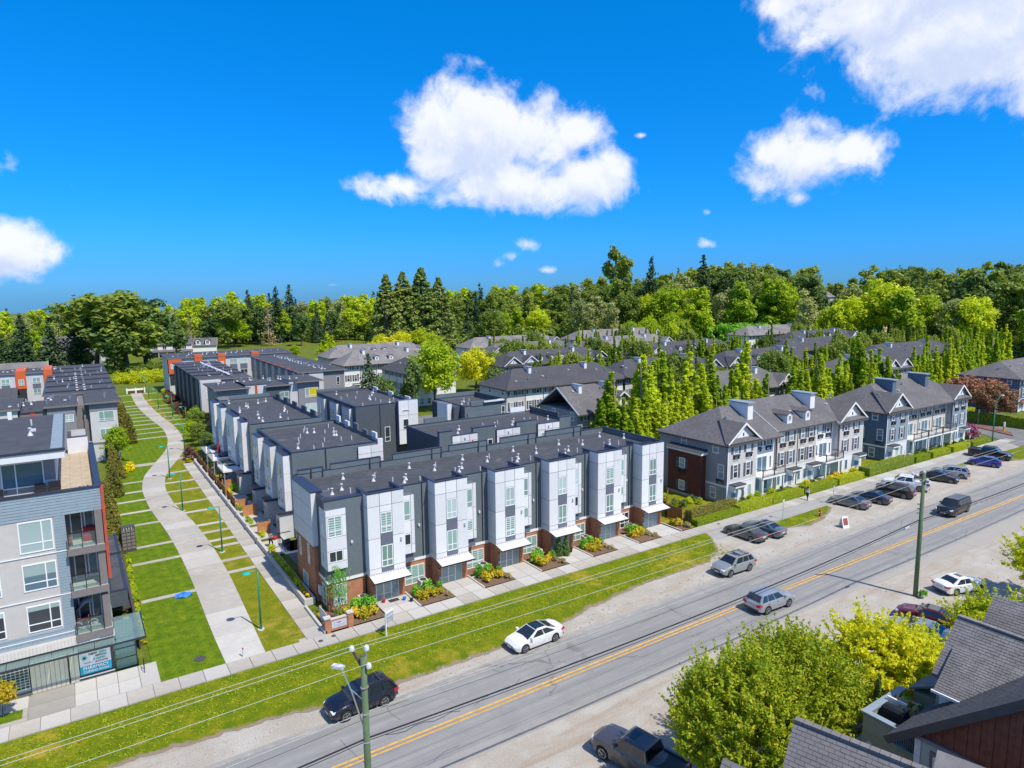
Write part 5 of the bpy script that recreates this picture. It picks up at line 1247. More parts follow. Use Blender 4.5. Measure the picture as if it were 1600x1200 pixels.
generic('row of blue-grey end gable houses far back left of the tall dark conifers', 108, 176, 0, 7, 4.8, ['bluegrey', 'twhite'], 11, gab=(-1, 0), dorm=2, m='shing')
generic('far light roofed row left of the bright columnar trees', 150, 178, 0, 8, 4.8, ['tgreyl', 'twhite'], 11, gab=(-1, 3), det=0, m='shing2')
generic('far pale roofed row below the middle of the wood', 118, 206, 0, 8, 5, ['twhite', 'tgreyl'], 11, gab=(-1,), det=0, dorm=2, m='shing2')
generic('far weathered roofed row behind the far pale one', 168, 208, 0, 9, 5, ['twhite', 'tgreyl'], 11, gab=(-1, 4), det=0, m='shing2', z=.5)
generic('far grey roofs below the bright hedge on the hill', 232, 176, 0, 9, 5, ['twhite', 'tgreyl'], 11, gab=(-1,), det=0, m='shing2', z=1)
generic('far white dormered row between the bright hedge and the sand heap', 222, 148, 0, 8, 5, ['bluegrey', 'twhite'], 11, gab=(-1, 2), det=0, dorm=3, m='shingd', z=.5)
generic('far light roof at the right edge near the sand heap', 330, 150, 0, 6, 5, ['twhite', 'tgreyl'], 11, gab=(-1,), det=0, m='shing2', z=3)
T = generic('blue house with hipped roof at the far right beyond the side street', 171, 60, 0, 7, 5, ['blue'], 12, gab=(), he=7.6, rise=3.0, chim=False, hips=('hip', 'hip'))
boxpart('wall', T, 'blue', (-.03, 0, 0, -.002, 12, 7.6)); b = MB(); b.slab([(-1.2, 4, 5.0), (-.03, 4, 5.3), (-.03, 9, 5.3), (-1.2, 9, 5.0)], .1); part('pent_roof', b, M['shing'], T)
# far houses at the left
T = thing('farmhouse', 'white two storey house with dormers and porch at the far edge of the field', 'house', (29.5, 338, 0), R(-12))
boxpart('wall', T, 'twhite', (0, 0, 0, 17, 9, 6)); boxpart('ground_wall', T, 'bluegrey', (-.02, -.02, 0, 17.02, 8, 2.6)); gableroof(T, 0, 17, 9, 6, 3, 'gable', None)
boxpart('wall', T, 'twhite', (17, 1, 0, 27, 9, 5)); gableroof(T, 17, 27, 8, 5, 3, None, 'gable', 1)
for xa in (1.5, 5, 9, 13): win(T, xa, -.03, 3.6, 1.6, 1.5, 'two', 'pd'); win(T, xa, -.05, .6, 1.4, 1.6, 'two', 'pd')
b = MB(); b.slab([(-.5, -2.6, 2.6), (17.4, -2.6, 2.6), (17.4, 0, 3.4), (-.5, 0, 3.4)], .15); part('porch_roof', b, M['shing'], T)
for i in range(6): boxpart('porch_post', T, 'trim', (.2+i*3.3, -2.5, 0, .4+i*3.3, -2.3, 2.5))
for xa in (19.5, 23.5):
    d = boxpart('dormer', T, 'trim', (xa-1, .8, 5.0, xa+1, 4, 7.4)); win(d, xa-.6, .78, 5.5, 1.2, 1.5, 'two', 'pd'); b = MB()
    for s in (-1, 1): b.slab([(xa+s*1.3, .4, 7.2), (xa, .4, 8.2), (xa, 4, 8.2), (xa+s*1.3, 4, 7.2)], .1)
    part('dormer_roof', b, M['shing'], d)
boxpart('chimney', T, 'brickd', (8, 4, 8.2, 9, 5, 10.2))
T = thing('barn', 'low grey barn roof at the far left edge behind the orange panelled row', 'barn', (-34, 262, 0))
boxpart('wall', T, 'mgrey', (0, 0, 0, 27, 12, 3.4)); gableroof(T, 0, 27, 12, 3.4, 3.0, 'gable', 'gable', m='shing2')
T = thing('shed', 'small dark shed roof beside the low barn', 'shed', (-3.5, 266, 0)); boxpart('wall', T, 'char', (0, 0, 0, 5, 5, 2.6)); b = MB(); b.slab([(-.5, -.5, 2.4), (5.5, -.5, 3.2), (5.5, 5.5, 3.2), (-.5, 5.5, 2.4)], .15); part('roof', b, M['shingd'], T); win(T, 1.5, -.02, .8, 1.2, 1.0, 'two', 'pd')
T = thing('farmhouse', 'grey house half hidden by dark conifers at the far left', 'house', (-9, 322, 0)); boxpart('wall', T, 'mgrey', (0, 0, 0, 22, 10, 8)); gableroof(T, 0, 22, 10, 8, 3.5, 'gable', 'gable')
for xa in (2, 7, 12, 16, 19): win(T, xa, -.03, 5, 1.5, 1.6, 'two', 'pl'); win(T, xa, -.03, 1.2, 1.5, 1.8, 'two', 'pl')
T = thing('farmhouse', 'pale house glimpsed among tall trees on the right hilltop', 'house', (372, 236, terrain(372, 236)+3)); boxpart('wall', T, 'bluegrey', (0, 0, -3, 18, 9, 6)); gableroof(T, 0, 18, 9, 6, 3, 'gable', 'gable', m='shing2')
for xa in (2, 6, 10, 14): win(T, xa, -.03, 3, 1.8, 1.6, 'two', 'pl')
b = MB()
for (x, y, r, h) in ((338, 178, 13, 5), (352, 176, 12, 6), (368, 182, 14, 5.5), (325, 182, 9, 3.5)):
    prev = None
    for k in range(6):
        t = k/5; ring = [(x+r*(1-t)*math.cos(a)*(1+.15*math.sin(a*3+x)), y+r*(1-t)*math.sin(a), terrain(x, y)-1+h*(1-(1-t)**2)) for a in [2*math.pi*i/18 for i in range(18)]]
        if prev: b.ring(prev, ring)
        prev = ring
solo('sand_heap', b, mat('bare_sand', (.46,.35,.23), .95, .15, .4), 'long tan sand heap in front of the tall trees on the right', 'sand heap', smooth=True)

# ================================================================ FOREGROUND HOUSES (lower right)
def shingles(T, o, u, v, lu, lv, m='shing', row=.15, tab=.33, name='shingles'):
    """tabs of a shingle roof, each lifted at its lower edge; o = lower corner, u along the eave, v up the slope"""
    o, u, v = Vector(o), Vector(u).normalized(), Vector(v).normalized(); n = u.cross(v)
    if n.z < 0: n = -n
    b = MB(); j = 0; a = 0.
    while a < lv:
        p = -(tab/2 if j % 2 else 0.)
        while p < lu:
            p0, p1 = max(0, p+.006), min(lu, p+tab-.006)
            if p1-p0 > .03:
                lift = random.uniform(.016, .026)
                A, B_ = o+u*p0+v*a+n*lift, o+u*p1+v*a+n*lift; Cc, Dd = o+u*p1+v*min(lv, a+row*1.05)+n*.003, o+u*p0+v*min(lv, a+row*1.05)+n*.003
                b.poly((A, B_, Cc, Dd)); b.poly((A-n*lift, B_-n*lift, B_, A))
            p += tab
        a += row; j += 1
    return part(name, b, M[m], T, stuff=True)
random.seed(9)
T = thing('house', 'large shingled house with red-brown board gable and roof deck at the lower right corner', 'house', (33, 10, 0)); WP.add(T.name)
def quadpart(name, par, m, pts, t=.14): b = MB(); b.slab(pts, t); return part(name, b, M[m], par)
S = (Vector((35.5, 0, 11))-Vector((33.5, 0, 9.05))).normalized()
rf = quadpart('roof', T, 'shing', [(33.2, 14.15, 8.75), (33.2, -2, 8.75), (35.5, -2, 11), (35.5, 14.15, 11)]); quadpart('roof', T, 'shing', [(38.2, -2, 8.4), (38.2, 14.15, 8.4), (35.5, 14.15, 11), (35.5, -2, 11)])
shingles(rf, (33.2, 14.15, 8.76), (0, -1, 0), (2.3, 0, 2.25), 12, 3.2, 'shing2')
dr = quadpart('roof', T, 'shing2', [(32.5, 13.75, 8.35), (32.5, 9.5, 8.35), (34.3, 9.5, 9.98), (34.3, 13.5, 9.98)], .12); shingles(dr, (32.5, 13.72, 8.37), (0, -1, 0), (1.8, 0, 1.63), 4.1, 2.4, 'shing2', .13, .3)
b = MB()
for i in range(36): b.box(35.38, 14.1-i*.33, 10.97, 35.62, 14.1-i*.33-.31, 11.06)
part('ridge_cap', b, M['shing2'], rf, stuff=True)
boxpart('gutter', T, 'trim', (32.40, 9.5, 8.25, 32.5, 13.8, 8.36))
boxpart('wall', T, 'olive', (33.25, 2, 0, 38, 13.9, 8.6)); b = MB(); b.slab([(33.3, 13.92, 8.6), (38, 13.92, 8.6), (35.5, 13.92, 10.85)], .1, (0, -1, 0)); part('gable_wall', b, M['olive'], T)
for i in range(7): boxpart('board', T, 'twhite', (33.16, 13.72-i*.34-.325, 6.6, 33.245, 13.72-i*.34, 8.5))
# west gable with red-brown boards
sl = (12.4-6.86)/(14.25-8.0)
quadpart('roof', T, 'shingd', [(29.7, 14.35, 6.77), (36, 14.35, 6.77), (36, 8, 12.4), (29.7, 8, 12.4)], .18); quadpart('roof', T, 'shingd', [(36, 1.65, 6.77), (29.7, 1.65, 6.77), (29.7, 8, 12.4), (36, 8, 12.4)], .18)
nr = part('shingle_bed', MB(), M['shingd'], T); shingles(nr, (36, 14.33, 6.80), (-1, 0, 0), (0, -6.35, 5.63), 6.3, 8.4, 'shingd', .17, .4)
b = MB(); b.slab([(29.62, 14.45, 6.72), (29.62, 8, 12.44), (29.62, 8, 11.95), (29.62, 14.2, 6.46)], .08, (1, 0, 0)); b.slab([(29.62, 8, 12.44), (29.62, 1.6, 6.75), (29.62, 1.85, 6.46), (29.62, 8, 11.95)], .08, (1, 0, 0)); part('fascia', b, M['bronze'], T)
b = MB(); b.bar((29.66, 14.5, 6.74), (29.66, 8, 12.52), .2, .05); part('drip_edge', b, M['trim'], T) if False else None
for i in range(46):
    ya = 13.35-i*.235; zt = 12.1-abs(ya-.1-8)*sl
    if zt > 7.6 and ya > 2.6: boxpart('board', T, 'brown_bt', (29.98+(.03 if i % 2 else 0), ya-.225, 7.46, 30.05, ya, zt))
boxpart('belly_band', T, 'mgrey', (29.85, 2.4, 7.28, 30.05, 13.5, 7.45)); boxpart('wall', T, 'pgreen', (30.05, 2.4, 0, 33.2, 13.2, 7.28)); boxpart('gable_core', T, 'brown_bt', (30.06, 3.6, 7.281, 33.1, 12.9, 7.9)); boxpart('corner_trim', T, 'trim', (29.98, 13.0, 0, 30.04, 13.25, 7.27))
b = MB(); b.sidingx(2.4, 12.98, .2, 7.26, 30.05, .17, .02); part('siding', b, M['pgreen'], T, stuff=True)
boxpart('window_trim', T, 'taupe', (29.98, 11.45, 5.1, 30.03, 12.6, 6.95)); win(T, 29.98, 12.45, 5.2, .85, 1.55, 'sash', 'pd', R(-90)); win(T, 29.98, 9.6, 5.2, .85, 1.55, 'sash', 'pd', R(-90))
# roof deck
dk = boxpart('deck_wall', T, 'olive', (31.0, 13.3, 0, 31.15, 14.6, 5.6), (31.0, 14.6, 0, 31.15, 16.1, 6.45), (31.15, 15.95, 0, 34.5, 16.1, 6.45), (33.25, 13.92, 0, 33.4, 15.95, 6.3)); b = MB(); b.sidingx(13.3, 16.1, .2, 5.55, 31.0, .14, .018); b.sidingx(14.6, 16.1, 5.55, 6.4, 31.0, .14, .018); part('siding', b, M['olive'], dk, stuff=True)
boxpart('deck_cap', dk, 'bluegrey', (30.92, 14.5, 6.45, 31.25, 16.2, 6.55), (31.25, 15.85, 6.45, 34.6, 16.2, 6.55), (30.93, 13.2, 5.6, 31.22, 14.58, 5.7)); boxpart('deck_floor', dk, 'concd', (31.15, 13.3, 5.4, 34.5, 15.95, 5.5))
boxpart('deck_divider', dk, 'trim', (32.85, 15.0, 5.5, 32.95, 15.94, 6.75))
b = MB()
for i in range(13): b.box(31.05, 13.35+i*.1, 5.7, 31.08, 13.37+i*.1, 6.6)
b.box(31.03, 13.3, 6.6, 31.1, 14.6, 6.66); part('railing', b, M['black'], dk)
quadpart('porch_roof', T, 'shing', [(31.0, 17.4, 4.6), (33.6, 17.4, 4.6), (33.6, 16.12, 5.8), (31.0, 16.12, 5.8)], .12); boxpart('downpipe', T, 'trim', (30.7, 15.6, 4.9, 31.0, 15.8, 5.1))
quadpart('roof', T, 'shing2', [(34.9, 15.9, 6.5), (36.9, 15.9, 6.5), (36.4, 14, 7.6), (34.9, 14.0, 7.6)], .12); boxpart('wall', T, 'olive', (35.0, 14, 0, 36.8, 15.7, 6.4))
# things on the deck
T2 = thing('barbecue', 'black covered barbecue on the olive roof deck', 'barbecue', (32.35, 15.25, 5.5)); b = MB(); b.box(-.3, -.55, .35, .3, .55, .9); part('cover', b, M['cloth_k'], T2); b = MB(); b.cyl((0, -.5, .9), (0, .5, .9), .3, .3, 10); part('lid', b, M['black'], T2); b = MB()
for s in (-1, 1):
    for q in (-1, 1): b.cyl((s*.25, q*.45, 0), (s*.25, q*.45, .36), .03, .03, 5)
part('legs', b, M['black'], T2)
b = MB(); b.box(-.45, -.45, 0, .45, .45, .08); b.lathe([(.3, .08), (.26, .4), (.3, .42)], n=8); solo('planter_box', b, M['cloth_k'], 'dark planter on the olive roof deck', 'planter', (33.0, 14.4, 5.5))
# neighbours
T = thing('house', 'plain grey shingle gable roof at the bottom centre, in front of the big green tree', 'house', (23, 14.5, 0), R(15.5))
hx = lambda x, y, z: (x, y, z)
s_ = .0
quadpart('roof', T, 'shing2', [(-3.6, .12, 5.7), (-3.6, -16, 5.7), (0, -16, 10), (0, .12, 10)], .15); quadpart('roof', T, 'shing2', [(3.6, -16, 5.7), (3.6, .12, 5.7), (0, .12, 10), (0, -16, 10)], .15)
shingles(T, (-3.6, .12, 5.72), (0, -1, 0), (3.6, 0, 4.3), 16, 5.6, 'shing2', .17, .36)
b = MB()
for i in range(44): b.box(-.14, .1-i*.34, 9.97, .14, .1-i*.34-.32, 10.07)
part('ridge_cap', b, M['shing2'], T, stuff=True)
boxpart('wall', T, 'olive', (-3.2, -16, 0, 3.2, -.2, 5.9)); b = MB(); b.slab([(-3.2, -.2, 5.9), (3.2, -.2, 5.9), (0, -.2, 9.7)], .1, (0, -1, 0)); part('gable_wall', b, M['olive'], T); win(T, .6, -.2, 3.4, 1.2, 1.5, 'sash', 'pd', R(180)); quadpart('roof', T, 'shing2', [(-1.0, -4.6, 9.2), (-1.0, -9, 9.2), (.9, -9, 10.4), (.9, -4.6, 10.4)], .12)
T = thing('house', 'small grey gable peak left of the bottom centre roof', 'house', (19.9, 15.6, 0), R(15.5)); quadpart('roof', T, 'shing2', [(-2.6, 0, 6.0), (-2.6, -9, 6.0), (0, -9, 9), (0, 0, 9)], .15); quadpart('roof', T, 'shing2', [(2.0, -9, 6.7), (2.0, 0, 6.7), (0, 0, 9), (0, -9, 9)], .15)
shingles(T, (-2.6, 0, 6.02), (0, -1, 0), (2.6, 0, 3.0), 8, 3.9, 'shing2', .17, .36); boxpart('wall', T, 'olive', (-2.2, -9, 0, 1.8, -.2, 6.3)); b = MB(); b.slab([(-2.2, -.2, 6.3), (1.8, -.2, 6.3), (0, -.2, 8.7)], .1, (0, -1, 0)); part('gable_wall', b, M['olive'], T)
T = thing('house', 'dark shingle gable roof at the right edge behind the large shingled house', 'house', (39.6, 10, 0)); quadpart('roof', T, 'shing', [(-3.4, 4.15, 7.8), (-3.4, -10, 7.8), (0, -10, 11), (0, 4.15, 11)], .15); quadpart('roof', T, 'shing', [(3.4, -10, 7.8), (3.4, 4.15, 7.8), (0, 4.15, 11), (0, -10, 11)], .15)
shingles(T, (-3.4, 4.15, 7.82), (0, -1, 0), (3.4, 0, 3.2), 9, 4.65, 'shing2'); boxpart('wall', T, 'olive', (-3, -10, 0, 3, 3.9, 8.0)); b = MB(); b.slab([(-3, 3.9, 8.0), (3, 3.9, 8.0), (0, 3.9, 10.8)], .1, (0, -1, 0)); part('gable_wall', b, M['olive'], T); win(T, .6, 3.9, 5, 1.2, 1.5, 'sash', 'pd', R(180))
# ================================================================ VEHICLES
def lerp(a, b, t): return a+(b-a)*t
def pinterp(x, pts): return float(np.interp(x, [p[0] for p in pts], [p[1] for p in pts]))
def car(name, label, cat, x, y, head, kind, paint, roofglass=False, sunroof=False, rails=False, group=None, L=None, plate=True, dark_low=False):
    """forward is +X of the local frame; wheels on the ground"""
    T = thing(name, label, cat, (x, y, .0), R(head), group)
    P = {'sedan': dict(L=4.75, W=1.84, belt=.93, roof=1.44, wr=.33, wb=2.8, hood=[(-9, .98), (.55, .98), (1.2, .93), (2.0, .80), (2.36, .62)], rear=[(-2.38, .92), (-1.9, 1.02), (-1.5, 1.03)], cab=(1.05, .25, -.85, -1.85)),
         'fast': dict(L=4.70, W=1.86, belt=.92, roof=1.43, wr=.34, wb=2.9, hood=[(-9, .97), (.75, .97), (1.4, .90), (2.1, .76), (2.36, .58)], rear=[(-2.36, .95), (-2.0, 1.04), (-1.6, 1.02)], cab=(1.25, .30, -.75, -2.0)),
         'suv': dict(L=4.65, W=1.88, belt=1.08, roof=1.70, wr=.37, wb=2.68, hood=[(-9, 1.15), (.6, 1.15), (1.3, 1.09), (2.0, .98), (2.32, .78)], rear=[(-2.32, 1.0), (-2.1, 1.15)], cab=(1.15, .35, -1.75, -2.22)),
         'big': dict(L=5.5, W=2.02, belt=1.18, roof=1.88, wr=.40, wb=3.3, hood=[(-9, 1.25), (.95, 1.25), (1.6, 1.2), (2.4, 1.12), (2.74, .9)], rear=[(-2.74, 1.1), (-2.6, 1.25)], cab=(1.3, .75, -2.45, -2.66)),
         'hatch': dict(L=4.25, W=1.78, belt=.97, roof=1.49, wr=.33, wb=2.6, hood=[(-9, 1.02), (.6, 1.02), (1.2, .97), (1.8, .84), (2.12, .66)], rear=[(-2.12, .98), (-1.9, 1.05)], cab=(1.15, .25, -1.15, -1.95)),
         'pickup': dict(L=5.75, W=2.0, belt=1.15, roof=1.90, wr=.41, wb=3.6, hood=[(-9, 1.25), (1.0, 1.25), (1.7, 1.2), (2.5, 1.12), (2.86, .92)], rear=[(-2.87, 1.2), (-2.6, 1.22)], cab=(1.35, .75, -.95, -1.15))}[kind]
    L, Wd, wr, wb = P['L'], P['W']/2, P['wr'], P['wb']; xf, xr = wb/2+.05, -wb/2+.05; gc = .24 if kind in ('sedan', 'fast', 'hatch') else .34
    xs = sorted(set([round(v, 3) for v in list(np.linspace(-L/2, L/2, 17)) + [c+d*wr*1.16 for c in (xf, xr) for d in (-1.02, -1, -.8, -.5, 0, .5, .8, 1, 1.02)]]))
    b = MB(); prev = None
    for xx in xs:
        t = abs(xx)/(L/2); w = Wd*(1-.05*t**2-.16*max(0, t-.86)/.14); w = w*(1 if t < .995 else .94)
        zt = pinterp(xx, P['rear']) if xx < -L*.28 else pinterp(xx, P['hood'])
        zl = gc+(.12 if t > .9 else 0); zb = zl
        for c in (xf, xr):
            q = wr*1.16
            if abs(xx-c) < q: zb = max(zb, wr+math.sqrt(q*q-(xx-c)**2))
        zb = min(zb, zt-.12); zm = max(zb+.02, lerp(zl, zt, .5))
        half = [(w*.80, zl), (w*.80, zb), (w*.985, zb), (w, zm), (w*.985, lerp(zm, zt, .7)), (w*.93, zt-.02), (w*.55, zt+.025), (0, zt+.04)]
        ring = [(xx, -yy, zz) for yy, zz in half] + [(xx, yy, zz) for yy, zz in reversed(half[:-1])]
        if prev:
            n = len(ring)
            for i in range(n):
                j = (i+1) % n; b.cur = 1 if i in (0, 1, n-2, n-3, n-1) else 0
                b.poly((prev[i], ring[i], ring[j], prev[j]))
        else: b.cur = 0; b.poly(ring)
        prev = ring
    b.cur = 0; b.poly(list(reversed(prev)))
    body = part('body', b, [paint, M['plastic']], T, smooth='angle')
    # cabin
    fb, fr, rr, rb = P['cab']; zb, zr = P['belt']-.02, P['roof']; wb_, wt = Wd*.93, Wd*.72
    if kind in ('big', 'pickup'): wt = Wd*.80
    if kind == 'pickup': zb = 1.2
    if kind == 'big': zb = 1.2
    b = MB(); lo = [(fb, -wb_, zb), (fb, wb_, zb), (rb, wb_, zb), (rb, -wb_, zb)]; k = .07
    hi = [(fr, -wt, zr-k), (fr, wt, zr-k), (rr, wt, zr-k), (rr, -wt, zr-k)]; top = [(fr-.16, -wt+.12, zr), (fr-.16, wt-.12, zr), (rr+.16, wt-.12, zr-.02), (rr+.16, -wt+.12, zr-.02)]
    b.ring(lo, hi); b.ring(hi, top); b.poly(top); part('cabin', b, paint, T, smooth='angle')
    def pane(nm, q, ins, m='cglass', off=.012):
        """quad q (4 corners) shrunk inside its face and pushed out"""
        q = [Vector(p) for p in q]; c = sum(q, Vector())/4; nrm = (q[1]-q[0]).cross(q[3]-q[0]).normalized()
        if nrm.dot(c-Vector((0, 0, .8))) < 0: nrm = -nrm
        def at(u, v): return q[0]*(1-u)*(1-v)+q[1]*u*(1-v)+q[2]*u*v+q[3]*(1-u)*v
        (u0, u1), (v0, v1) = ins; b = MB(); pts = [at(u0, v0)+nrm*off, at(u1, v0)+nrm*off, at(u1, v1)+nrm*off, at(u0, v1)+nrm*off]; b.slab(pts, .01, -nrm); return part(nm, b, M[m], T)
    pane('windscreen', (lo[0], lo[1], hi[1], hi[0]), ((.05, .95), (.06, .97))); pane('rear_window', (lo[3], lo[2], hi[2], hi[3]), ((.08, .92), (.18 if kind in ('suv', 'big') else .06, .94)))
    cuts = {'sedan': ((.10, .47), (.50, .86)), 'fast': ((.12, .48), (.51, .87)), 'hatch': ((.12, .52), (.55, .90)), 'suv': ((.11, .41), (.44, .70), (.73, .93)), 'big': ((.10, .36), (.39, .63), (.66, .95)), 'pickup': ((.10, .50), (.54, .92))}[kind]
    for s in (0, 1):
        A = (lo[0], lo[3], hi[3], hi[0]) if s == 0 else (lo[1], lo[2], hi[2], hi[1])
        for u in cuts: pane('side_window', A, (u, (.10, .93)))
    if roofglass: b = MB(); b.slab([(fr-.03, -wt+.07, zr-k+.062), (fr-.18, -wt+.07, zr+.006), (rr+.18, -wt+.07, zr-.012), (rr+.03, -wt+.07, zr-k+.05), (rr+.03, wt-.07, zr-k+.05), (rr+.18, wt-.07, zr-.012), (fr-.18, wt-.07, zr+.006), (fr-.03, wt-.07, zr-k+.062)], .012) if False else [b.poly(q) for q in ([(fr-.02, -wt+.08, zr-k+.03), (fr-.02, wt-.08, zr-k+.03), (fr-.17, wt-.13, zr+.012), (fr-.17, -wt+.13, zr+.012)], [(fr-.17, -wt+.13, zr+.012), (fr-.17, wt-.13, zr+.012), (rr+.17, wt-.13, zr-.008), (rr+.17, -wt+.13, zr-.008)], [(rr+.17, -wt+.13, zr-.008), (rr+.17, wt-.13, zr-.008), (rr+.02, wt-.08, zr-k+.02), (rr+.02, -wt+.08, zr-k+.02)])]; part('glass_roof', b, M['cglass'], T)
    if sunroof: b = MB(); b.box(fr-.75, -wt*.5, zr-.01, fr-.28, wt*.5, zr+.012); part('sunroof', b, M['cglass'], T)
    if rails:
        for s in (-1, 1): b = MB(); b.bar((fr-.25, s*(wt-.1), zr+.05), (rr+.25, s*(wt-.1), zr+.04), .04, .05); part('roof_rail', b, M['plastic'], T)
        for xx in (lerp(fr, rr, .35), lerp(fr, rr, .72)): b = MB(); b.bar((xx, -wt+.1, zr+.05), (xx, wt-.1, zr+.05), .05, .03); part('roof_bar', b, M['plastic'], T)
    if kind == 'pickup':
        b = MB(); b.box(-2.72, -.78, 1.245, -1.2, .78, 1.262); bed = part('bed_liner', b, M['black'], T); b = MB(); b.box(-2.8, -.95, 1.24, -1.18, -.8, 1.34); b.box(-2.8, .8, 1.24, -1.18, .95, 1.34); b.box(-2.88, -.95, 1.24, -2.76, .95, 1.32); part('bed_rail', b, paint, T)
    # wheels
    for xx in (xf, xr):
        for s in (-1, 1):
            yy = s*(Wd-.13); b = MB(); b.cyl((xx, yy-.11, wr), (xx, yy+.11, wr), wr, wr, 20); w = part('wheel', b, M['rubber'], T)
            b = MB(); o = yy+s*.112; b.cyl((xx, o-s*.01, wr), (xx, o+s*.012, wr), wr*.20, wr*.16, 8)
            for i in range(5): a = 2*math.pi*i/5+xx; b.bar((xx, o+s*.004, wr), (xx+wr*.62*math.cos(a), o+s*.004, wr+wr*.62*math.sin(a)), .085, .02)
            n = 20
            for i in range(n):
                a0, a1 = 2*math.pi*i/n, 2*math.pi*(i+1)/n
                b.poly([(xx+wr*r*math.cos(a), o+s*.006, wr+wr*r*math.sin(a)) for r, a in ((.58, a0), (.68, a0), (.68, a1), (.58, a1))])
            part('rim', b, M['alloy'], w)
    # lights, grille, bumpers, mirrors, plates
    zf = P['hood'][-1][1]; zrr = P['rear'][0][1]
    for s in (-1, 1):
        b = MB(); b.slab([(L/2+.005, s*Wd*.42, zf-.04), (L/2-.06, s*Wd*.82, zf+.02), (L/2-.34, s*Wd*.935, zf+.10), (L/2-.30, s*Wd*.90, zf+.13), (L/2-.04, s*Wd*.45, zf+.06)], .10); part('headlight', b, M['hl'], T)
        hh = .34 if kind in ('big', 'pickup') else .22 if kind == 'suv' else .15
        b = MB(); b.box(-L/2-.015, min(s*Wd*.55, s*Wd*.80) if kind not in ('pickup', 'big') else min(s*Wd*.68, s*Wd*.83), zrr-.10-hh*.5, -L/2+.03, max(s*Wd*.55, s*Wd*.80) if kind not in ('pickup', 'big') else max(s*Wd*.68, s*Wd*.83), zrr-.10+hh*.5); b.box(-L/2+.02, s*Wd*.80 if s > 0 else -Wd*.955, zrr-.08-hh*.5, -L/2+.34, Wd*.955 if s > 0 else s*Wd*.80, zrr-.08+hh*.35); part('tail_light', b, M['tl'], T)
        b = MB(); b.box(fb-.42, min(s*(wb_+.02), s*(wb_+.24)), zb+.05, fb-.24, max(s*(wb_+.02), s*(wb_+.24)), zb+.2); part('mirror', b, paint, T)
        for u in (.30, .62): b = MB(); xx = lerp(fb, rb, u+.1); b.box(xx, s*Wd*.985-.02, zb-.16, xx+.17, s*Wd*.985+.02, zb-.12); part('door_handle', b, M['plastic'] if kind != 'fast' else paint, T)
    b = MB(); b.box(L/2-.04, -Wd*.40, zf-.26, L/2+.02, Wd*.40, zf-.04); part('grille', b, M['plastic'], T)
    boxpart('bumper_trim', T, 'plastic', (L/2-.08, -Wd*.78, gc+.06, L/2+.01, Wd*.78, gc+.2)); boxpart('bumper_trim', T, 'plastic', (-L/2-.01, -Wd*.78, gc+.06, -L/2+.08, Wd*.78, gc+.22))
    b = MB(); b.box(-L/2-.03, -.26, zrr-.30, -L/2-.012, .26, zrr-.18); part('number_plate', b, M['plate'], T)
    b = MB(); b.box(L/2+.021, -.26, gc+.15, L/2+.035, .26, gc+.27); part('number_plate', b, M['plate'], T)
    return T
paint = lambda n, c, m=.35, r=.32: carpaint(n, c, m, r)
P_navy = paint('paint_navy', (.012,.014,.028)); P_white = paint('paint_white', (.74,.74,.75), 0, .35); P_gold = paint('paint_champagne', (.40,.41,.38), .5); P_silver = paint('paint_silver', (.42,.44,.48), .55)
P_black = paint('paint_black', (.012,.013,.016), .2); P_grey = paint('paint_grey', (.10,.105,.11), .5); P_bgrey = paint('paint_bluegrey', (.13,.19,.235), .5); P_steel = paint('paint_steel', (.17,.185,.20), .5)
P_dblue = paint('paint_darkblue', (.045,.06,.10), .5); P_blue = paint('paint_blue', (.012,.035,.30), .3); P_red = paint('paint_maroon', (.16,.010,.022), .4); P_bronze = paint('paint_bronzegrey', (.115,.105,.10), .5)
car('suv', 'dark navy SUV parked on the shoulder beside the nearest utility pole', 'SUV', 14.1, 40.0, 183, 'suv', P_navy, rails=True)
car('parked_car', 'white sedan with black glass roof parked alone on the grassy shoulder', 'car', 28.3, 40.3, 182, 'fast', P_white, roofglass=True)
car('suv', 'champagne silver SUV with roof bars parked at the end of the grass verge', 'SUV', 52.0, 40.35, 178, 'suv', P_gold, rails=True, sunroof=True)
car('suv', 'silver SUV driving away on the road just across the yellow line', 'SUV', 48.4, 33.7, -3, 'suv', P_silver)
car('suv', 'large black SUV driving towards the camera on the far lane', 'SUV', 87.9, 36.5, 182, 'big', P_black)
car('parked_car', 'dark grey sedan parked nose in beside the blue-grey sedan near the grass verge', 'car', 60.6, 45.6, 92, 'sedan', P_grey)
car('parked_car', 'blue-grey sedan parked nose in next to the dark grey one', 'car', 63.4, 45.3, 96, 'sedan', P_bgrey, sunroof=True)
car('parked_car', 'steel grey sedan parked nose in beyond the hydrant', 'car', 80.4, 45.2, 98, 'sedan', P_steel)
car('parked_car', 'dark blue sedan parked between the steel grey sedan and the black SUV', 'car', 84.4, 44.7, 100, 'sedan', P_dblue)
car('suv', 'black SUV parked nose in beside the white pickup', 'SUV', 89.2, 44.1, 101, 'suv', P_black)
car('pickup_truck', 'white crew cab pickup parked between the black SUV and the black sedan', 'pickup truck', 93.6, 45.0, 112, 'pickup', P_white)
car('parked_car', 'black sedan parked facing the road, beside the white pickup', 'car', 101.4, 44.2, -72, 'sedan', P_black)
car('parked_car', 'silver white hatchback parked behind the black sedan', 'car', 104.9, 44.3, 116, 'suv', P_silver)
car('parked_car', 'bright blue hatchback parked beside the black pickup', 'car', 115.8, 44.3, 106, 'hatch', P_blue)
car('pickup_truck', 'black crew cab pickup parked across the grass by the bright blue hatchback', 'pickup truck', 121.8, 45.9, -80, 'pickup', P_black)
car('parked_car', 'white sedan with dark sunroof on the gravel lot beyond the second utility pole', 'car', 65.3, 26.1, -17, 'sedan', P_white, sunroof=True)
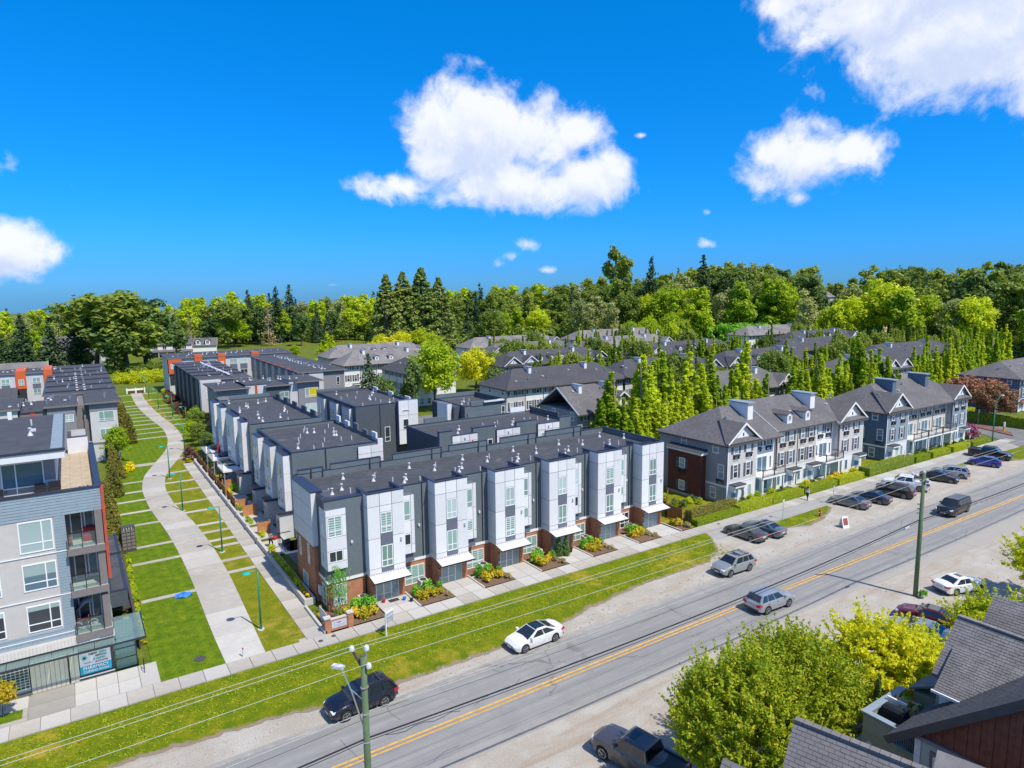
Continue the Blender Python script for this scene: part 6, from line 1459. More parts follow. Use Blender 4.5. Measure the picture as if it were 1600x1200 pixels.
car('parked_car', 'maroon sedan with dark glass roof beneath the second utility pole', 'car', 56.6, 24.6, 103, 'sedan', P_red, roofglass=True)
car('parked_car', 'pale blue-grey car mostly hidden by the bright tree, beside the maroon sedan', 'car', 53.6, 23.9, 101, 'sedan', P_silver)
car('parked_car', 'pale silver car half hidden under the bright maple tree', 'car', 42.8, 24.6, 100, 'sedan', P_silver)
car('pickup_truck', 'bronze grey crew cab pickup parked at the bottom edge by the big green tree', 'pickup truck', 25.2, 25.6, 102, 'pickup', P_bronze, sunroof=True)

# ================================================================ POLES, WIRES, LAMPS, SIGNS
T = thing('utility_pole', 'green treated utility pole with white insulators and lamp arm, nearest the camera', 'utility pole', (9.95, 27.7, 0))
b = MB(); b.cyl((0, 0, -.5), (0, 0, 10.75), .19, .135, 14); part('shaft', b, M['pole'], T, smooth=True)
b = MB(); b.cyl((0, 0, 10.75), (0, 0, 10.8), .136, .12, 14); part('pole_top', b, M['bark'], T)
b = MB(); b.bar((0, .05, 10.1), (-.38, .42, 11.0), .10, .12); part('arm', b, M['bark'], T); b = MB(); b.bar((.12, 0, 10.5), (.2, .1, 11.0), .05); part('pin', b, M['metal'], T)
INS = [(-.38, .42, 11.0), (.2, .1, 11.0), (.16, -.22, 10.3)]
for x, y, z in INS: b = MB(); b.lathe([(.05, z-.12), (.13, z-.08), (.13, z+.02), (.09, z+.04), (.12, z+.08), (.06, z+.15)], x, y, 10); part('insulator', b, M['ceram'], T)
b = MB(); b.bar((.05, -.12, 10.2), (.16, -.22, 10.2), .05); part('bracket', b, M['black'], T)
b = MB(); b.tube([(-.12, .05, 7.3), (-.45, .45, 8.9), (-.75, .85, 9.95)], .035, 8); b.tube([(-.10, .1, 8.6), (-.5, .5, 9.05)], .02, 6); arm = part('lamp_arm', b, M['metal'], T)
b = MB(); b.box(-.13, -.22, -.05, .13, .35, .08); o = part('lamp_head', b, M['ventw'], T, (-.82, .95, 10.0), R(40))
for z in (7.9, 6.5, 9.2): b = MB(); b.cyl((0, 0, z), (0, 0, z+.06), .185, .185, 12); part('band', b, M['metal'], T)
T = thing('utility_pole', 'green treated utility pole across the gravel lot, rising in front of the parked cars', 'utility pole', (60.75, 27.7, 0))
b = MB(); b.cyl((0, 0, -.5), (0, 0, 11.2), .20, .14, 14); part('shaft', b, M['pole'], T, smooth=True); b = MB(); b.bar((0, .05, 10.7), (-.9, .5, 11.1), .10, .12); part('arm', b, M['bark'], T)
for x, y, z in ((-.9, .5, 11.2), (-.55, .35, 11.05), (.05, -.25, 10.65), (0, 0, 11.3)): b = MB(); b.lathe([(.05, z-.12), (.13, z-.08), (.13, z+.02), (.06, z+.12)], x, y, 8); part('insulator', b, M['ceram'], T)
for z in (8.4, 8.0, 7.6): b = MB(); b.bar((0, .1, z), (-.2, .3, z), .05); part('bracket', b, M['black'], T)
b = MB(); b.cyl((.16, -.1, 0), (.15, -.1, 6.5), .03, .03, 6); part('conduit', b, M['plastic'], T)
def wire(label, a, c, sag, r, m, cat='power line', n=22, group=None, ext=True):
    a, c = Vector(a), Vector(c); b = MB(); P = []
    for k in ((-1, 0, 1) if ext else (0,)):
        for i in range(n+1):
            t = i/n; p = a.lerp(c, t+k); p = p + Vector((0, 0, -sag*4*t*(1-t))); P.append(p)
    b.tube([tuple(p) for p in P], r, 5); return solo('power_line', b, M[m], label, cat, group=group)
px, py = 9.95, 27.7; qx, qy = 60.75, 27.7
wire('upper white overhead wire carried by the left arm insulator of the nearest pole', (px-.38, py+.42, 11.12), (qx-.9, qy+.5, 11.28), .28, .012, 'wirew')
wire('white overhead wire carried by the top pin insulator of the nearest pole', (px+.2, py+.1, 11.12), (qx-.55, qy+.35, 11.12), .28, .012, 'wirew')
wire('lowest of three white overhead wires, on the side insulator of the nearest pole', (px+.16, py-.22, 10.42), (qx+.05, qy-.25, 10.72), .26, .012, 'wirew')
wire('single pale wire crossing low over the dark navy SUV', (px-.1, py+.2, 7.85), (qx-.1, qy+.2, 8.3), .45, .013, 'wirew')
wire('thick black bundled cable sagging along the yellow line between the poles', (px+.1, py+.15, 6.55), (qx-.15, qy+.2, 6.9), .55, .042, 'wireb', 'cable')
wire('thin black cable lashed just under the thick black bundle', (px+.1, py+.2, 6.38), (qx-.15, qy+.22, 6.72), .62, .018, 'wireb', 'cable')
wire('thin dark wire above the thick black bundle', (px-.05, py+.2, 7.5), (qx-.12, qy+.25, 7.9), .5, .01, 'wireb', 'cable')
b = MB(); b.tube([(px+1+.5*i, py+.15, 6.35-.18*math.sin(i*.9)**2-.02*i) for i in range(9)], .015, 5); solo('cable_loop', b, M['wireb'], 'loose loops of thin cable hanging by the nearest pole', 'cable')
b = MB(); b.box(-.35, -.06, -.08, .35, .06, .08); solo('cable_box', b, M['ventw'], 'white splice box hung on the black cable left of the nearest pole', 'splice box', (5.6, 27.9, 6.3)); solo('cable_box', b, M['ventw'], 'white splice box hung on the black cable just left of the second pole', 'splice box', (58.8, 27.9, 6.65))
# path lamps
T0 = thing('path_lamp', 'green path lamp nearest the street on the dry lawn', 'street lamp', (11.1, 54.6, 0), 0, 'green lamps along the winding path')
b = MB(); b.cyl((0, 0, .05), (0, 0, 4.95), .085, .06, 10); part('pole', b, M['green_pole'], T0, smooth=True)
b = MB(); b.tube([(0, 0, 4.93), (-.15, 0, 5.06), (-.62, 0, 5.06)], .04, 6); part('arm', b, M['green_pole'], T0)
b = MB(); b.lathe([(.05, 5.14), (.16, 5.10), (.34, 5.0), (.34, 4.96), (.2, 4.93), (.02, 4.92)], -.85, 0, 14); part('lamp_head', b, M['teal'], T0, smooth=True)
b = MB(); b.cyl((0, 0, 0), (0, 0, .07), .3, .28, 12); part('base', b, M['concl'], T0); b = MB(); b.cyl((0, 0, .07), (0, 0, .5), .12, .1, 10); part('collar', b, M['green_pole'], T0)
for x, y, l in ((11.7, 74.3, 'second green path lamp from the street, on the dry lawn strips'), (10.2, 91.9, 'third green path lamp from the street, beside the bend of the path'), (10.8, 110, 'fourth green path lamp from the street, by the path just before the link walk'), (15.3, 128.7, 'fifth green path lamp from the street, by the copper shrub'),
                (18.3, 148, 'sixth green path lamp from the street, near the dark shrubs right of the path'), (17.9, 166, 'seventh green path lamp from the street, right of the far path'), (16.6, 181.5, 'eighth green path lamp, close to the far end of the path'), (16.2, 199.7, 'farthest but one green path lamp, beside the white barrier'), (16.8, 214, 'farthest green path lamp, right behind the white barrier')): dup(T0, (x, y, 0), 0 if y > 60 else None, l)
T = thing('street_lamp', 'tall green curved street lamp at the side street corner', 'street lamp', (135.2, 50.8, 0)); b = MB(); b.cyl((0, 0, 0), (0, 0, 5.6), .11, .08, 8); P = [(0, 0, 5.6)]+[(1.5*(1-math.cos(a)), -.3*(1-math.cos(a)), 5.6+2.6*math.sin(a)) for a in [math.pi/2*i/7 for i in range(1, 8)]]; b.tube(P, .07, 8); part('pole', b, M['green_pole'], T, smooth=True); b = MB(); b.box(1.4, -.45, 8.1, 2.2, -.15, 8.25); part('lamp_head', b, M['ventw'], T)
# signs and small street things
def signpost(lbl, x, y, h=2.4, board=(.35, .45), m='sgrey', z0=None):
    T = thing('sign_post', lbl, 'sign', (x, y, 0)); b = MB(); b.cyl((0, 0, 0), (0, 0, h), .035, .035, 6); part('post', b, M['metal'], T); b = MB(); b.box(-board[0]/2, -.06, h-board[1], board[0]/2, -.04, h); part('board', b, M[m], T); return T
signpost('sign post on the grass between the blue-grey sedan and the hydrant', 69.2, 46.9, m='ventw'); signpost('thin sign post beside the steel grey sedan', 79.3, 46.7); signpost('sign post on the yard in front of the blue row end wall', 105, 50.9, 2.6, (.3, .5)); signpost('thin sign post behind the black pickup', 126, 50.7, 2.3, (.3, .4)); signpost('sign post by the far hedge across the side street', 149.7, 59, 3.2, (.7, .7))
T = thing('for_sale_sign', 'white hanging estate sign post on the grass verge', 'sign', (19.1, 47.7, 0), R(30)); b = MB(); b.box(-.05, -.05, 0, .05, .05, 2.1); b.box(-.05, -.04, 1.85, 1.0, .04, 1.95); part('post', b, M['trim'], T); b = MB(); b.box(.12, -.02, 1.05, .95, .02, 1.78); bd = part('board', b, mat('board_grey', (.36,.37,.48), .5, .04, 2), T); b = MB(); b.box(.2, -.025, 1.5, .87, -.02, 1.66); b.box(.2, -.025, 1.2, .6, -.02, 1.26); part('print', b, M['ventw'], bd, stuff=True)
T = thing('monument_sign', 'low brick entrance sign between two brick pillars at the corner', 'entrance sign', (16.35, 50.9, 0)); 
for xa in (-.95, .95): b = MB(); b.box(xa-.22, -.2, 0, xa+.22, .2, 1.25); p = part('pillar', b, M['brick'], T); b = MB(); b.box(xa-.28, -.26, 1.25, xa+.28, .26, 1.36); part('cap', b, M['concl'], p)
b = MB(); b.box(-.73, -.1, .12, .73, .1, 1.05); w = part('wall', b, M['brick'], T); b = MB(); b.box(-.74, -.15, 1.05, .74, .15, 1.13); part('cap', b, M['concl'], w); b = MB(); b.box(-.62, -.125, .32, .62, -.1, .92); f = part('sign_face', b, M['sgrey'], T)
b = MB(); b.box(-.16, -.135, .70, .16, -.125, .78)
part('red_line', b, redi, f); b = MB()
for i in range(5): b.box(-.40+i*.18, -.135, .48, -.31+i*.18, -.125, .58)
part('raised_marks', b, M['metal'], f, stuff=True)
T = thing('sign_board', 'pale grey sign board on the side of the corner brick wall bed', 'sign', (15.55, 52.4, 0), R(-90)); b = MB(); b.box(-.9, -.03, .3, .9, .03, 1.35); part('board', b, M['sgrey'], T); b = MB()
for s in (-.75, .75): b.box(s-.05, .031, 0, s+.05, .13, 1.4)
part('post', b, M['brick'], T)
T = thing('sandwich_board', 'white folding sign board with a red poster on the gravel lot', 'sign', (72.4, 41.2, 0), R(-12)); 
for s in (-1, 1): b = MB(); b.slab([(-.45, s*.4, 0), (.45, s*.4, 0), (.45, s*.05, 1.25), (-.45, s*.05, 1.25)], .05, (0, -s, 0)); lf = part('leaf', b, M['trim'], T); b = MB(); b.slab([(-.32, s*.315-(.0), .35), (.32, s*.315, .35), (.32, s*.11, 1.08), (-.32, s*.11, 1.08)], .03, (0, s, 0)); part('poster', b, mat('poster_red', (.30,.07,.06), .5, .3, 4), lf)
T = thing('fire_hydrant', 'red and white fire hydrant on the grass patch by the gravel lot', 'fire hydrant', (73.6, 44.9, 0)); b = MB(); b.lathe([(.17, 0), (.17, .08), (.12, .1), (.12, .62), (.16, .64), (.14, .78), (.05, .86)], n=12); part('barrel', b, M['cloth_r'], T, smooth=True)
for s in (-1, 1): b = MB(); b.cyl((0, 0, .5), (s*.24, 0, .5), .07, .07, 8); part('outlet', b, M['ventw'], T)
T = thing('bollard', 'small white bollard with red top in the middle of the path mouth', 'bollard', (8.95, 50.9, .06)); b = MB(); b.cyl((0, 0, 0), (0, 0, .85), .055, .055, 8); part('post', b, M['ventw'], T); b = MB(); b.cyl((0, 0, .6), (0, 0, .72), .058, .058, 8); part('band', b, M['cloth_r'], T)
T = thing('barrier', 'low white barrier closing the far end of the path', 'barrier', (14.4, 215.6, 0)); b = MB(); b.box(-2.4, -.1, .9, 2.4, .1, 1.4); part('rail', b, M['trim'], T)
for xa in (-2.2, 0, 2.2): b = MB(); b.box(xa-.15, -.15, 0, xa+.15, .15, 1.6); part('post', b, M['trim'], T)
for xa in (-1.1, 1.1): b = MB(); b.box(xa-.8, -.12, .2, xa+.8, .12, .75); part('board', b, M['brickd'], T)
T = thing('totem', 'tall brown slatted totem with carved marks beside the left lawn', 'totem', (3.5, 80.4, 0)); b = MB(); b.box(-.65, -.45, 0, .65, .45, 2.8); part('core', b, M['bronze'], T)
for i in range(6):
    for j in range(3): b = MB(); b.box(-.6+j*.42, -.5, .35+i*.38, -.6+j*.42+.34, -.45, .62+i*.38); part('slat', b, M['taupe'], T)
b = MB()
for i in range(4): b.box(-.42+.24*i, -.5, 2.5, -.36+.24*i, -.452, 2.74)
part('raised_mark', b, M['ventw'], T, stuff=True)
for x, y, l in ((6.2, 52.5, 'round iron manhole cover set in the first left lawn'), (15.6, 50.0, 'small rusty cover in the sidewalk at the corner'), (14.5, 49.8, 'small rusty cover in the sidewalk left of the other one at the corner'), (61.4, 49.9, 'small dark cover in the sidewalk by the low hedge')): b = MB(); r_ = .42 if 'manhole' in l else .18; b.cyl((0, 0, 0), (0, 0, .02), r_, r_, 14); solo('manhole_cover', b, M['bronze'], l, 'manhole cover', (x, y, .03 if r_ > .3 else .106))
T = thing('handrail', 'thin black hoop standing on the forecourt by the glass porch', 'hoop', (2.55, 52.6, .1)); b = MB(); b.tube([(0, 0, 0), (0, 0, .85), (0, .55, .85), (0, .55, 0)], .025, 6); part('tube', b, M['black'], T)
b = MB(); n = 14; prev = None
for j in range(6):
    r_ = 1-j/5; ring = [(.75*r_*math.cos(2*math.pi*i/n), .55*r_*math.sin(2*math.pi*i/n), .05+.22*(1-r_**2)+.08*math.sin(i*2.1+j)) for i in range(n)]
    if prev: b.ring(prev, ring)
    prev = ring
solo('tarpaulin', b, M['cloth_b'], 'crumpled bright blue cloth lying on the left lawn by the path', 'cloth', (6.7, 65.0, .05), smooth=True)
T = thing('gas_marker', 'yellow and white hydrant post on the traffic island', 'post', (146.2, 53.2, .16)); b = MB(); b.cyl((0, 0, 0), (0, 0, .9), .22, .16, 8); part('post', b, M['yellow'], T); b = MB(); b.box(-.25, -.12, .9, .25, .12, 1.7); part('board', b, M['ventw'], T)
T = thing('gate_pillar', 'brick pillar with a white lantern behind the pink rhododendron', 'pillar', (137.1, 56.4, 0)); b = MB(); b.box(-.5, -.5, 0, .5, .5, 2.5); part('pillar', b, M['brickd'], T); b = MB(); b.box(-.35, -.35, 2.5, .35, .35, 3.3); part('lantern', b, M['ventw'], T)
b = MB(); b.cyl((2, 0, 0), (2, 0, 1.1), .04, .04, 6); b.cyl((0, 0, 0), (0, 0, 1.1), .04, .04, 6); b.bar((0, 0, 1.0), (2, 0, 1.0), .04); solo('handrail', b, M['black'], 'short black handrail at the steps right of the last white bay', 'handrail', (57.2, 52.4, 0), R(20))
# ================================================================ FOLIAGE
def leafmesh(name, C_, N_, S_, m, aspect=1.7, rng=NR):
    """diamond leaves: centres, normals, sizes"""
    n = len(C_); N_ = N_/np.maximum(1e-6, np.linalg.norm(N_, axis=1))[:, None]
    r = rng.normal(size=(n, 3)); U = np.cross(N_, r); U /= np.maximum(1e-6, np.linalg.norm(U, axis=1))[:, None]; V = np.cross(N_, U)
    s = np.asarray(S_)[:, None]
    v = np.stack([C_-U*s*aspect, C_-V*s, C_+U*s*aspect, C_+V*s], 1).reshape(-1, 3)
    me = bpy.data.meshes.new(name); me.vertices.add(4*n); me.vertices.foreach_set('co', v.astype(np.float32).ravel())
    me.loops.add(4*n); me.loops.foreach_set('vertex_index', np.arange(4*n, dtype=np.int32))
    me.polygons.add(n); me.polygons.foreach_set('loop_start', np.arange(0, 4*n, 4, dtype=np.int32))
    try: me.polygons.foreach_set('loop_total', np.full(n, 4, dtype=np.int32))
    except Exception: pass
    for q in (m if isinstance(m, (list, tuple)) else [m]): me.materials.append(q)
    me.update(calc_edges=True); me.validate(); return me
def clumps(cen, rad, per, size, rng, flat=1., jitter=.55, upb=.55):
    """leaves on the skins of many small clumps"""
    cen = np.asarray(cen, float); rad = np.asarray(rad, float); k = len(cen)
    d = rng.normal(size=(k, per, 3)); d /= np.linalg.norm(d, axis=2)[..., None]
    rr = rng.uniform(.45, 1.08, size=(k, per, 1))
    off = d*rr*rad[:, None, None]; off[..., 2] *= flat
    P = (cen[:, None, :]+off).reshape(-1, 3)
    N_ = d.reshape(-1, 3)+rng.normal(size=(k*per, 3))*jitter; N_[:, 2] += upb
    S_ = size*rng.uniform(.65, 1.35, size=k*per)
    return P, N_, S_
def ell_centres(k, rx, rz, z0, rng, low=.0, shell=.35):
    d = rng.normal(size=(k*3, 3)); d /= np.linalg.norm(d, axis=1)[:, None]; d = d[d[:, 2] > -0.75+low][:k]
    r = rng.uniform(shell, 1., size=(len(d), 1))**.6
    return d*r*np.array([rx, rx, rz])+np.array([0, 0, z0])
def cr_round(rng, H=10, rx=3.4, k=105, per=60, size=.14, base=.16, rad=.95):
    rz = H*(1-base)/2; c = ell_centres(k, rx-rad*.6, rz-rad*.5, H*base+rz, rng); c[:, :2] *= (1+.18*rng.normal(size=(len(c), 1)))
    return clumps(c, rng.uniform(.6, 1.25, len(c))*rad, per, size, rng)
def cr_tall(rng, H=10, rx=2.6, k=80, per=50, size=.15):
    """broadleaf with several uneven heads and gaps"""
    heads = [(rng.uniform(-1.4, 1.4), rng.uniform(-1.4, 1.4), rng.uniform(.45, .95)*H*.88, rng.uniform(1.0, 1.7)) for _ in range(9)]+[(0, 0, H*.90, 1.1), (.3, -.2, H*.55, 2.2), (-.4, .3, H*.35, 2.0)]
    c = []
    for i in range(k):
        hx_, hy, hz, hr = heads[i % len(heads)]; d = rng.normal(size=3); d /= np.linalg.norm(d); c.append((hx_+d[0]*hr*.75, hy+d[1]*hr*.75, max(.8, min(H-.4, hz+d[2]*hr*.9))))
    return clumps(c, rng.uniform(.45, .85, k), per, size, rng)
def cr_column(rng, H=10, rx=1.75, spires=11, per=30, size=.105):
    """upright tree of several pointed spires"""
    c, rr = [], []
    for s in range(spires):
        a = rng.uniform(0, 6.28); r0 = rx*rng.uniform(.15, .85) if s else 0; top = H*(1 if s == 0 else rng.uniform(.45, .93)); n = int(44*top/H)
        for i in range(n):
            t = (i+rng.uniform(0, 1))/n; w = (1-t)**.8*min(1, .55+t*4)*rng.uniform(.75, 1.2)
            q = rng.uniform(0, 6.28); e = rx*.40*w*rng.uniform(.1, 1.0)
            c.append((r0*(1-.30*t)*math.cos(a)+e*math.cos(q), r0*(1-.30*t)*math.sin(a)+e*math.sin(q), .4+t*(top-.5))); rr.append(.10+.27*w)
    return clumps(c, rr, per, size, rng, 1.25)
def cr_conifer(rng, H=10, rx=2.0, tiers=24, size=.12, droop=.35, per=26, gap=0.):
    P, N_, S_ = [], [], []
    for i in range(tiers):
        t = i/(tiers-1); z = H*(.10+.9*t); R_ = rx*(1-t)**.85+.12; nb = max(4, int(10*(1-t)+4))
        for j in range(nb):
            if rng.uniform() < gap: continue
            a = rng.uniform(0, 6.28); ln = R_*rng.uniform(.7, 1.12); m = max(5, int(per*ln/rx))
            s = rng.uniform(.12, 1., m)**.7; w = .16*ln+.06
            x = np.cos(a)*ln*s+rng.normal(size=m)*w; y = np.sin(a)*ln*s+rng.normal(size=m)*w; zz = z-droop*ln*s**1.5+rng.normal(size=m)*.12
            P.append(np.stack([x, y, zz], 1)); nn = rng.normal(size=(m, 3))*.55; nn[:, 2] += .8; nn[:, 0] += .5*np.cos(a); nn[:, 1] += .5*np.sin(a); N_.append(nn); S_.append(size*rng.uniform(.7, 1.3, m))
    return np.concatenate(P), np.concatenate(N_), np.concatenate(S_)
def cr_cone(rng, H=10, rx=2.2, k=150, per=34, size=.13, rad=.55, pw=.75):
    """dense broad cone (sequoia, cedar)"""
    t = rng.uniform(0, 1, k)**1.25; a = rng.uniform(0, 6.28, k); r = (rx*(1-t)**pw*np.minimum(1, .75+t*3)-rad*.4).clip(.05)*rng.uniform(.75, 1.05, k)
    c = np.stack([r*np.cos(a), r*np.sin(a), .3+t*(H-.6)], 1)
    return clumps(c, rad*(.4+.8*(1-t)), per, size, rng, .8)
def cr_dome(rng, r=.5, h=.8, k=16, per=22, size=.05, rad=.2):
    c = ell_centres(k, r-rad*.6, h*.55, h*.42, rng, .3, .6); c[:, 2] = np.maximum(c[:, 2], rad*.5); return clumps(c, rng.uniform(.7, 1.2, len(c))*rad, per, size, rng)
def trunkmesh(rng, H, r, m, top=.7, limbs=5, spread=1.2):
    b = MB(); n = 6; p = [(0, 0, -.3)]
    for i in range(1, n+1): p.append((p[-1][0]+rng.uniform(-.05, .05)*H*.2, p[-1][1]+rng.uniform(-.05, .05)*H*.2, H*top*i/n))
    for i in range(n): b.cyl(p[i], p[i+1], r*(1-.75*i/n), r*(1-.75*(i+1)/n), 7, False)
    for k in range(limbs):
        i = rng.randint(2, n); a = rng.uniform(0, 6.28); q = Vector(p[i]); e = q+Vector((math.cos(a)*spread, math.sin(a)*spread, H*.16)); b.cyl(q, e, r*.35, r*.12, 5, False)
    return b.mesh('trunk', m, True)
_treeproto = {}
def proto(key, fn, leaf, H, r, bark='bark', top=.7, limbs=5, spread=1.2, nv=3, aspect=1.7):
    L_ = []
    for v in range(nv):
        rng = np.random.RandomState(hash(key) % 1000 + 17*v if False else sum(map(ord, key))+17*v)
        P, N_, S_ = fn(rng); L_.append((leafmesh('crown', P, N_, S_, M[leaf], aspect, rng), trunkmesh(rng, H, r, M[bark], top, limbs, spread)))
    _treeproto[key] = (L_, H)
    return L_
TRNG = random.Random(77)
def tree(key, x, y, h, label, name='tree', group=None, wide=1., z=None, v=None, cat='tree'):
    L_, H = _treeproto[key]; c, t = L_[TRNG.randrange(len(L_)) if v is None else v % len(L_)]
    o = thing(name, label, cat, (x, y, terrain(x, y) if z is None else z), TRNG.uniform(0, 6.28), group)
    s = h/H; o.scale = (s*wide, s*wide, s)
    link('trunk', t, o); link('crown', c, o); return o
proto('broad', lambda r: cr_tall(r), 'f_mid', 10, .22); proto('broadl', lambda r: cr_tall(r, rx=2.8, k=90), 'f_lime', 10, .22); proto('broadd', lambda r: cr_tall(r, k=90), 'f_dark', 10, .24)
proto('round', lambda r: cr_round(r), 'f_mid', 10, .25); proto('roundl', lambda r: cr_round(r), 'f_lime', 10, .25); proto('roundd', lambda r: cr_round(r, size=.14), 'f_dark', 10, .25); proto('pale', lambda r: cr_tall(r, k=70, per=40, size=.12), 'f_pale', 10, .16, 'barkw')
proto('maple', lambda r: cr_round(r, rx=3.8), 'f_maple', 10, .25); proto('con', lambda r: cr_conifer(r), 'f_con', 10, .2, top=.95, limbs=0); proto('conthin', lambda r: cr_conifer(r, rx=1.5, gap=.35, per=20), 'f_con', 10, .16, top=.97, limbs=0)
proto('seq', lambda r: cr_cone(r, rx=2.15, k=300, per=40, size=.075, rad=.40, pw=.62), 'f_seq', 10, .3, top=.9, limbs=0); proto('col', lambda r: cr_column(r), 'f_lime', 10, .14, 'barkw', .9, 0, nv=8); proto('cold', lambda r: cr_column(r, rx=1.7, spires=5), 'f_up', 10, .14, 'bark', .9, 0, nv=4)
proto('copper', lambda r: cr_round(r, rx=4.2, base=.22), 'f_copper', 10, .3); proto('purple', lambda r: cr_column(r, rx=1.4, spires=4), 'f_purple', 10, .14, 'bark', .9, 0, nv=2); proto('bare', lambda r: cr_conifer(r, rx=1.9, gap=.55, per=9, size=.09), 'f_dry', 10, .14, 'barkw', .95, 10, 1.3, nv=2)
proto('cedar', lambda r: cr_cone(r, rx=2.9, k=120, per=46, size=.13, rad=.75, pw=.6), 'f_cedar', 10, .2, top=.6, limbs=0); proto('cypress', lambda r: cr_cone(r, rx=2.2, k=110, per=40, size=.15, rad=.7, pw=.5), 'f_dark', 10, .2, top=.6, limbs=0, nv=2)

# ---- wood on the rising ground
SKY = [(-9,-.008),(-3.7,-.0087),(-2,-.0146),(-.1,-.0036),(1.8,.0023),(3.9,.0059),(5.5,-.0092),(8.1,-.0015),(11.3,.0065),(13.2,.0062),(14.6,-.0055),(17.6,-.0007),(19.6,-.0011),(21.7,.004),(27.2,.005),(28.5,.0102),(31.2,.0125),(32.8,.0104),(35.5,.0164),(37.7,.016),(39,.0203),(40.4,.0247),(43.3,.024),(44.6,.0218),(47.1,.0319),(49.6,.04),(51.6,.0436),(54,.0364),(55.8,.033),(57.7,.0322),(58.2,.0109),(59.5,.0147),(61.5,.0328),(64,.0347),(65.9,.0281),(67.8,.031),(69.2,.0339),(70.3,.0258),(80,.03)]
WL = {'broad': 'olive green broadleaf tree with an uneven crown in the far wood', 'broadl': 'fresh light green broadleaf tree in the far wood', 'broadd': 'dark green broadleaf tree in the far wood', 'round': 'rounded olive green tree in the far wood', 'roundl': 'rounded bright green tree at the edge of the far wood', 'roundd': 'rounded dark green tree in the far wood',
      'pale': 'pale greyish green tree with bare twigs in the far wood', 'con': 'dark pointed conifer in the far wood', 'conthin': 'thin ragged dark conifer in the far wood', 'bare': 'bare brownish tree in the far wood'}
def zone(a, layer):
    z_ = 'left of the huge dark trees' if a < -1 else 'behind the huge dark trees' if a < 4.5 else 'around the white farmhouse' if a < 10 else 'above the bright round field tree' if a < 16 else 'left of the giant evergreens' if a < 22.5 else 'behind the giant evergreens' if a < 28 else 'right of the giant evergreens' if a < 34 else 'left of the very tall ragged tree' if a < 41 else 'right of the very tall ragged tree' if a < 47 else 'above the bright hillside hedge' if a < 56 else 'behind the sand heap' if a < 64 else 'at the right edge above the blue house'
    return z_ + (', front rank' if layer == 0 else ', second rank')
def skyl(a): return float(np.interp(a, [s[0] for s in SKY], [s[1] for s in SKY]))
def kindat(a, layer):
    r = TRNG.random()
    if layer >= 2 and a < 30: w = [('broadl', .48), ('pale', .24), ('broad', .14), ('con', .14)]
    elif a < 4: w = [('broadl', .3), ('pale', .2), ('con', .22), ('broad', .18), ('roundl', .1)]
    elif a < 22: w = [('con', .24), ('conthin', .10), ('broadd', .14), ('broadl', .24), ('pale', .08), ('bare', .06), ('broad', .14)]
    elif a < 31: w = [('con', .3), ('conthin', .2), ('broadd', .3), ('broad', .2)]
    elif a < 46: w = [('broad', .34), ('broadl', .16), ('pale', .18), ('con', .08), ('round', .14), ('broadd', .1)]
    elif a < 58: w = [('broad', .46), ('con', .14), ('round', .18), ('broadd', .12), ('pale', .1)]
    else: w = [('broad', .6), ('round', .16), ('pale', .1), ('con', .08), ('broadd', .06)]
    if layer == 0 and a > 30: w = [('roundl', .34), ('broadl', .3), ('pale', .14), ('round', .12), ('broad', .1)]
    t = 0
    for k, p in w:
        t += p
        if r < t: return k
    return w[-1][0]
FAR = {}
for layer, (d0, d1, step, drop) in enumerate(((322, 350, 1.45, .030), (362, 400, 1.35, .016), (410, 460, 1.15, .006), (480, 560, 1.0, .0))):
    a = -9.0
    while a < 79:
        a += step*TRNG.uniform(.6, 1.4); d = TRNG.uniform(d0, d1)
        if layer == 0 and 8 < a < 24: d += 55
        x, y = d*math.sin(R(a)), d*math.cos(R(a)); s = skyl(a)-drop*TRNG.uniform(.55, 1.35)-TRNG.uniform(0, .006); h = 27+d*s-terrain(x, y)
        k = kindat(a, layer); h = max(7 if layer == 0 else 9, min(34, h*(1.05 if k in ('con', 'conthin') else 1)))
        if (338 < x < 378 and 160 < y < 245) or (20 < x < 62 and 325 < y < 352): continue
        if layer >= 2: FAR.setdefault(k, []).append((x, y, terrain(x, y), h, TRNG.uniform(0, 6.28))); continue
        tree(k, x, y, h, WL[k].replace(' in the far wood', '').replace(' at the edge of the far wood', '').replace(' with an uneven crown', '').replace(' with bare twigs', '')+' '+zone(a, layer), 'conifer' if k in ('con', 'conthin') else 'tree', 'trees of the far wood', 1.12 if k not in ('con', 'conthin') else 1.0)
for k, L_ in FAR.items():      # the ranks behind read as one mass
    co = []
    for i, (x, y, z, h, a) in enumerate(L_):
        me, H = _treeproto[k][0][i % 3][0], _treeproto[k][1]; q = np.empty(len(me.vertices)*3, np.float32); me.vertices.foreach_get('co', q); q = q.reshape(-1, 4, 3)[i % 2::2]
        c0 = q.mean(1, keepdims=True); q = c0+(q-c0)*1.35; q = q*(h/H)*np.array([1.12, 1.12, 1.]); ca, sa = math.cos(a), math.sin(a)
        co.append(np.stack([q[..., 0]*ca-q[..., 1]*sa+x, q[..., 0]*sa+q[..., 1]*ca+y, q[..., 2]+z], -1))
    v = np.concatenate(co).reshape(-1, 3); n = len(v)//4; me = bpy.data.meshes.new('far_woodland'); me.vertices.add(4*n); me.vertices.foreach_set('co', v.astype(np.float32).ravel()); me.loops.add(4*n); me.loops.foreach_set('vertex_index', np.arange(4*n, dtype=np.int32)); me.polygons.add(n); me.polygons.foreach_set('loop_start', np.arange(0, 4*n, 4, dtype=np.int32)); me.materials.append(_treeproto[k][0][0][0].materials[0]); me.update(calc_edges=True); me.validate()
    o = link('far_woodland', me); o['kind'] = 'stuff'
rng = np.random.RandomState(5)      # undergrowth that closes the wood: nobody could count it
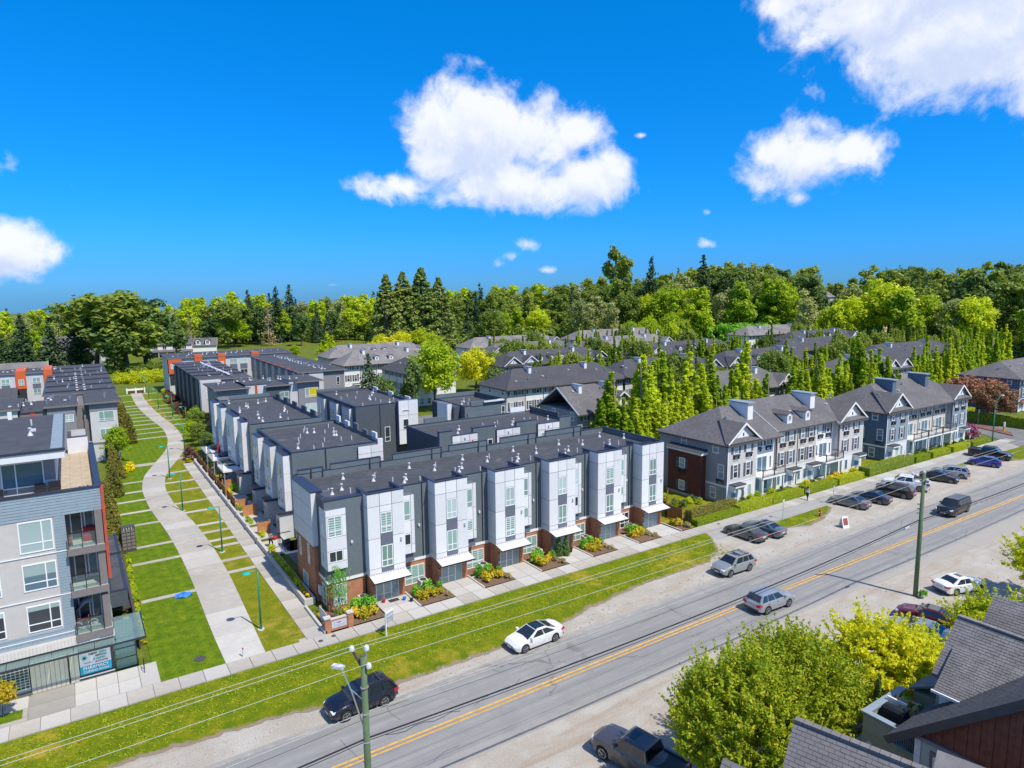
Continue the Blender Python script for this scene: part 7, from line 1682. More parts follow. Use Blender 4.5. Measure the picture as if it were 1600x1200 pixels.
n = 1500; A = rng.uniform(-11, 80, n); D_ = 330+250*rng.uniform(0, 1, n)**2.2; D_[(A > 7) & (A < 24) & (D_ < 385)] += 70
cx_, cy_ = D_*np.sin(np.radians(A)), D_*np.cos(np.radians(A)); cz_ = np.array([terrain(float(p), float(q)) for p, q in zip(cx_, cy_)])+rng.uniform(1.5, 6.5, n)
keep = ~(((cx_ > 300) & (cx_ < 390) & (cy_ > 150) & (cy_ < 240)) | ((cx_ > 18) & (cx_ < 66) & (cy_ > 322) & (cy_ < 355)))
P, N_, S_ = clumps(np.stack([cx_, cy_, cz_], 1)[keep], rng.uniform(2.4, 5.0, keep.sum()), 60, .6, rng, .8)
o = link('woodland_undergrowth', leafmesh('woodland_undergrowth', P, N_, S_, M['f_mid'], 1.5, rng)); o['kind'] = 'stuff'

# ---- single trees that stand out
for (x, y, h), l in zip(((110.5, 262, 35.8), (118.5, 263, 37.2), (126, 261, 39.3), (134.5, 262, 34.8)), ('leftmost of the four giant dark conical evergreens', 'second from left of the four giant conical evergreens', 'tallest of the four giant conical evergreens, third from left', 'rightmost of the four giant conical evergreens')): tree('seq', x, y, h, l, 'giant_conifer', 'giant evergreens behind the estate', 1.3)
for x, y, h, k, l, w in ((17, 285, 29, 'broad', 'huge dark green tree mass left of the field, tallest head', 1.7), (8, 292, 28, 'broad', 'huge dark green tree left half of the mass beside the field', 1.6), (24, 296, 27, 'broadd', 'huge dark green tree right part of the mass beside the field', 1.5), (13, 280, 20, 'broadd', 'broad dark green tree in front of the huge tree mass', 1.8),
                      (2, 300, 25, 'con', 'dark conifer left of the huge tree mass', 1.2), (-14, 290, 21, 'con', 'dark conifer in front of the half hidden grey house, left one', 1.35), (-6, 292, 20, 'con', 'dark conifer in front of the half hidden grey house, right one', 1.3), (-21, 292, 19, 'con', 'dark conifer at the left picture edge behind the barn', 1.4), (-1, 296, 11, 'bare', 'brownish bare shrubby tree right of the grey house', 1.6),
                      (70, 365, 15, 'roundl', 'bright green round tree right of the white farmhouse', 1.5), (96, 380, 30, 'con', 'sharp dark conifer above the bright round tree', 1.1), (104, 384, 31, 'con', 'sharp dark conifer, right of its twin above the bright tree', 1.1), (86, 360, 22, 'bare', 'tall bare brown tree beside the bright round tree', 1.2),
                      (77.7, 240, 14, 'col', 'lime green spire shaped tree at the edge of the field', 2.1), (79, 287, 6.5, 'roundl', 'small round lime bush on the field', 1.0), (102, 229, 14, 'maple', 'bright yellow green tree under the giant evergreens, left', 1.1), (109, 226, 15, 'maple', 'bright yellow green tree under the giant evergreens, right', 1.1), (95.5, 232, 13, 'maple', 'bright yellow green bushy tree at the foot of the tallest evergreen', 1.0),
                      (117, 238, 13, 'round', 'olive round tree right of the yellow green trees', 1.2), (70.5, 140, 16.8, 'roundl', 'big round green street tree in front of the white fronted row', .98), (63.5, 137, 12.5, 'broadd', 'dark loose tree left of the big round street tree', .9), (57, 138, 9.5, 'roundd', 'dark bushy evergreen behind the middle court, left of the loose tree', 1.0), (52, 134, 14.5, 'con', 'dark conifer behind the middle court', 1.25), (48.5, 140, 7, 'roundl', 'small bright bush at the end of the grey and yellow row', 1.0),
                      (81, 130, 10.5, 'roundd', 'dark round evergreen right of the big round street tree', .9), (77, 126, 6.5, 'round', 'small flowering tree below the dark round evergreen', .9), (92, 158, 13, 'maple', 'yellowish green tree behind the big round street tree', 1.0), (84, 166, 13, 'round', 'olive green tree behind the white fronted row', 1.1), (101, 164, 11, 'round', 'olive round tree between the blue-grey rows', 1.0),
                      (233, 258, 43, 'broad', 'very tall ragged olive tree rising above the wood', .75), (262, 262, 36, 'con', 'dark conifer right of the very tall ragged tree, left of a pair', 1.0), (284, 246, 36, 'con', 'dark conifer right of the very tall ragged tree, right of a pair', 1.0),
                      (5.0, 126.0, 6.2, 'roundl', 'round bright green tree beside the pale row, left of the path', .9), (78.6, 106, 8.5, 'purple', 'slim dark purple tree in front of the white and beige row, left', 1.0), (87.5, 108, 8.5, 'purple', 'dark purple tree before the white and beige row, middle', 1.3), (97, 107, 8.0, 'purple', 'dark purple tree before the white and beige row, right', 1.0), (103.5, 104, 10, 'purple', 'dark purple tree half hidden left of the columnar trees', 1.0),
                      (153, 57.5, 8.4, 'copper', 'copper leaved round tree across the side street, nearer', 1.15), (160, 66, 8.6, 'copper', 'copper leaved round tree across the side street, behind the nearer one', 1.2), (168, 64, 7.5, 'copper', 'copper leaved tree in front of the blue house', 1.1)):
    tree(k, x, y, h, l, 'conifer' if k in ('con',) else 'tree', None, w)
# ---- columnar trees behind the grey row and along the estate streets
CG = 'bright columnar trees behind the street rows'; CL = 'tall bright green columnar tree with many spires behind the street rows'
for x, y, h in ((71.5, 80, 14.5), (74.5, 84, 12.5), (77.5, 79, 17), (80.5, 83, 15.2), (83, 80, 17.2), (86, 84, 15.5), (89, 79.5, 16.8), (92, 83, 14.5), (95, 80, 15.8), (98, 83, 14.5), (101.5, 79.5, 14.0), (105, 80, 17.6), (109, 83, 12.5), (73, 76, 10.5), (79, 75.5, 11), (85, 76, 11.2), (91, 75.5, 11), (97, 76, 10.5), (103, 75.5, 10),
                (120, 80, 14.2), (124, 82, 12.5), (128.5, 80, 14.2), (132, 82, 12), (135.5, 80, 13.6), (139.5, 82, 12.5), (144, 81, 17.8), (147.5, 80, 14), (152, 80.5, 14), (156, 80, 11), (70.5, 76, 11), (75.8, 77, 13), (82, 77, 13.5), (88, 77, 13), (94, 77.5, 12.5), (100, 77, 12), (107, 77, 12), (133, 76, 10), (141, 76, 10.5), (149, 75, 10)): tree('col', x, y, h, 'bright spired columnar tree '+('behind the right end of the white row' if x < 76 else 'just behind the left gable of the grey row' if x < 84 else 'behind the first chimney of the grey row' if x < 91 else 'behind the two dormers of the grey row' if x < 99 else 'behind the right gable of the grey row' if x < 112 else 'behind the first blue gable' if x < 130 else 'behind the blue chimneys' if x < 142 else 'at the twin gabled house')+(', nearer the row' if y < 77.5 else ', farther back' if y > 81.5 else ''), 'columnar_tree', CG, TRNG.uniform(1.25, 1.65))
for i in range(17): tree('col', 176+i*5.2+TRNG.uniform(-1, 1), 84+TRNG.uniform(-2, 2)+i*.8, TRNG.uniform(12, 16), 'bright green columnar tree in the line at the right edge of the estate', 'columnar_tree', 'bright columnar trees at the right', 1.2)
for (x0_, x1_, y_, n_) in ((106, 150, 104, 10), (150, 185, 104, 7), (96, 142, 139, 10), (150, 190, 141, 9), (104, 150, 166, 9), (150, 195, 168, 9), (118, 170, 196, 10), (170, 225, 200, 9), (192, 236, 120, 8), (196, 240, 142, 8), (228, 275, 168, 8), (238, 290, 118, 9), (262, 312, 140, 8), (120, 150, 94, 5)):
    n_ = int(n_*1.9)
    ez = ', '+('behind the grey row' if y_ < 110 and x0_ < 150 else 'behind the twin gabled house' if y_ < 110 and x0_ < 200 else 'among the long right rows' if x0_ > 185 and y_ < 150 else 'before the blue gables' if y_ < 145 else 'behind the blue gables' if y_ < 180 and x0_ < 190 else 'below the far wood')
    for i in range(n_): k = TRNG.choice(('cold', 'cold', 'col', 'round')); tree(k, x0_+(x1_-x0_)*(i+TRNG.uniform(.1, .9))/n_, y_+TRNG.uniform(-1.5, 1.5), TRNG.uniform(9, 14.5), {'cold': 'dark green upright tree between the roofs of the estate', 'col': 'light green upright tree between the roofs of the estate', 'round': 'rounded green tree between the roofs of the estate'}[k]+ez, {'cold': 'upright_tree', 'col': 'columnar_tree', 'round': 'round_tree'}[k], 'trees between the estate roofs', 1.25 if k != 'round' else .75)
# bright hedge mass on the hill and woodland edge bushes
def hedge(lbl, x0, y0, x1, y1, z1, m='f_hedge', size=.05, dens=260, name='hedge', group=None, z0=0., rng=NR, jit=.06, taper=0.):
    """clipped hedge: leafy skin round a dark core"""
    b = MB(); k = .06; b.box(x0+k, y0+k, z0, x1-k, y1-k, z1-k)
    w, d, h = x1-x0, y1-y0, z1-z0; fac = [(w*d, 0), (w*h, 1), (w*h, 2), (d*h, 3), (d*h, 4)]; tot = sum(f[0] for f in fac); n = int(min(9000, max(300, tot*dens))); P, N_ = [], []
    for a, i in fac:
        q = int(n*a/tot); u, v = rng.uniform(0, 1, q), rng.uniform(0, 1, q)
        if i == 0: p = np.stack([x0+w*u, y0+d*v, np.full(q, z1)], 1); nn = (0, 0, 1)
        elif i < 3: p = np.stack([x0+w*u, np.full(q, y0 if i == 1 else y1), z0+h*v], 1); nn = (0, -1 if i == 1 else 1, .2)
        else: p = np.stack([np.full(q, x0 if i == 3 else x1), y0+d*u, z0+h*v], 1); nn = (-1 if i == 3 else 1, 0, .2)
        P.append(p); N_.append(np.tile(np.array(nn, float), (q, 1)))
    P = np.concatenate(P); lump = np.array([mnoise.noise((float(p[0])*1.3, float(p[1])*1.3, float(p[2])*1.3)) for p in P[::1]]) if len(P) < 4000 else np.zeros(len(P))
    N_ = np.concatenate(N_); P = P+N_*(lump*jit*2)[:, None]+rng.normal(size=P.shape)*jit*.6; N_ = N_+rng.normal(size=N_.shape)*.34
    T = thing(name, lbl, 'hedge', ((x0+x1)/2, (y0+y1)/2, z0), 0, group); WP.add(T.name)
    part('core', b, M['f_con'] if m != 'f_gold' else M['f_mid'], T); link('leaves', leafmesh('leaves', P, N_, rng.uniform(.7, 1.3, len(P))*size, M[m], 1.6, rng), T)
    return T
for i, (x0_, x1_, y0_, y1_, z) in enumerate(((58.6, 66.6, 50.75, 51.6, .8), (66.2, 72.9, 50.8, 52.0, 1.15), (72.7, 79.6, 50.85, 52.0, 1.05), (80.2, 87.3, 50.85, 52.0, 1.05), (87.6, 94.2, 50.9, 52.0, 1.0), (95.2, 108.2, 50.85, 52.6, 1.35), (108.6, 113.4, 50.9, 52.0, 1.05), (114.0, 120.2, 50.9, 52.0, 1.05), (120.8, 127.2, 50.9, 52.0, 1.0), (127.8, 132.6, 50.9, 52.0, .9))):
    hedge(('low clipped bright hedge right of the white row end', 'clipped bright hedge before the left gable of the grey row', 'clipped bright hedge before the cream middle of the grey row, left piece', 'clipped bright hedge before the cream middle of the grey row, right piece', 'clipped bright hedge before the right gable of the grey row', 'longest clipped hedge, before the left gable of the blue row', 'short clipped hedge beside the longest hedge', 'clipped hedge before the balconies of the blue row, left piece', 'clipped hedge before the balconies of the blue row, right piece', 'last clipped hedge at the right end of the blue row')[i], x0_+.2, y0_, x1_-.2, y1_, z*.9, 'f_hedge', .036, 520, jit=.035)
hedge('tall dull green hedge behind the low bright hedge, beside the wooden fence', 58.9, 51.75, 67.0, 52.8, 1.5, 'f_cedar', .04, 420, jit=.04)
hedge('long dark clipped hedge across the side street below the copper trees', 152, 49, 153.4, 62, 2.0, 'f_hedge', .07, 110); hedge('dark clipped hedge across the side street, back piece', 152.5, 63, 158, 64.4, 2.1, 'f_hedge', .07, 110)
b_ = [((5+i*1.4), ) for i in range(2)]
rng = np.random.RandomState(8)
def mass(name, lbl, cat, pts, rads, per, size, m, stuff=False, z=0.):
    P, N_, S_ = clumps(pts, rads, per, size, rng, .75); o = link(name, leafmesh(name, P, N_, S_, M[m], 1.5, rng))
    if stuff: o['kind'] = 'stuff'
    else: tag(o, lbl, cat)
    return o
mass('bush', 'big bright yellow green rounded thicket at the end of the path', 'thicket', [(19+rng.uniform(-8, 10), 246+rng.uniform(-7, 9), rng.uniform(.4, 2.6)) for _ in range(130)], rng.uniform(.9, 1.8, 130), 90, .16, 'f_maple')
mass('bush', 'dark bramble thicket at the foot of the huge dark tree', 'thicket', [(16+rng.uniform(-9, 14), 282+rng.uniform(-6, 7), rng.uniform(.3, 2.2)) for _ in range(90)], rng.uniform(1, 2, 90), 70, .2, 'f_mid')
mass('bush', 'bright green hedge mass on the hillside right of the middle', 'thicket', [(262+rng.uniform(-24, 30), 196+rng.uniform(-8, 8), terrain(262, 196)+rng.uniform(1, 9.5)) for _ in range(260)], rng.uniform(1.3, 2.3, 260), 60, .32, 'f_shrub')
for i in range(12): tree('roundl', 196+i*5.5+TRNG.uniform(-2, 2), 214+TRNG.uniform(-6, 6), TRNG.uniform(11, 17), 'bright yellow green tree at the foot of the wooded hill', 'tree', 'bright trees below the wood', 1.0)
for i in range(14): tree(TRNG.choice(('round', 'roundl', 'roundd')), 290+i*6+TRNG.uniform(-2, 2), 158-i*1.5+TRNG.uniform(-6, 6), TRNG.uniform(8, 12), 'green bushy tree in the belt before the sand heap', 'tree', 'trees before the sand heap', 1.1)

# ---- planting beds and shrubs by the white row
def shrubproto(n, fn, leaf, k=3, aspect=1.6):
    _treeproto[n] = ([leafmesh('shrub', *fn(np.random.RandomState(31+q+len(n))), M[leaf], aspect) for q in range(k)], 1)
shrubproto('yellow', lambda r: cr_dome(r, .42, .7, 14, 20, .06, .2), 'f_gold'); shrubproto('bright', lambda r: cr_dome(r, .55, 1.0, 18, 26, .055, .24), 'f_shrub'); shrubproto('lemon', lambda r: cr_dome(r, .45, .6, 14, 26, .05, .2), 'f_yel'); shrubproto('grassy', lambda r: cr_dome(r, .4, .45, 14, 22, .035, .18), 'f_dry', 3, 4.); shrubproto('darksh', lambda r: cr_dome(r, .7, 1.2, 22, 26, .06, .3), 'f_dark'); shrubproto('redsh', lambda r: cr_dome(r, .9, 1.8, 26, 30, .07, .4), 'f_purple'); shrubproto('limesh', lambda r: cr_dome(r, .6, 1.1, 22, 26, .06, .26), 'f_lime'); shrubproto('pinksh', lambda r: cr_dome(r, 1.6, 2.4, 40, 50, .09, .5), 'f_pink')
def shrub(k, x, y, lbl, s=1., z=.03, group=None):
    o = link('shrub', _treeproto[k][0][TRNG.randrange(3)], None, (x, y, z), TRNG.uniform(0, 6.28)); o.scale = (s, s, s*TRNG.uniform(.85, 1.15)); return tag(o, lbl, 'shrub', group)
for i in range(6):
    X = BX[i]; xa, xb = X+3.55, X+6.9
    if i == 5: xa, xb = X+3.7, X+5.6
    b = MB(); b.poly(((xa, 50.75, .09), (xb, 50.75, .09), (xb, 54.9 if i < 5 else 53.4, .09), (xa, 54.9 if i < 5 else 53.4, .09))); struct('planting_bed', b, M['mulch'])
    b = MB(); b.box(xa-.16, 50.75, 0, xa-.02, 54, .2); b.box(xa, 53.2, 0, xa+1.9, 53.32, .22) if i < 5 else None; struct('bed_kerb', b, M['concl'])
    b = MB(); b.box(X+.4, 50.62, -.03, X+3.4, 53.72, .085); en = struct('entry_walk', b, M['concd'])
    slabs(en, 'paving_slab', X+.4, X+3.38, 50.64, 53.7, 2, 2, .11, .1, [M['concl'], M['conc3']])
    GY, GG = 'golden leaved shrubs in the beds before the white row', 'bright green shrubs in the beds before the white row'
    for q in range(7 if i < 5 else 5): shrub('yellow', xa+.5+TRNG.uniform(0, xb-xa-1.3), 51.5+TRNG.uniform(0, 1.4), 'golden yellow and orange leaved shrub in a mulch bed before the white row', TRNG.uniform(.75, 1.1), .09, GY)
    if i < 5:
        for q in range(2): shrub('bright', xa+.7+q*.9+TRNG.uniform(-.2, .2), 53.0+TRNG.uniform(-.2, .4), 'bright green rounded shrub in a mulch bed before the white row', TRNG.uniform(.9, 1.15), .09, GG)
        shrub('bright', xb-.5, 52.9, 'bright green rounded shrub in a mulch bed before the white row', .7, .09, GG)
        T = thing('heat_pump', 'grey heat pump box with round fan standing against the brick', 'heat pump', (xa+1.75, 54.0, .1), 0, 'heat pumps before the white row'); b = MB(); b.box(-.4, -.4, 0, .4, .4, .8); part('cabinet', b, M['lgrey'], T); b = MB(); b.cyl((0, 0, .8), (0, 0, .84), .3, .3, 14); part('fan', b, M['plastic'], T)
    for q in range(2): shrub('grassy', xb-.45-q*.3, 51.3+q*.8, 'low dry grassy tuft at the edge of a mulch bed', TRNG.uniform(.8, 1.1), .09, 'grassy tufts in the beds')
b = MB(); b.poly(((15.4, 50.8, .09), (20.4, 50.8, .09), (20.4, 54.5, .09), (15.4, 54.5, .09))); struct('planting_bed', b, M['mulch'])
for x, y, k in ((17.6, 52.8, 'yellow'), (18.3, 52.4, 'yellow'), (19.0, 52.0, 'yellow'), (18.0, 51.9, 'yellow'), (19.5, 51.6, 'yellow'), (18.7, 51.4, 'yellow')): shrub(k, x, y, 'golden yellow shrub in the corner bed behind the brick sign', 1.1, .09, 'golden shrubs in the corner bed')
for x, y in ((18.7, 53.2), (19.4, 53.0), (20.0, 53.1)): shrub('bright', x, y, 'bright green shrub in the corner bed against the brick', 1.05, .09, 'green shrubs in the corner bed')
for x, y in ((15.8, 51.6), (15.8, 53.0), (15.9, 53.8)): shrub('lemon', x, y, 'low yellow flowering plant beside the side walk at the corner', .8, .09, 'yellow plants at the corner')
T = thing('heat_pump', 'grey heat pump behind the shrubs of the corner bed', 'heat pump', (19.6, 53.9, .1)); b = MB(); b.box(-.4, -.4, 0, .4, .4, .8); part('cabinet', b, M['lgrey'], T); b = MB(); b.cyl((0, 0, .8), (0, 0, .84), .3, .3, 14); part('fan', b, M['plastic'], T)
proto('sapling', lambda r: cr_tall(r, 4, 1.0, 46, 22, .07), 'f_shrub', 4, .05, 'bark', .9, 8, .5, nv=1); tree('sapling', 17.2, 53.2, 4.2, 'young slim tree with sparse leaves at the brick corner of the white row', 'tree', None, .5, .05)
for x, y, l in ((40.3, 52.9, 'dark cypress left of its twin in the bed by the fourth bay'), (41.0, 52.6, 'dark cypress right of its twin in the bed by the fourth bay')): tree('cypress', x, y, 2.3, l, 'cypress', None, .9, .05)
proto('street_small', lambda r: cr_round(r, 3, 1.15, 40, 50, .06, .3, .38), 'f_orange', 3, .05, 'bark', .5, 4, .4, nv=1); tree('street_small', -5.6, 52.0, 2.5, 'small orange yellow tree by the forecourt of the apartment block', 'tree', None, .95, .05)
# yards right of the row
for x, y in ((71.2, 52.9), (72.5, 53.0), (75.4, 53.0)): shrub('limesh', x, y, 'lime green shrub between the hedge and the grey row', 1.0, .03, 'lime shrubs before the grey row')
for x, y in ((69.6, 53.0), (77.5, 52.9), (84.5, 52.9), (98.2, 52.9)): shrub('darksh', x, y, 'dark green shrub close to the wall of the grey row', .8, .03, 'dark shrubs before the grey row')
for x, y in ((83, 52.8), (88.6, 52.7), (90.2, 52.8), (92, 52.8), (95, 53)): shrub('lemon', x, y, 'yellow green mound between hedge and grey row', 1.5, .03, 'yellow green mounds before the grey row')
for i in range(9): shrub('darksh', 108+i*2.6, 53.0, 'small dark shrub between the hedge and the blue row', .75, .03, 'dark shrubs before the blue row')
shrub('pinksh', 135.0, 54.6, 'pink flowering rhododendron at the end of the blue row', 1.1); tree('roundl', 139.5, 60.5, 6, 'small bright tree behind the pink rhododendron', 'tree', None, .7, 0.)
def fence(lbl, pts, h=1.5, m='wood', name='wooden_fence'):
    T = thing(name, lbl, 'fence', (*pts[0], 0)); WP.add(T.name)
    for (xa, ya), (xb, yb) in zip(pts[:-1], pts[1:]):
        l = math.hypot(xb-xa, yb-ya); n = max(1, int(l/2.2)); ux, uy = (xb-xa)/l, (yb-ya)/l
        for i in range(n+1): b = MB(); px_, py_ = xa+ux*l*i/n, ya+uy*l*i/n; b.box(px_-.06, py_-.06, 0, px_+.06, py_+.06, h+.08); part('post', b, M[m], T)
        for i in range(n):
            b = MB(); k = 14
            for q in range(k):
                s0, s1 = l*(i+(q+.04)/k)/n, l*(i+(q+.94)/k)/n; o = .012*(q % 2); b.slab([(xa+ux*s0-uy*o, ya+uy*s0+ux*o, .06), (xa+ux*s1-uy*o, ya+uy*s1+ux*o, .06), (xa+ux*s1-uy*o, ya+uy*s1+ux*o, h-.05), (xa+ux*s0-uy*o, ya+uy*s0+ux*o, h-.05)], .025, (-uy, ux, 0))
            part('boards', b, M[m], T, stuff=True)
    return T
fence('brown board fence right of the last white bay', [(58.4, 55.3), (58.5, 52.9)], 1.7); fence('brown board fence running back from the street between the white and grey rows', [(58.4, 55.3), (63.0, 59.5)], 1.6)
for (ya, yb), l in zip(((119.5, 108), (107, 100.5), (99.5, 94.2), (93, 88)), ('brown yard fence beside the side walk, farthest piece by the copper shrub', 'brown yard fence beside the side walk, second piece from the far end', 'brown yard fence beside the side walk, third piece from the far end', 'brown yard fence beside the side walk, nearest piece')): fence(l, [(15.75, ya), (15.75, yb)], 1.65)
for (x0_, x1_, y_), l in zip(((16.2, 18.6, 98.8), (16.1, 17.6, 84.9), (16.1, 17.4, 77.4), (16.0, 17.2, 88.0)), ('cedar screen between two back decks beyond the steps', 'orange cedar screen beside the first dark roofed porch', 'orange cedar screen beside the nearest dark roofed porch', 'orange cedar screen by the raised planter')): fence(l, [(x0_, y_), (x1_, y_)], 1.5, 'woodo')
def wallthing(lbl, bx, m='concl', name='retaining_wall'):
    b = MB()
    for q in bx: b.box(*q)
    return solo(name, b, M[m], lbl, 'wall')
for i in range(9):
    ya = 69.2+i*5.4; wallthing(('stepped pale concrete planter wall beside the side walk, piece %s' % ('nearest the street', 'second', 'third', 'fourth', 'fifth', 'sixth', 'seventh', 'eighth', 'last by the copper shrub')[i]), [(15.3, ya, 0, 15.55, ya+4.9, .62), (15.25, ya+4.9, 0, 15.62, ya+5.4, .85)])
T = thing('planter', 'long pale concrete planter with a clipped strip of yellow green plants by the corner', 'planter', (15.7, 62.5, 0)); WP.add(T.name)
for q in ((15.25, 56.6, 0, 15.45, 68.9, .62), (16.05, 56.6, 0, 16.2, 68.9, .62), (15.45, 56.6, 0, 16.05, 56.8, .62), (15.45, 68.7, 0, 16.05, 68.9, .62)): b = MB(); b.box(*q); part('side', b, M['concl'], T)
b = MB(); b.box(15.45, 56.8, 0, 16.05, 68.7, .5); part('soil', b, M['mulch'], T)
for i in range(16): shrub('lemon' if i < 4 else 'limesh', 15.75, 57.3+i*.73, 'small clipped yellow plant in the long planter' if i < 4 else 'small clipped green plant in the long planter', .5, .5, 'plants in the long planter, %s' % ('yellow' if i < 4 else 'green'))
wallthing('low curved pale kerb wall at the corner bed by the side walk', [(15.1, 50.7, 0, 15.3, 56.2, .3)])
for i in range(8): ya = 70+i*5.6; b = MB(); b.box(15.7, ya, .02, 18.3, ya+4.6, .12); struct('patio', b, M['conc3']); [shrub('limesh' if TRNG.random() < .6 else 'yellow', 16.0+.3*TRNG.random(), ya+.6+.8*q, 'small clipped yard plant between the planter wall and the porches', .65, .12, 'small yard plants') for q in range(2)]
for x, y, k, s in ((16.6, 104.5, 'lemon', 1.3), (17.4, 107, 'bright', 1.3), (16.4, 96.2, 'lemon', 1.5), (17.4, 96.6, 'bright', 1.4), (16.5, 113, 'darksh', 1.2), (17.2, 116, 'darksh', 1.4)): shrub(k, x, y, {'lemon': 'yellow flowering bush in a yard behind the brown fence', 'bright': 'round green bush in a yard behind the brown fence', 'darksh': 'dark bush in the farthest yard behind the brown fence'}[k], s, .03, 'yard bushes behind the fence')
for ya, l in ((100.5, 'white framed deck with thin railing on the second slate block'), (108.5, 'dark railed deck with a red parasol on the second slate block'), (114.5, 'farthest railed deck on the second slate block')):
    T = thing('deck', l, 'deck', (17.6, ya, 0)); b = MB(); b.box(-1.3, -2.2, 2.6, 1.1, 2.2, 2.85); part('floor', b, M['trim'], T); b = MB(); b.box(-1.3, -2.2, 3.75, -1.24, 2.2, 3.82); b.box(-1.3, -2.2, 3.75, 1.1, -2.14, 3.82); b.box(-1.3, 2.14, 3.75, 1.1, 2.2, 3.82)
    for q in range(12): b.box(-1.29, -2.2+q*.4, 2.85, -1.26, -2.17+q*.4, 3.75)
    part('railing', b, M['black'] if '1' not in l[:3] and 'white' not in l else M['metal'], T)
    for q in (-2, 2): b = MB(); b.box(-1.2, q-.08, 0, -1.04, q+.08, 2.6); part('post', b, M['mgrey'], T)
T = thing('parasol', 'closed red parasol on the dark railed deck', 'parasol', (17.4, 107.4, 2.85)); b = MB(); b.lathe([(.04, 0), (.04, .6), (.28, .7), (.22, 1.6), (.03, 2.3)], n=10); part('canopy', b, M['cloth_r'], T)
T = thing('garden_table', 'dark garden furniture on the patio below the white framed deck', 'table', (16.9, 101.8, .12)); b = MB(); b.box(-.5, -.8, .65, .5, .8, .72); part('top', b, M['cloth_k'], T)
for q in ((-.42, -.7), (.42, -.7), (-.42, .7), (.42, .7)): b = MB(); b.box(q[0]-.04, q[1]-.04, 0, q[0]+.04, q[1]+.04, .65); part('leg', b, M['cloth_k'], T)
T = thing('railing', 'black handrail up the entry steps beside the long planter', 'handrail', (15.6, 69.1, 0)); b = MB(); b.tube([(0, 0, 0), (0, 0, 1.1), (1.0, .3, 1.25), (1.0, .3, 0)], .03, 6); part('tube', b, M['black'], T)
# ---- left of the path
for i in range(14): y = 62.5+i*2.35; tree('cedar', 1.75+TRNG.uniform(-.25, .25)+(.5 if y > 72 else 0), y+1.2+6*(y > 64), TRNG.uniform(3.4, 4.6)*(1 if y > 64 else .6), 'olive brown bushy cedar in the screen beside the apartment block', 'cedar', 'cedars beside the apartment block', .85, 0.)
for i in range(9): tree('cedar', 4.4+TRNG.uniform(-.4, .4)-(.9 if i < 4 else 0), 104+i*2.6, TRNG.uniform(3.2, 4.4), 'olive green bushy cedar left of the path by the yellow bush', 'cedar', 'cedars by the yellow bush', .75, 0.)
for x, y in ((5.4, 117.6), (4.6, 117.2), (3.9, 117.0), (6.2, 118.6), (6.3, 119.6), (6.2, 120.3)): shrub('lemon', x, y, 'brilliant yellow flowering bush in the L shaped clump left of the path', 1.8, .03, 'brilliant yellow bushes')
for i in range(9): tree('cedar', 8.0+TRNG.uniform(-.3, .3), 141+i*4.6, TRNG.uniform(3.5, 5), 'green bushy cedar along the far left edge of the lawn', 'cedar', 'cedars along the far left lawn', .8, 0.)
for i in range(24): shrub('limesh' if i % 3 else 'yellow', 3.0+TRNG.uniform(-.15, .1), 57.5+i*.85, 'low green plant in the narrow bed along the left lawn', .55, .02, 'low plants along the left lawn')
b = MB(); b.box(2.55, 56.8, 0, 2.65, 79.5, 1.2); b.box(2.5, 56.8, 1.2, 2.7, 79.5, 1.26); solo('screen_wall', b, M['bronze'], 'long low dark fence between the narrow bed and the apartment terraces', 'fence')
for i in range(5):
    b = MB()
    for q in range(6): b.box(1.3, 58.6+q*.28-.06+i*4.4, .9+.0*q, 2.5, 58.6+q*.28+.06+i*4.4, 1.0)
    solo('pergola', b, M['bronze'], ('dark slatted pergola above the first ground terrace', 'dark slatted pergola above the second ground terrace', 'dark slatted pergola above the third ground terrace', 'dark slatted pergola above the fourth ground terrace', 'dark slatted pergola above the fifth ground terrace')[i], 'pergola')
for x, y, k in ((1.9, 62, 'lemon'), (2.0, 67.5, 'pinkf'), (1.9, 72.0, 'yellow'), (1.8, 75.5, 'yellow'), (1.8, 59.6, 'limesh'), (1.9, 64.5, 'limesh')): shrub('yellow' if k == 'pinkf' else k, x, y, 'colourful potted plant on the ground terraces of the apartment block', .9, .05, 'terrace plants')
# ---- far right side of the path
for i in range(26): k = TRNG.choice(('redsh', 'redsh', 'darksh', 'limesh')); shrub(k, 20.6+TRNG.uniform(-.8, .9), 147+i*2.5, {'redsh': 'dark red leaved shrub along the tall dark piers', 'darksh': 'dark green shrub along the tall dark piers', 'limesh': 'light green shrub along the tall dark piers'}[k], TRNG.uniform(1.0, 1.6), .03, 'shrubs along the tall dark piers')
for x, y, h, k in ((18.0, 131, 4.6, 'round'), (17.6, 136, 4.2, 'roundl'), (19.6, 141, 5.4, 'round'), (18.6, 125, 3.8, 'roundd'), (20.0, 148, 4.8, 'roundl')): tree(k, x, y, h, {'round': 'leafy green small tree right of the path, before the second slate block', 'roundl': 'light green small tree right of the path bend', 'roundd': 'dark small tree right of the path bend'}[k], 'tree', 'small trees right of the path bend', 1.0, 0.)
shrub('redsh', 15.2, 120.8, 'copper brown shrub beside the link walk', 1.4); shrub('yellow', 14.6, 118.9, 'low orange plant at the start of the side walk', 1.2)
for i in range(14): shrub('limesh' if i % 2 else 'darksh', 57.5+TRNG.uniform(0, 9), 56+TRNG.uniform(0, 8), 'low bush in the side yard between the rows', .7, .02, 'bushes in the side yard')

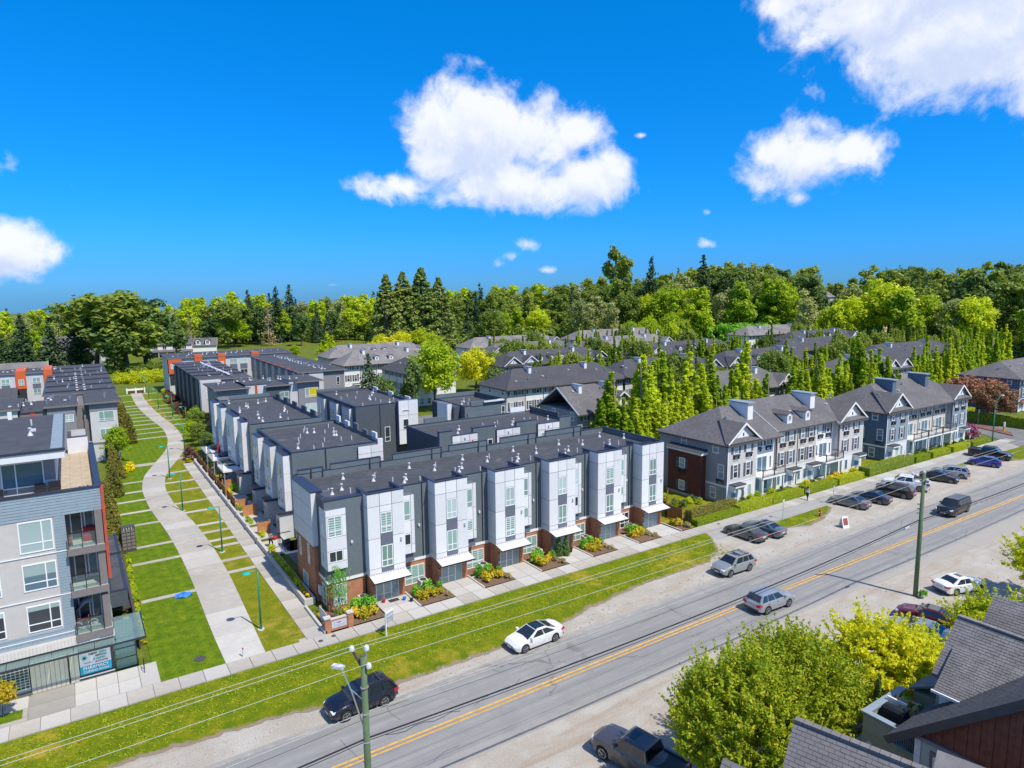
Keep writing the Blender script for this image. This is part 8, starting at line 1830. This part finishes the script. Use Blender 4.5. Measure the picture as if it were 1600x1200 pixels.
# ---- big trees in the foreground
def bigtree(lbl, name, x, y, H, rx, leaf, k, per, size, rad, base, seed, bark='bark', lean=0., flat=1., sprays=0):
    r = np.random.RandomState(seed); rz = H*(1-base)/2
    c = ell_centres(k, rx-rad*.5, rz-rad*.4, H*base+rz, r, .15, .45); c[:, 0] *= 1+.12*np.sin(c[:, 2]*1.3+seed); c[:, 1] *= 1+.12*np.cos(c[:, 2]*1.1)
    P, N_, S_ = clumps(c, r.uniform(.55, 1.25, len(c))*rad, per, size, r, flat, .7, .35)
    if sprays:      # leafy twigs that break the outline
        d = r.normal(size=(sprays*2, 3)); d /= np.linalg.norm(d, axis=1)[:, None]; d = d[d[:, 2] > -.35][:sprays]; q0 = d*np.array([rx, rx, rz])*r.uniform(.72, .95, (len(d), 1))+np.array([0, 0, H*base+rz])
        dr = d*np.array([1, 1, .6])+np.array([0, 0, .9*flat]); dr /= np.linalg.norm(dr, axis=1)[:, None]; ln = r.uniform(.5, 1.5, (len(d), 1, 1))*1.15; t = r.uniform(0, 1, (len(d), 46, 1))
        pp = q0[:, None]+dr[:, None]*ln*t+r.normal(size=(len(d), 46, 3))*(.12*(1-t)+.03); nn = r.normal(size=pp.shape)*.6+np.array([0, 0, .7])
        P = np.concatenate([P, pp.reshape(-1, 3)]); N_ = np.concatenate([N_, nn.reshape(-1, 3)]); S_ = np.concatenate([S_, size*r.uniform(.6, 1.2, pp.shape[0]*46)])
    T = thing(name, lbl, 'tree', (x, y, 0)); link('crown', leafmesh('crown', P, N_, S_, M[leaf], 2.1, r), T)
    b = MB(); b.cyl((0, 0, -.2), (0, 0, H*base+.5), .26, .2, 10, False)
    for i in range(11):
        a = i*2.4; q = Vector((0, 0, H*base*(.7+.04*i))); m1 = q+Vector((math.cos(a)*rx*.45, math.sin(a)*rx*.45, H*.22)); e = m1+Vector((math.cos(a+.3)*rx*.35, math.sin(a+.3)*rx*.35, H*.2)); b.cyl(q, m1, .11, .07, 6, False); b.cyl(m1, e, .07, .02, 5, False)
    part('trunk', b, M[bark], T, smooth=True); return T
bigtree('large green tree with yellowing tips between the bronze pickup and the shingle roof', 'tree', 27.1, 20.1, 8.5, 3.3, 'f_big', 300, 230, .048, .43, .12, 3, sprays=460)
bigtree('large green tree right beside the first one, behind the bottom centre roof', 'tree', 31.1, 20.0, 8.7, 3.2, 'f_big', 300, 230, .048, .43, .12, 8, sprays=460)
bigtree('bright yellow green maple in front of the maroon sedan', 'maple_tree', 39.3, 19.6, 7.1, 3.2, 'f_maple', 210, 220, .055, .46, .22, 5, flat=.6, sprays=150)
bigtree('lower bright maple to the right, joining the one before the maroon sedan', 'maple_tree', 43.4, 18.9, 5.3, 2.9, 'f_maple', 160, 220, .055, .44, .22, 15, flat=.6, sprays=110)
bigtree('bright yellow green maple before the white sedan at the right', 'maple_tree', 54.0, 18.6, 4.6, 3.4, 'f_maple', 170, 200, .058, .46, .2, 25, flat=.6, sprays=120)
bigtree('bright maple cut by the right picture edge on the gravel lot', 'maple_tree', 68.2, 20.4, 6.2, 3.3, 'f_maple', 150, 190, .058, .46, .2, 35, flat=.65, sprays=100)
shrub('bright', 60.9, 27.1, 'round green weed patch at the foot of the second utility pole', .75)
tree('cypress', 33.9, 16.9, 7.2, 'thin orange brown conifer beside the roof deck', 'cypress', None, .35, 0.)
rng = np.random.RandomState(3)
P, N_, S_ = clumps([(rng.uniform(-12, 56.5), 43.2+rng.uniform(0, 5.6), .02) for _ in range(2600)], rng.uniform(.10, .3, 2600), 12, .022, rng, .45); 
P[:, 2] = np.abs(P[:, 2])*.8+.02; o = link('grass_tufts', leafmesh('grass_tufts', P, N_, S_, M['f_hedge'], 3., rng)); o['kind'] = 'stuff'
rng = np.random.RandomState(6); n = 700; b = MB()
for i in range(n):
    x = rng.uniform(-10, 110); y = rng.choice((rng.uniform(39.8, 41.6), rng.uniform(22, 31.2), rng.uniform(41, 46.5) if x > 60 else rng.uniform(40, 41.5))); s = rng.uniform(.02, .06); b.box(x-s, y-s, -.01, x+s, y+s*rng.uniform(.6, 1.4), s*.8)
part('gravel_stones', b, M['conc2'], None)['kind'] = 'stuff'

# ================================================================ PEOPLE
def person(lbl, x, y, z, head, joints, mats, hair='short', held=None):
    """one skinned body; joints: name -> (pos, radius); clothes as close outer shells of the same limbs"""
    T = thing('person', lbl, 'person', (x, y, z), R(head))
    def skin(nm, chain, m, lv=2):
        vs, es, rs = [], [], []; idx = {}
        for path_ in chain:
            for a, c in zip(path_[:-1], path_[1:]):
                for q in (a, c):
                    if q not in idx: idx[q] = len(vs); vs.append(joints[q][0]); rs.append(joints[q][1])
                es.append((idx[a], idx[c]))
        me = bpy.data.meshes.new(nm); me.from_pydata(vs, es, []); me.materials.append(m); o = link(nm, me, T)
        md = o.modifiers.new('skin', 'SKIN'); md.use_smooth_shade = True
        for i, r in enumerate(rs): me.skin_vertices[0].data[i].radius = (r, r)
        me.skin_vertices[0].data[0].use_root = True
        sb = o.modifiers.new('sub', 'SUBSURF'); sb.levels = lv; sb.render_levels = lv; return o
    J = joints
    skin('body', [['hip', 'waist', 'chest', 'neck', 'chin', 'crown'], ['hip', 'hipl', 'kneel', 'anklel', 'toel'], ['hip', 'hipr', 'kneer', 'ankler', 'toer'], ['chest', 'shl', 'elbl', 'wril', 'handl'], ['chest', 'shr', 'elbr', 'wrir', 'handr']], M['skin'])
    for k in list(J): J[k+'_c'] = (J[k][0], J[k][1]*1.22)
    skin('trousers', [['hip_c', 'hipl_c', 'kneel_c', 'anklel_c'], ['hip_c', 'hipr_c', 'kneer_c', 'ankler_c']], M[mats[1]]); skin('jacket', [['hip_c', 'waist_c', 'chest_c'], ['chest_c', 'shl_c', 'elbl_c', 'wril_c'], ['chest_c', 'shr_c', 'elbr_c', 'wrir_c']], M[mats[0]])
    c = Vector(J['crown'][0]); b = MB(); b.lathe([(.02, c.z-.16), (.10, c.z-.12), (.115, c.z-.02), (.09, c.z+.07), (.02, c.z+.105)], c.x-.025, c.y, 10); part('hair', b, M['hair'], T, smooth=True)
    for s in ('l', 'r'):
        a, t = Vector(J['ankle'+s][0]), Vector(J['toe'+s][0]); b = MB(); b.bar((a.x-.06, a.y, .045+min(a.z, t.z)-.05), (t.x+.03, t.y, .045+min(a.z, t.z)-.05), .10, .09); part('shoe', b, M['cloth_k'], T)
    return T
def walk(s=1., reach=0.):
    return {'hip': ((0, 0, .93), .13), 'waist': ((0, 0, 1.1), .115), 'chest': ((.02, 0, 1.32), .14), 'neck': ((.03, 0, 1.48), .055), 'chin': ((.05, 0, 1.58), .075), 'crown': ((.04, 0, 1.68), .085),
            'hipl': ((0, .10, .88), .085), 'kneel': ((.17, .10, .50), .06), 'anklel': ((.24, .10, .10), .04), 'toel': ((.40, .10, .05), .03), 'hipr': ((0, -.10, .88), .085), 'kneer': ((-.03, -.10, .49), .06), 'ankler': ((-.26, -.10, .14), .04), 'toer': ((-.14, -.10, .05), .03),
            'shl': ((.02, .19, 1.40), .055), 'elbl': ((-.08+.2*reach, .23, 1.13), .045), 'wril': ((.05+.35*reach, .2, .92+.25*reach), .033), 'handl': ((.1+.42*reach, .19, .84+.28*reach), .03), 'shr': ((.02, -.19, 1.40), .055), 'elbr': ((.02+.1*reach, -.24, 1.13), .045), 'wrir': ((.16+.25*reach, -.2, .95+.2*reach), .033), 'handr': ((.22+.32*reach, -.17, .90+.22*reach), .03)}
person('person in a pale top and black leggings walking on the sidewalk by the hedge', 78.0, 49.4, .1, 190, walk(), ('cloth_w', 'cloth_k'))
T = person('person in grey and dark trousers carrying something red on the side walk', 16.3, 72.6, .12, -60, walk(1, 1.), ('cloth_g', 'cloth_k'))
b = MB(); b.box(-.2, -.28, -.14, .2, .28, .14); solo('bag', b, M['cloth_r'], 'red bundle held by the person on the side walk', 'bag', (16.3+.35, 72.6-.55, 1.2), R(-60))
# small pots and mats by the first door
for x, y, c, l in ((22.9, 52.6, 'cloth_b', 'blue glazed pot with a plant by the second bay door'), (23.3, 52.0, 'cloth_k', 'dark pot at the edge of the entry walk of the second bay'), (21.2, 53.2, 'cloth_r', 'small red pot at the left of the second bay door')):
    b = MB(); b.lathe([(.10, 0), (.16, .25), (.17, .3), (.13, .3)], n=10); solo('plant_pot', b, M[c], l, 'pot', (x, y, .11))
b = MB(); b.box(-.45, -.25, 0, .45, .25, .03); solo('door_mat', b, M['boxd'], 'brown door mat before the second bay door', 'mat', (22.1, 53.1, .112))
b = MB(); b.lathe([(.18, 0), (.25, .5), (.2, .52)], n=10); solo('plant_pot', b, M['cloth_k'], 'black pot in front of the fourth white bay entrance', 'pot', (41.9, 53.0, .11))
for i in range(5): b = MB(); b.cyl((0, 0, 0), (0, 0, .4), .18, .22, 8); solo('plant_pot', b, M['boxd'], 'flower pot in front of the grey row entrance', 'pot', (77.4+i*.55, 52.4, .03), group='pots before the grey row')

for x, y, k, q, l in ((31.5, 15.7, 'darksh', .6, 'dark potted evergreen at the left end of the olive deck'), (33.7, 15.5, 'bright', 1.1, 'green potted shrub on the olive deck beyond the divider'), (33.3, 15.2, 'grassy', 2.2, 'dry pale grass clump on the olive deck by the divider'), (33.8, 14.7, 'darksh', .9, 'dark shrub in a pot on the olive deck near the shingles'), (33.0, 14.7, 'grassy', 1.6, 'dry brown stalks in the dark planter on the olive deck')): shrub(k, x, y, l, q, 5.55)
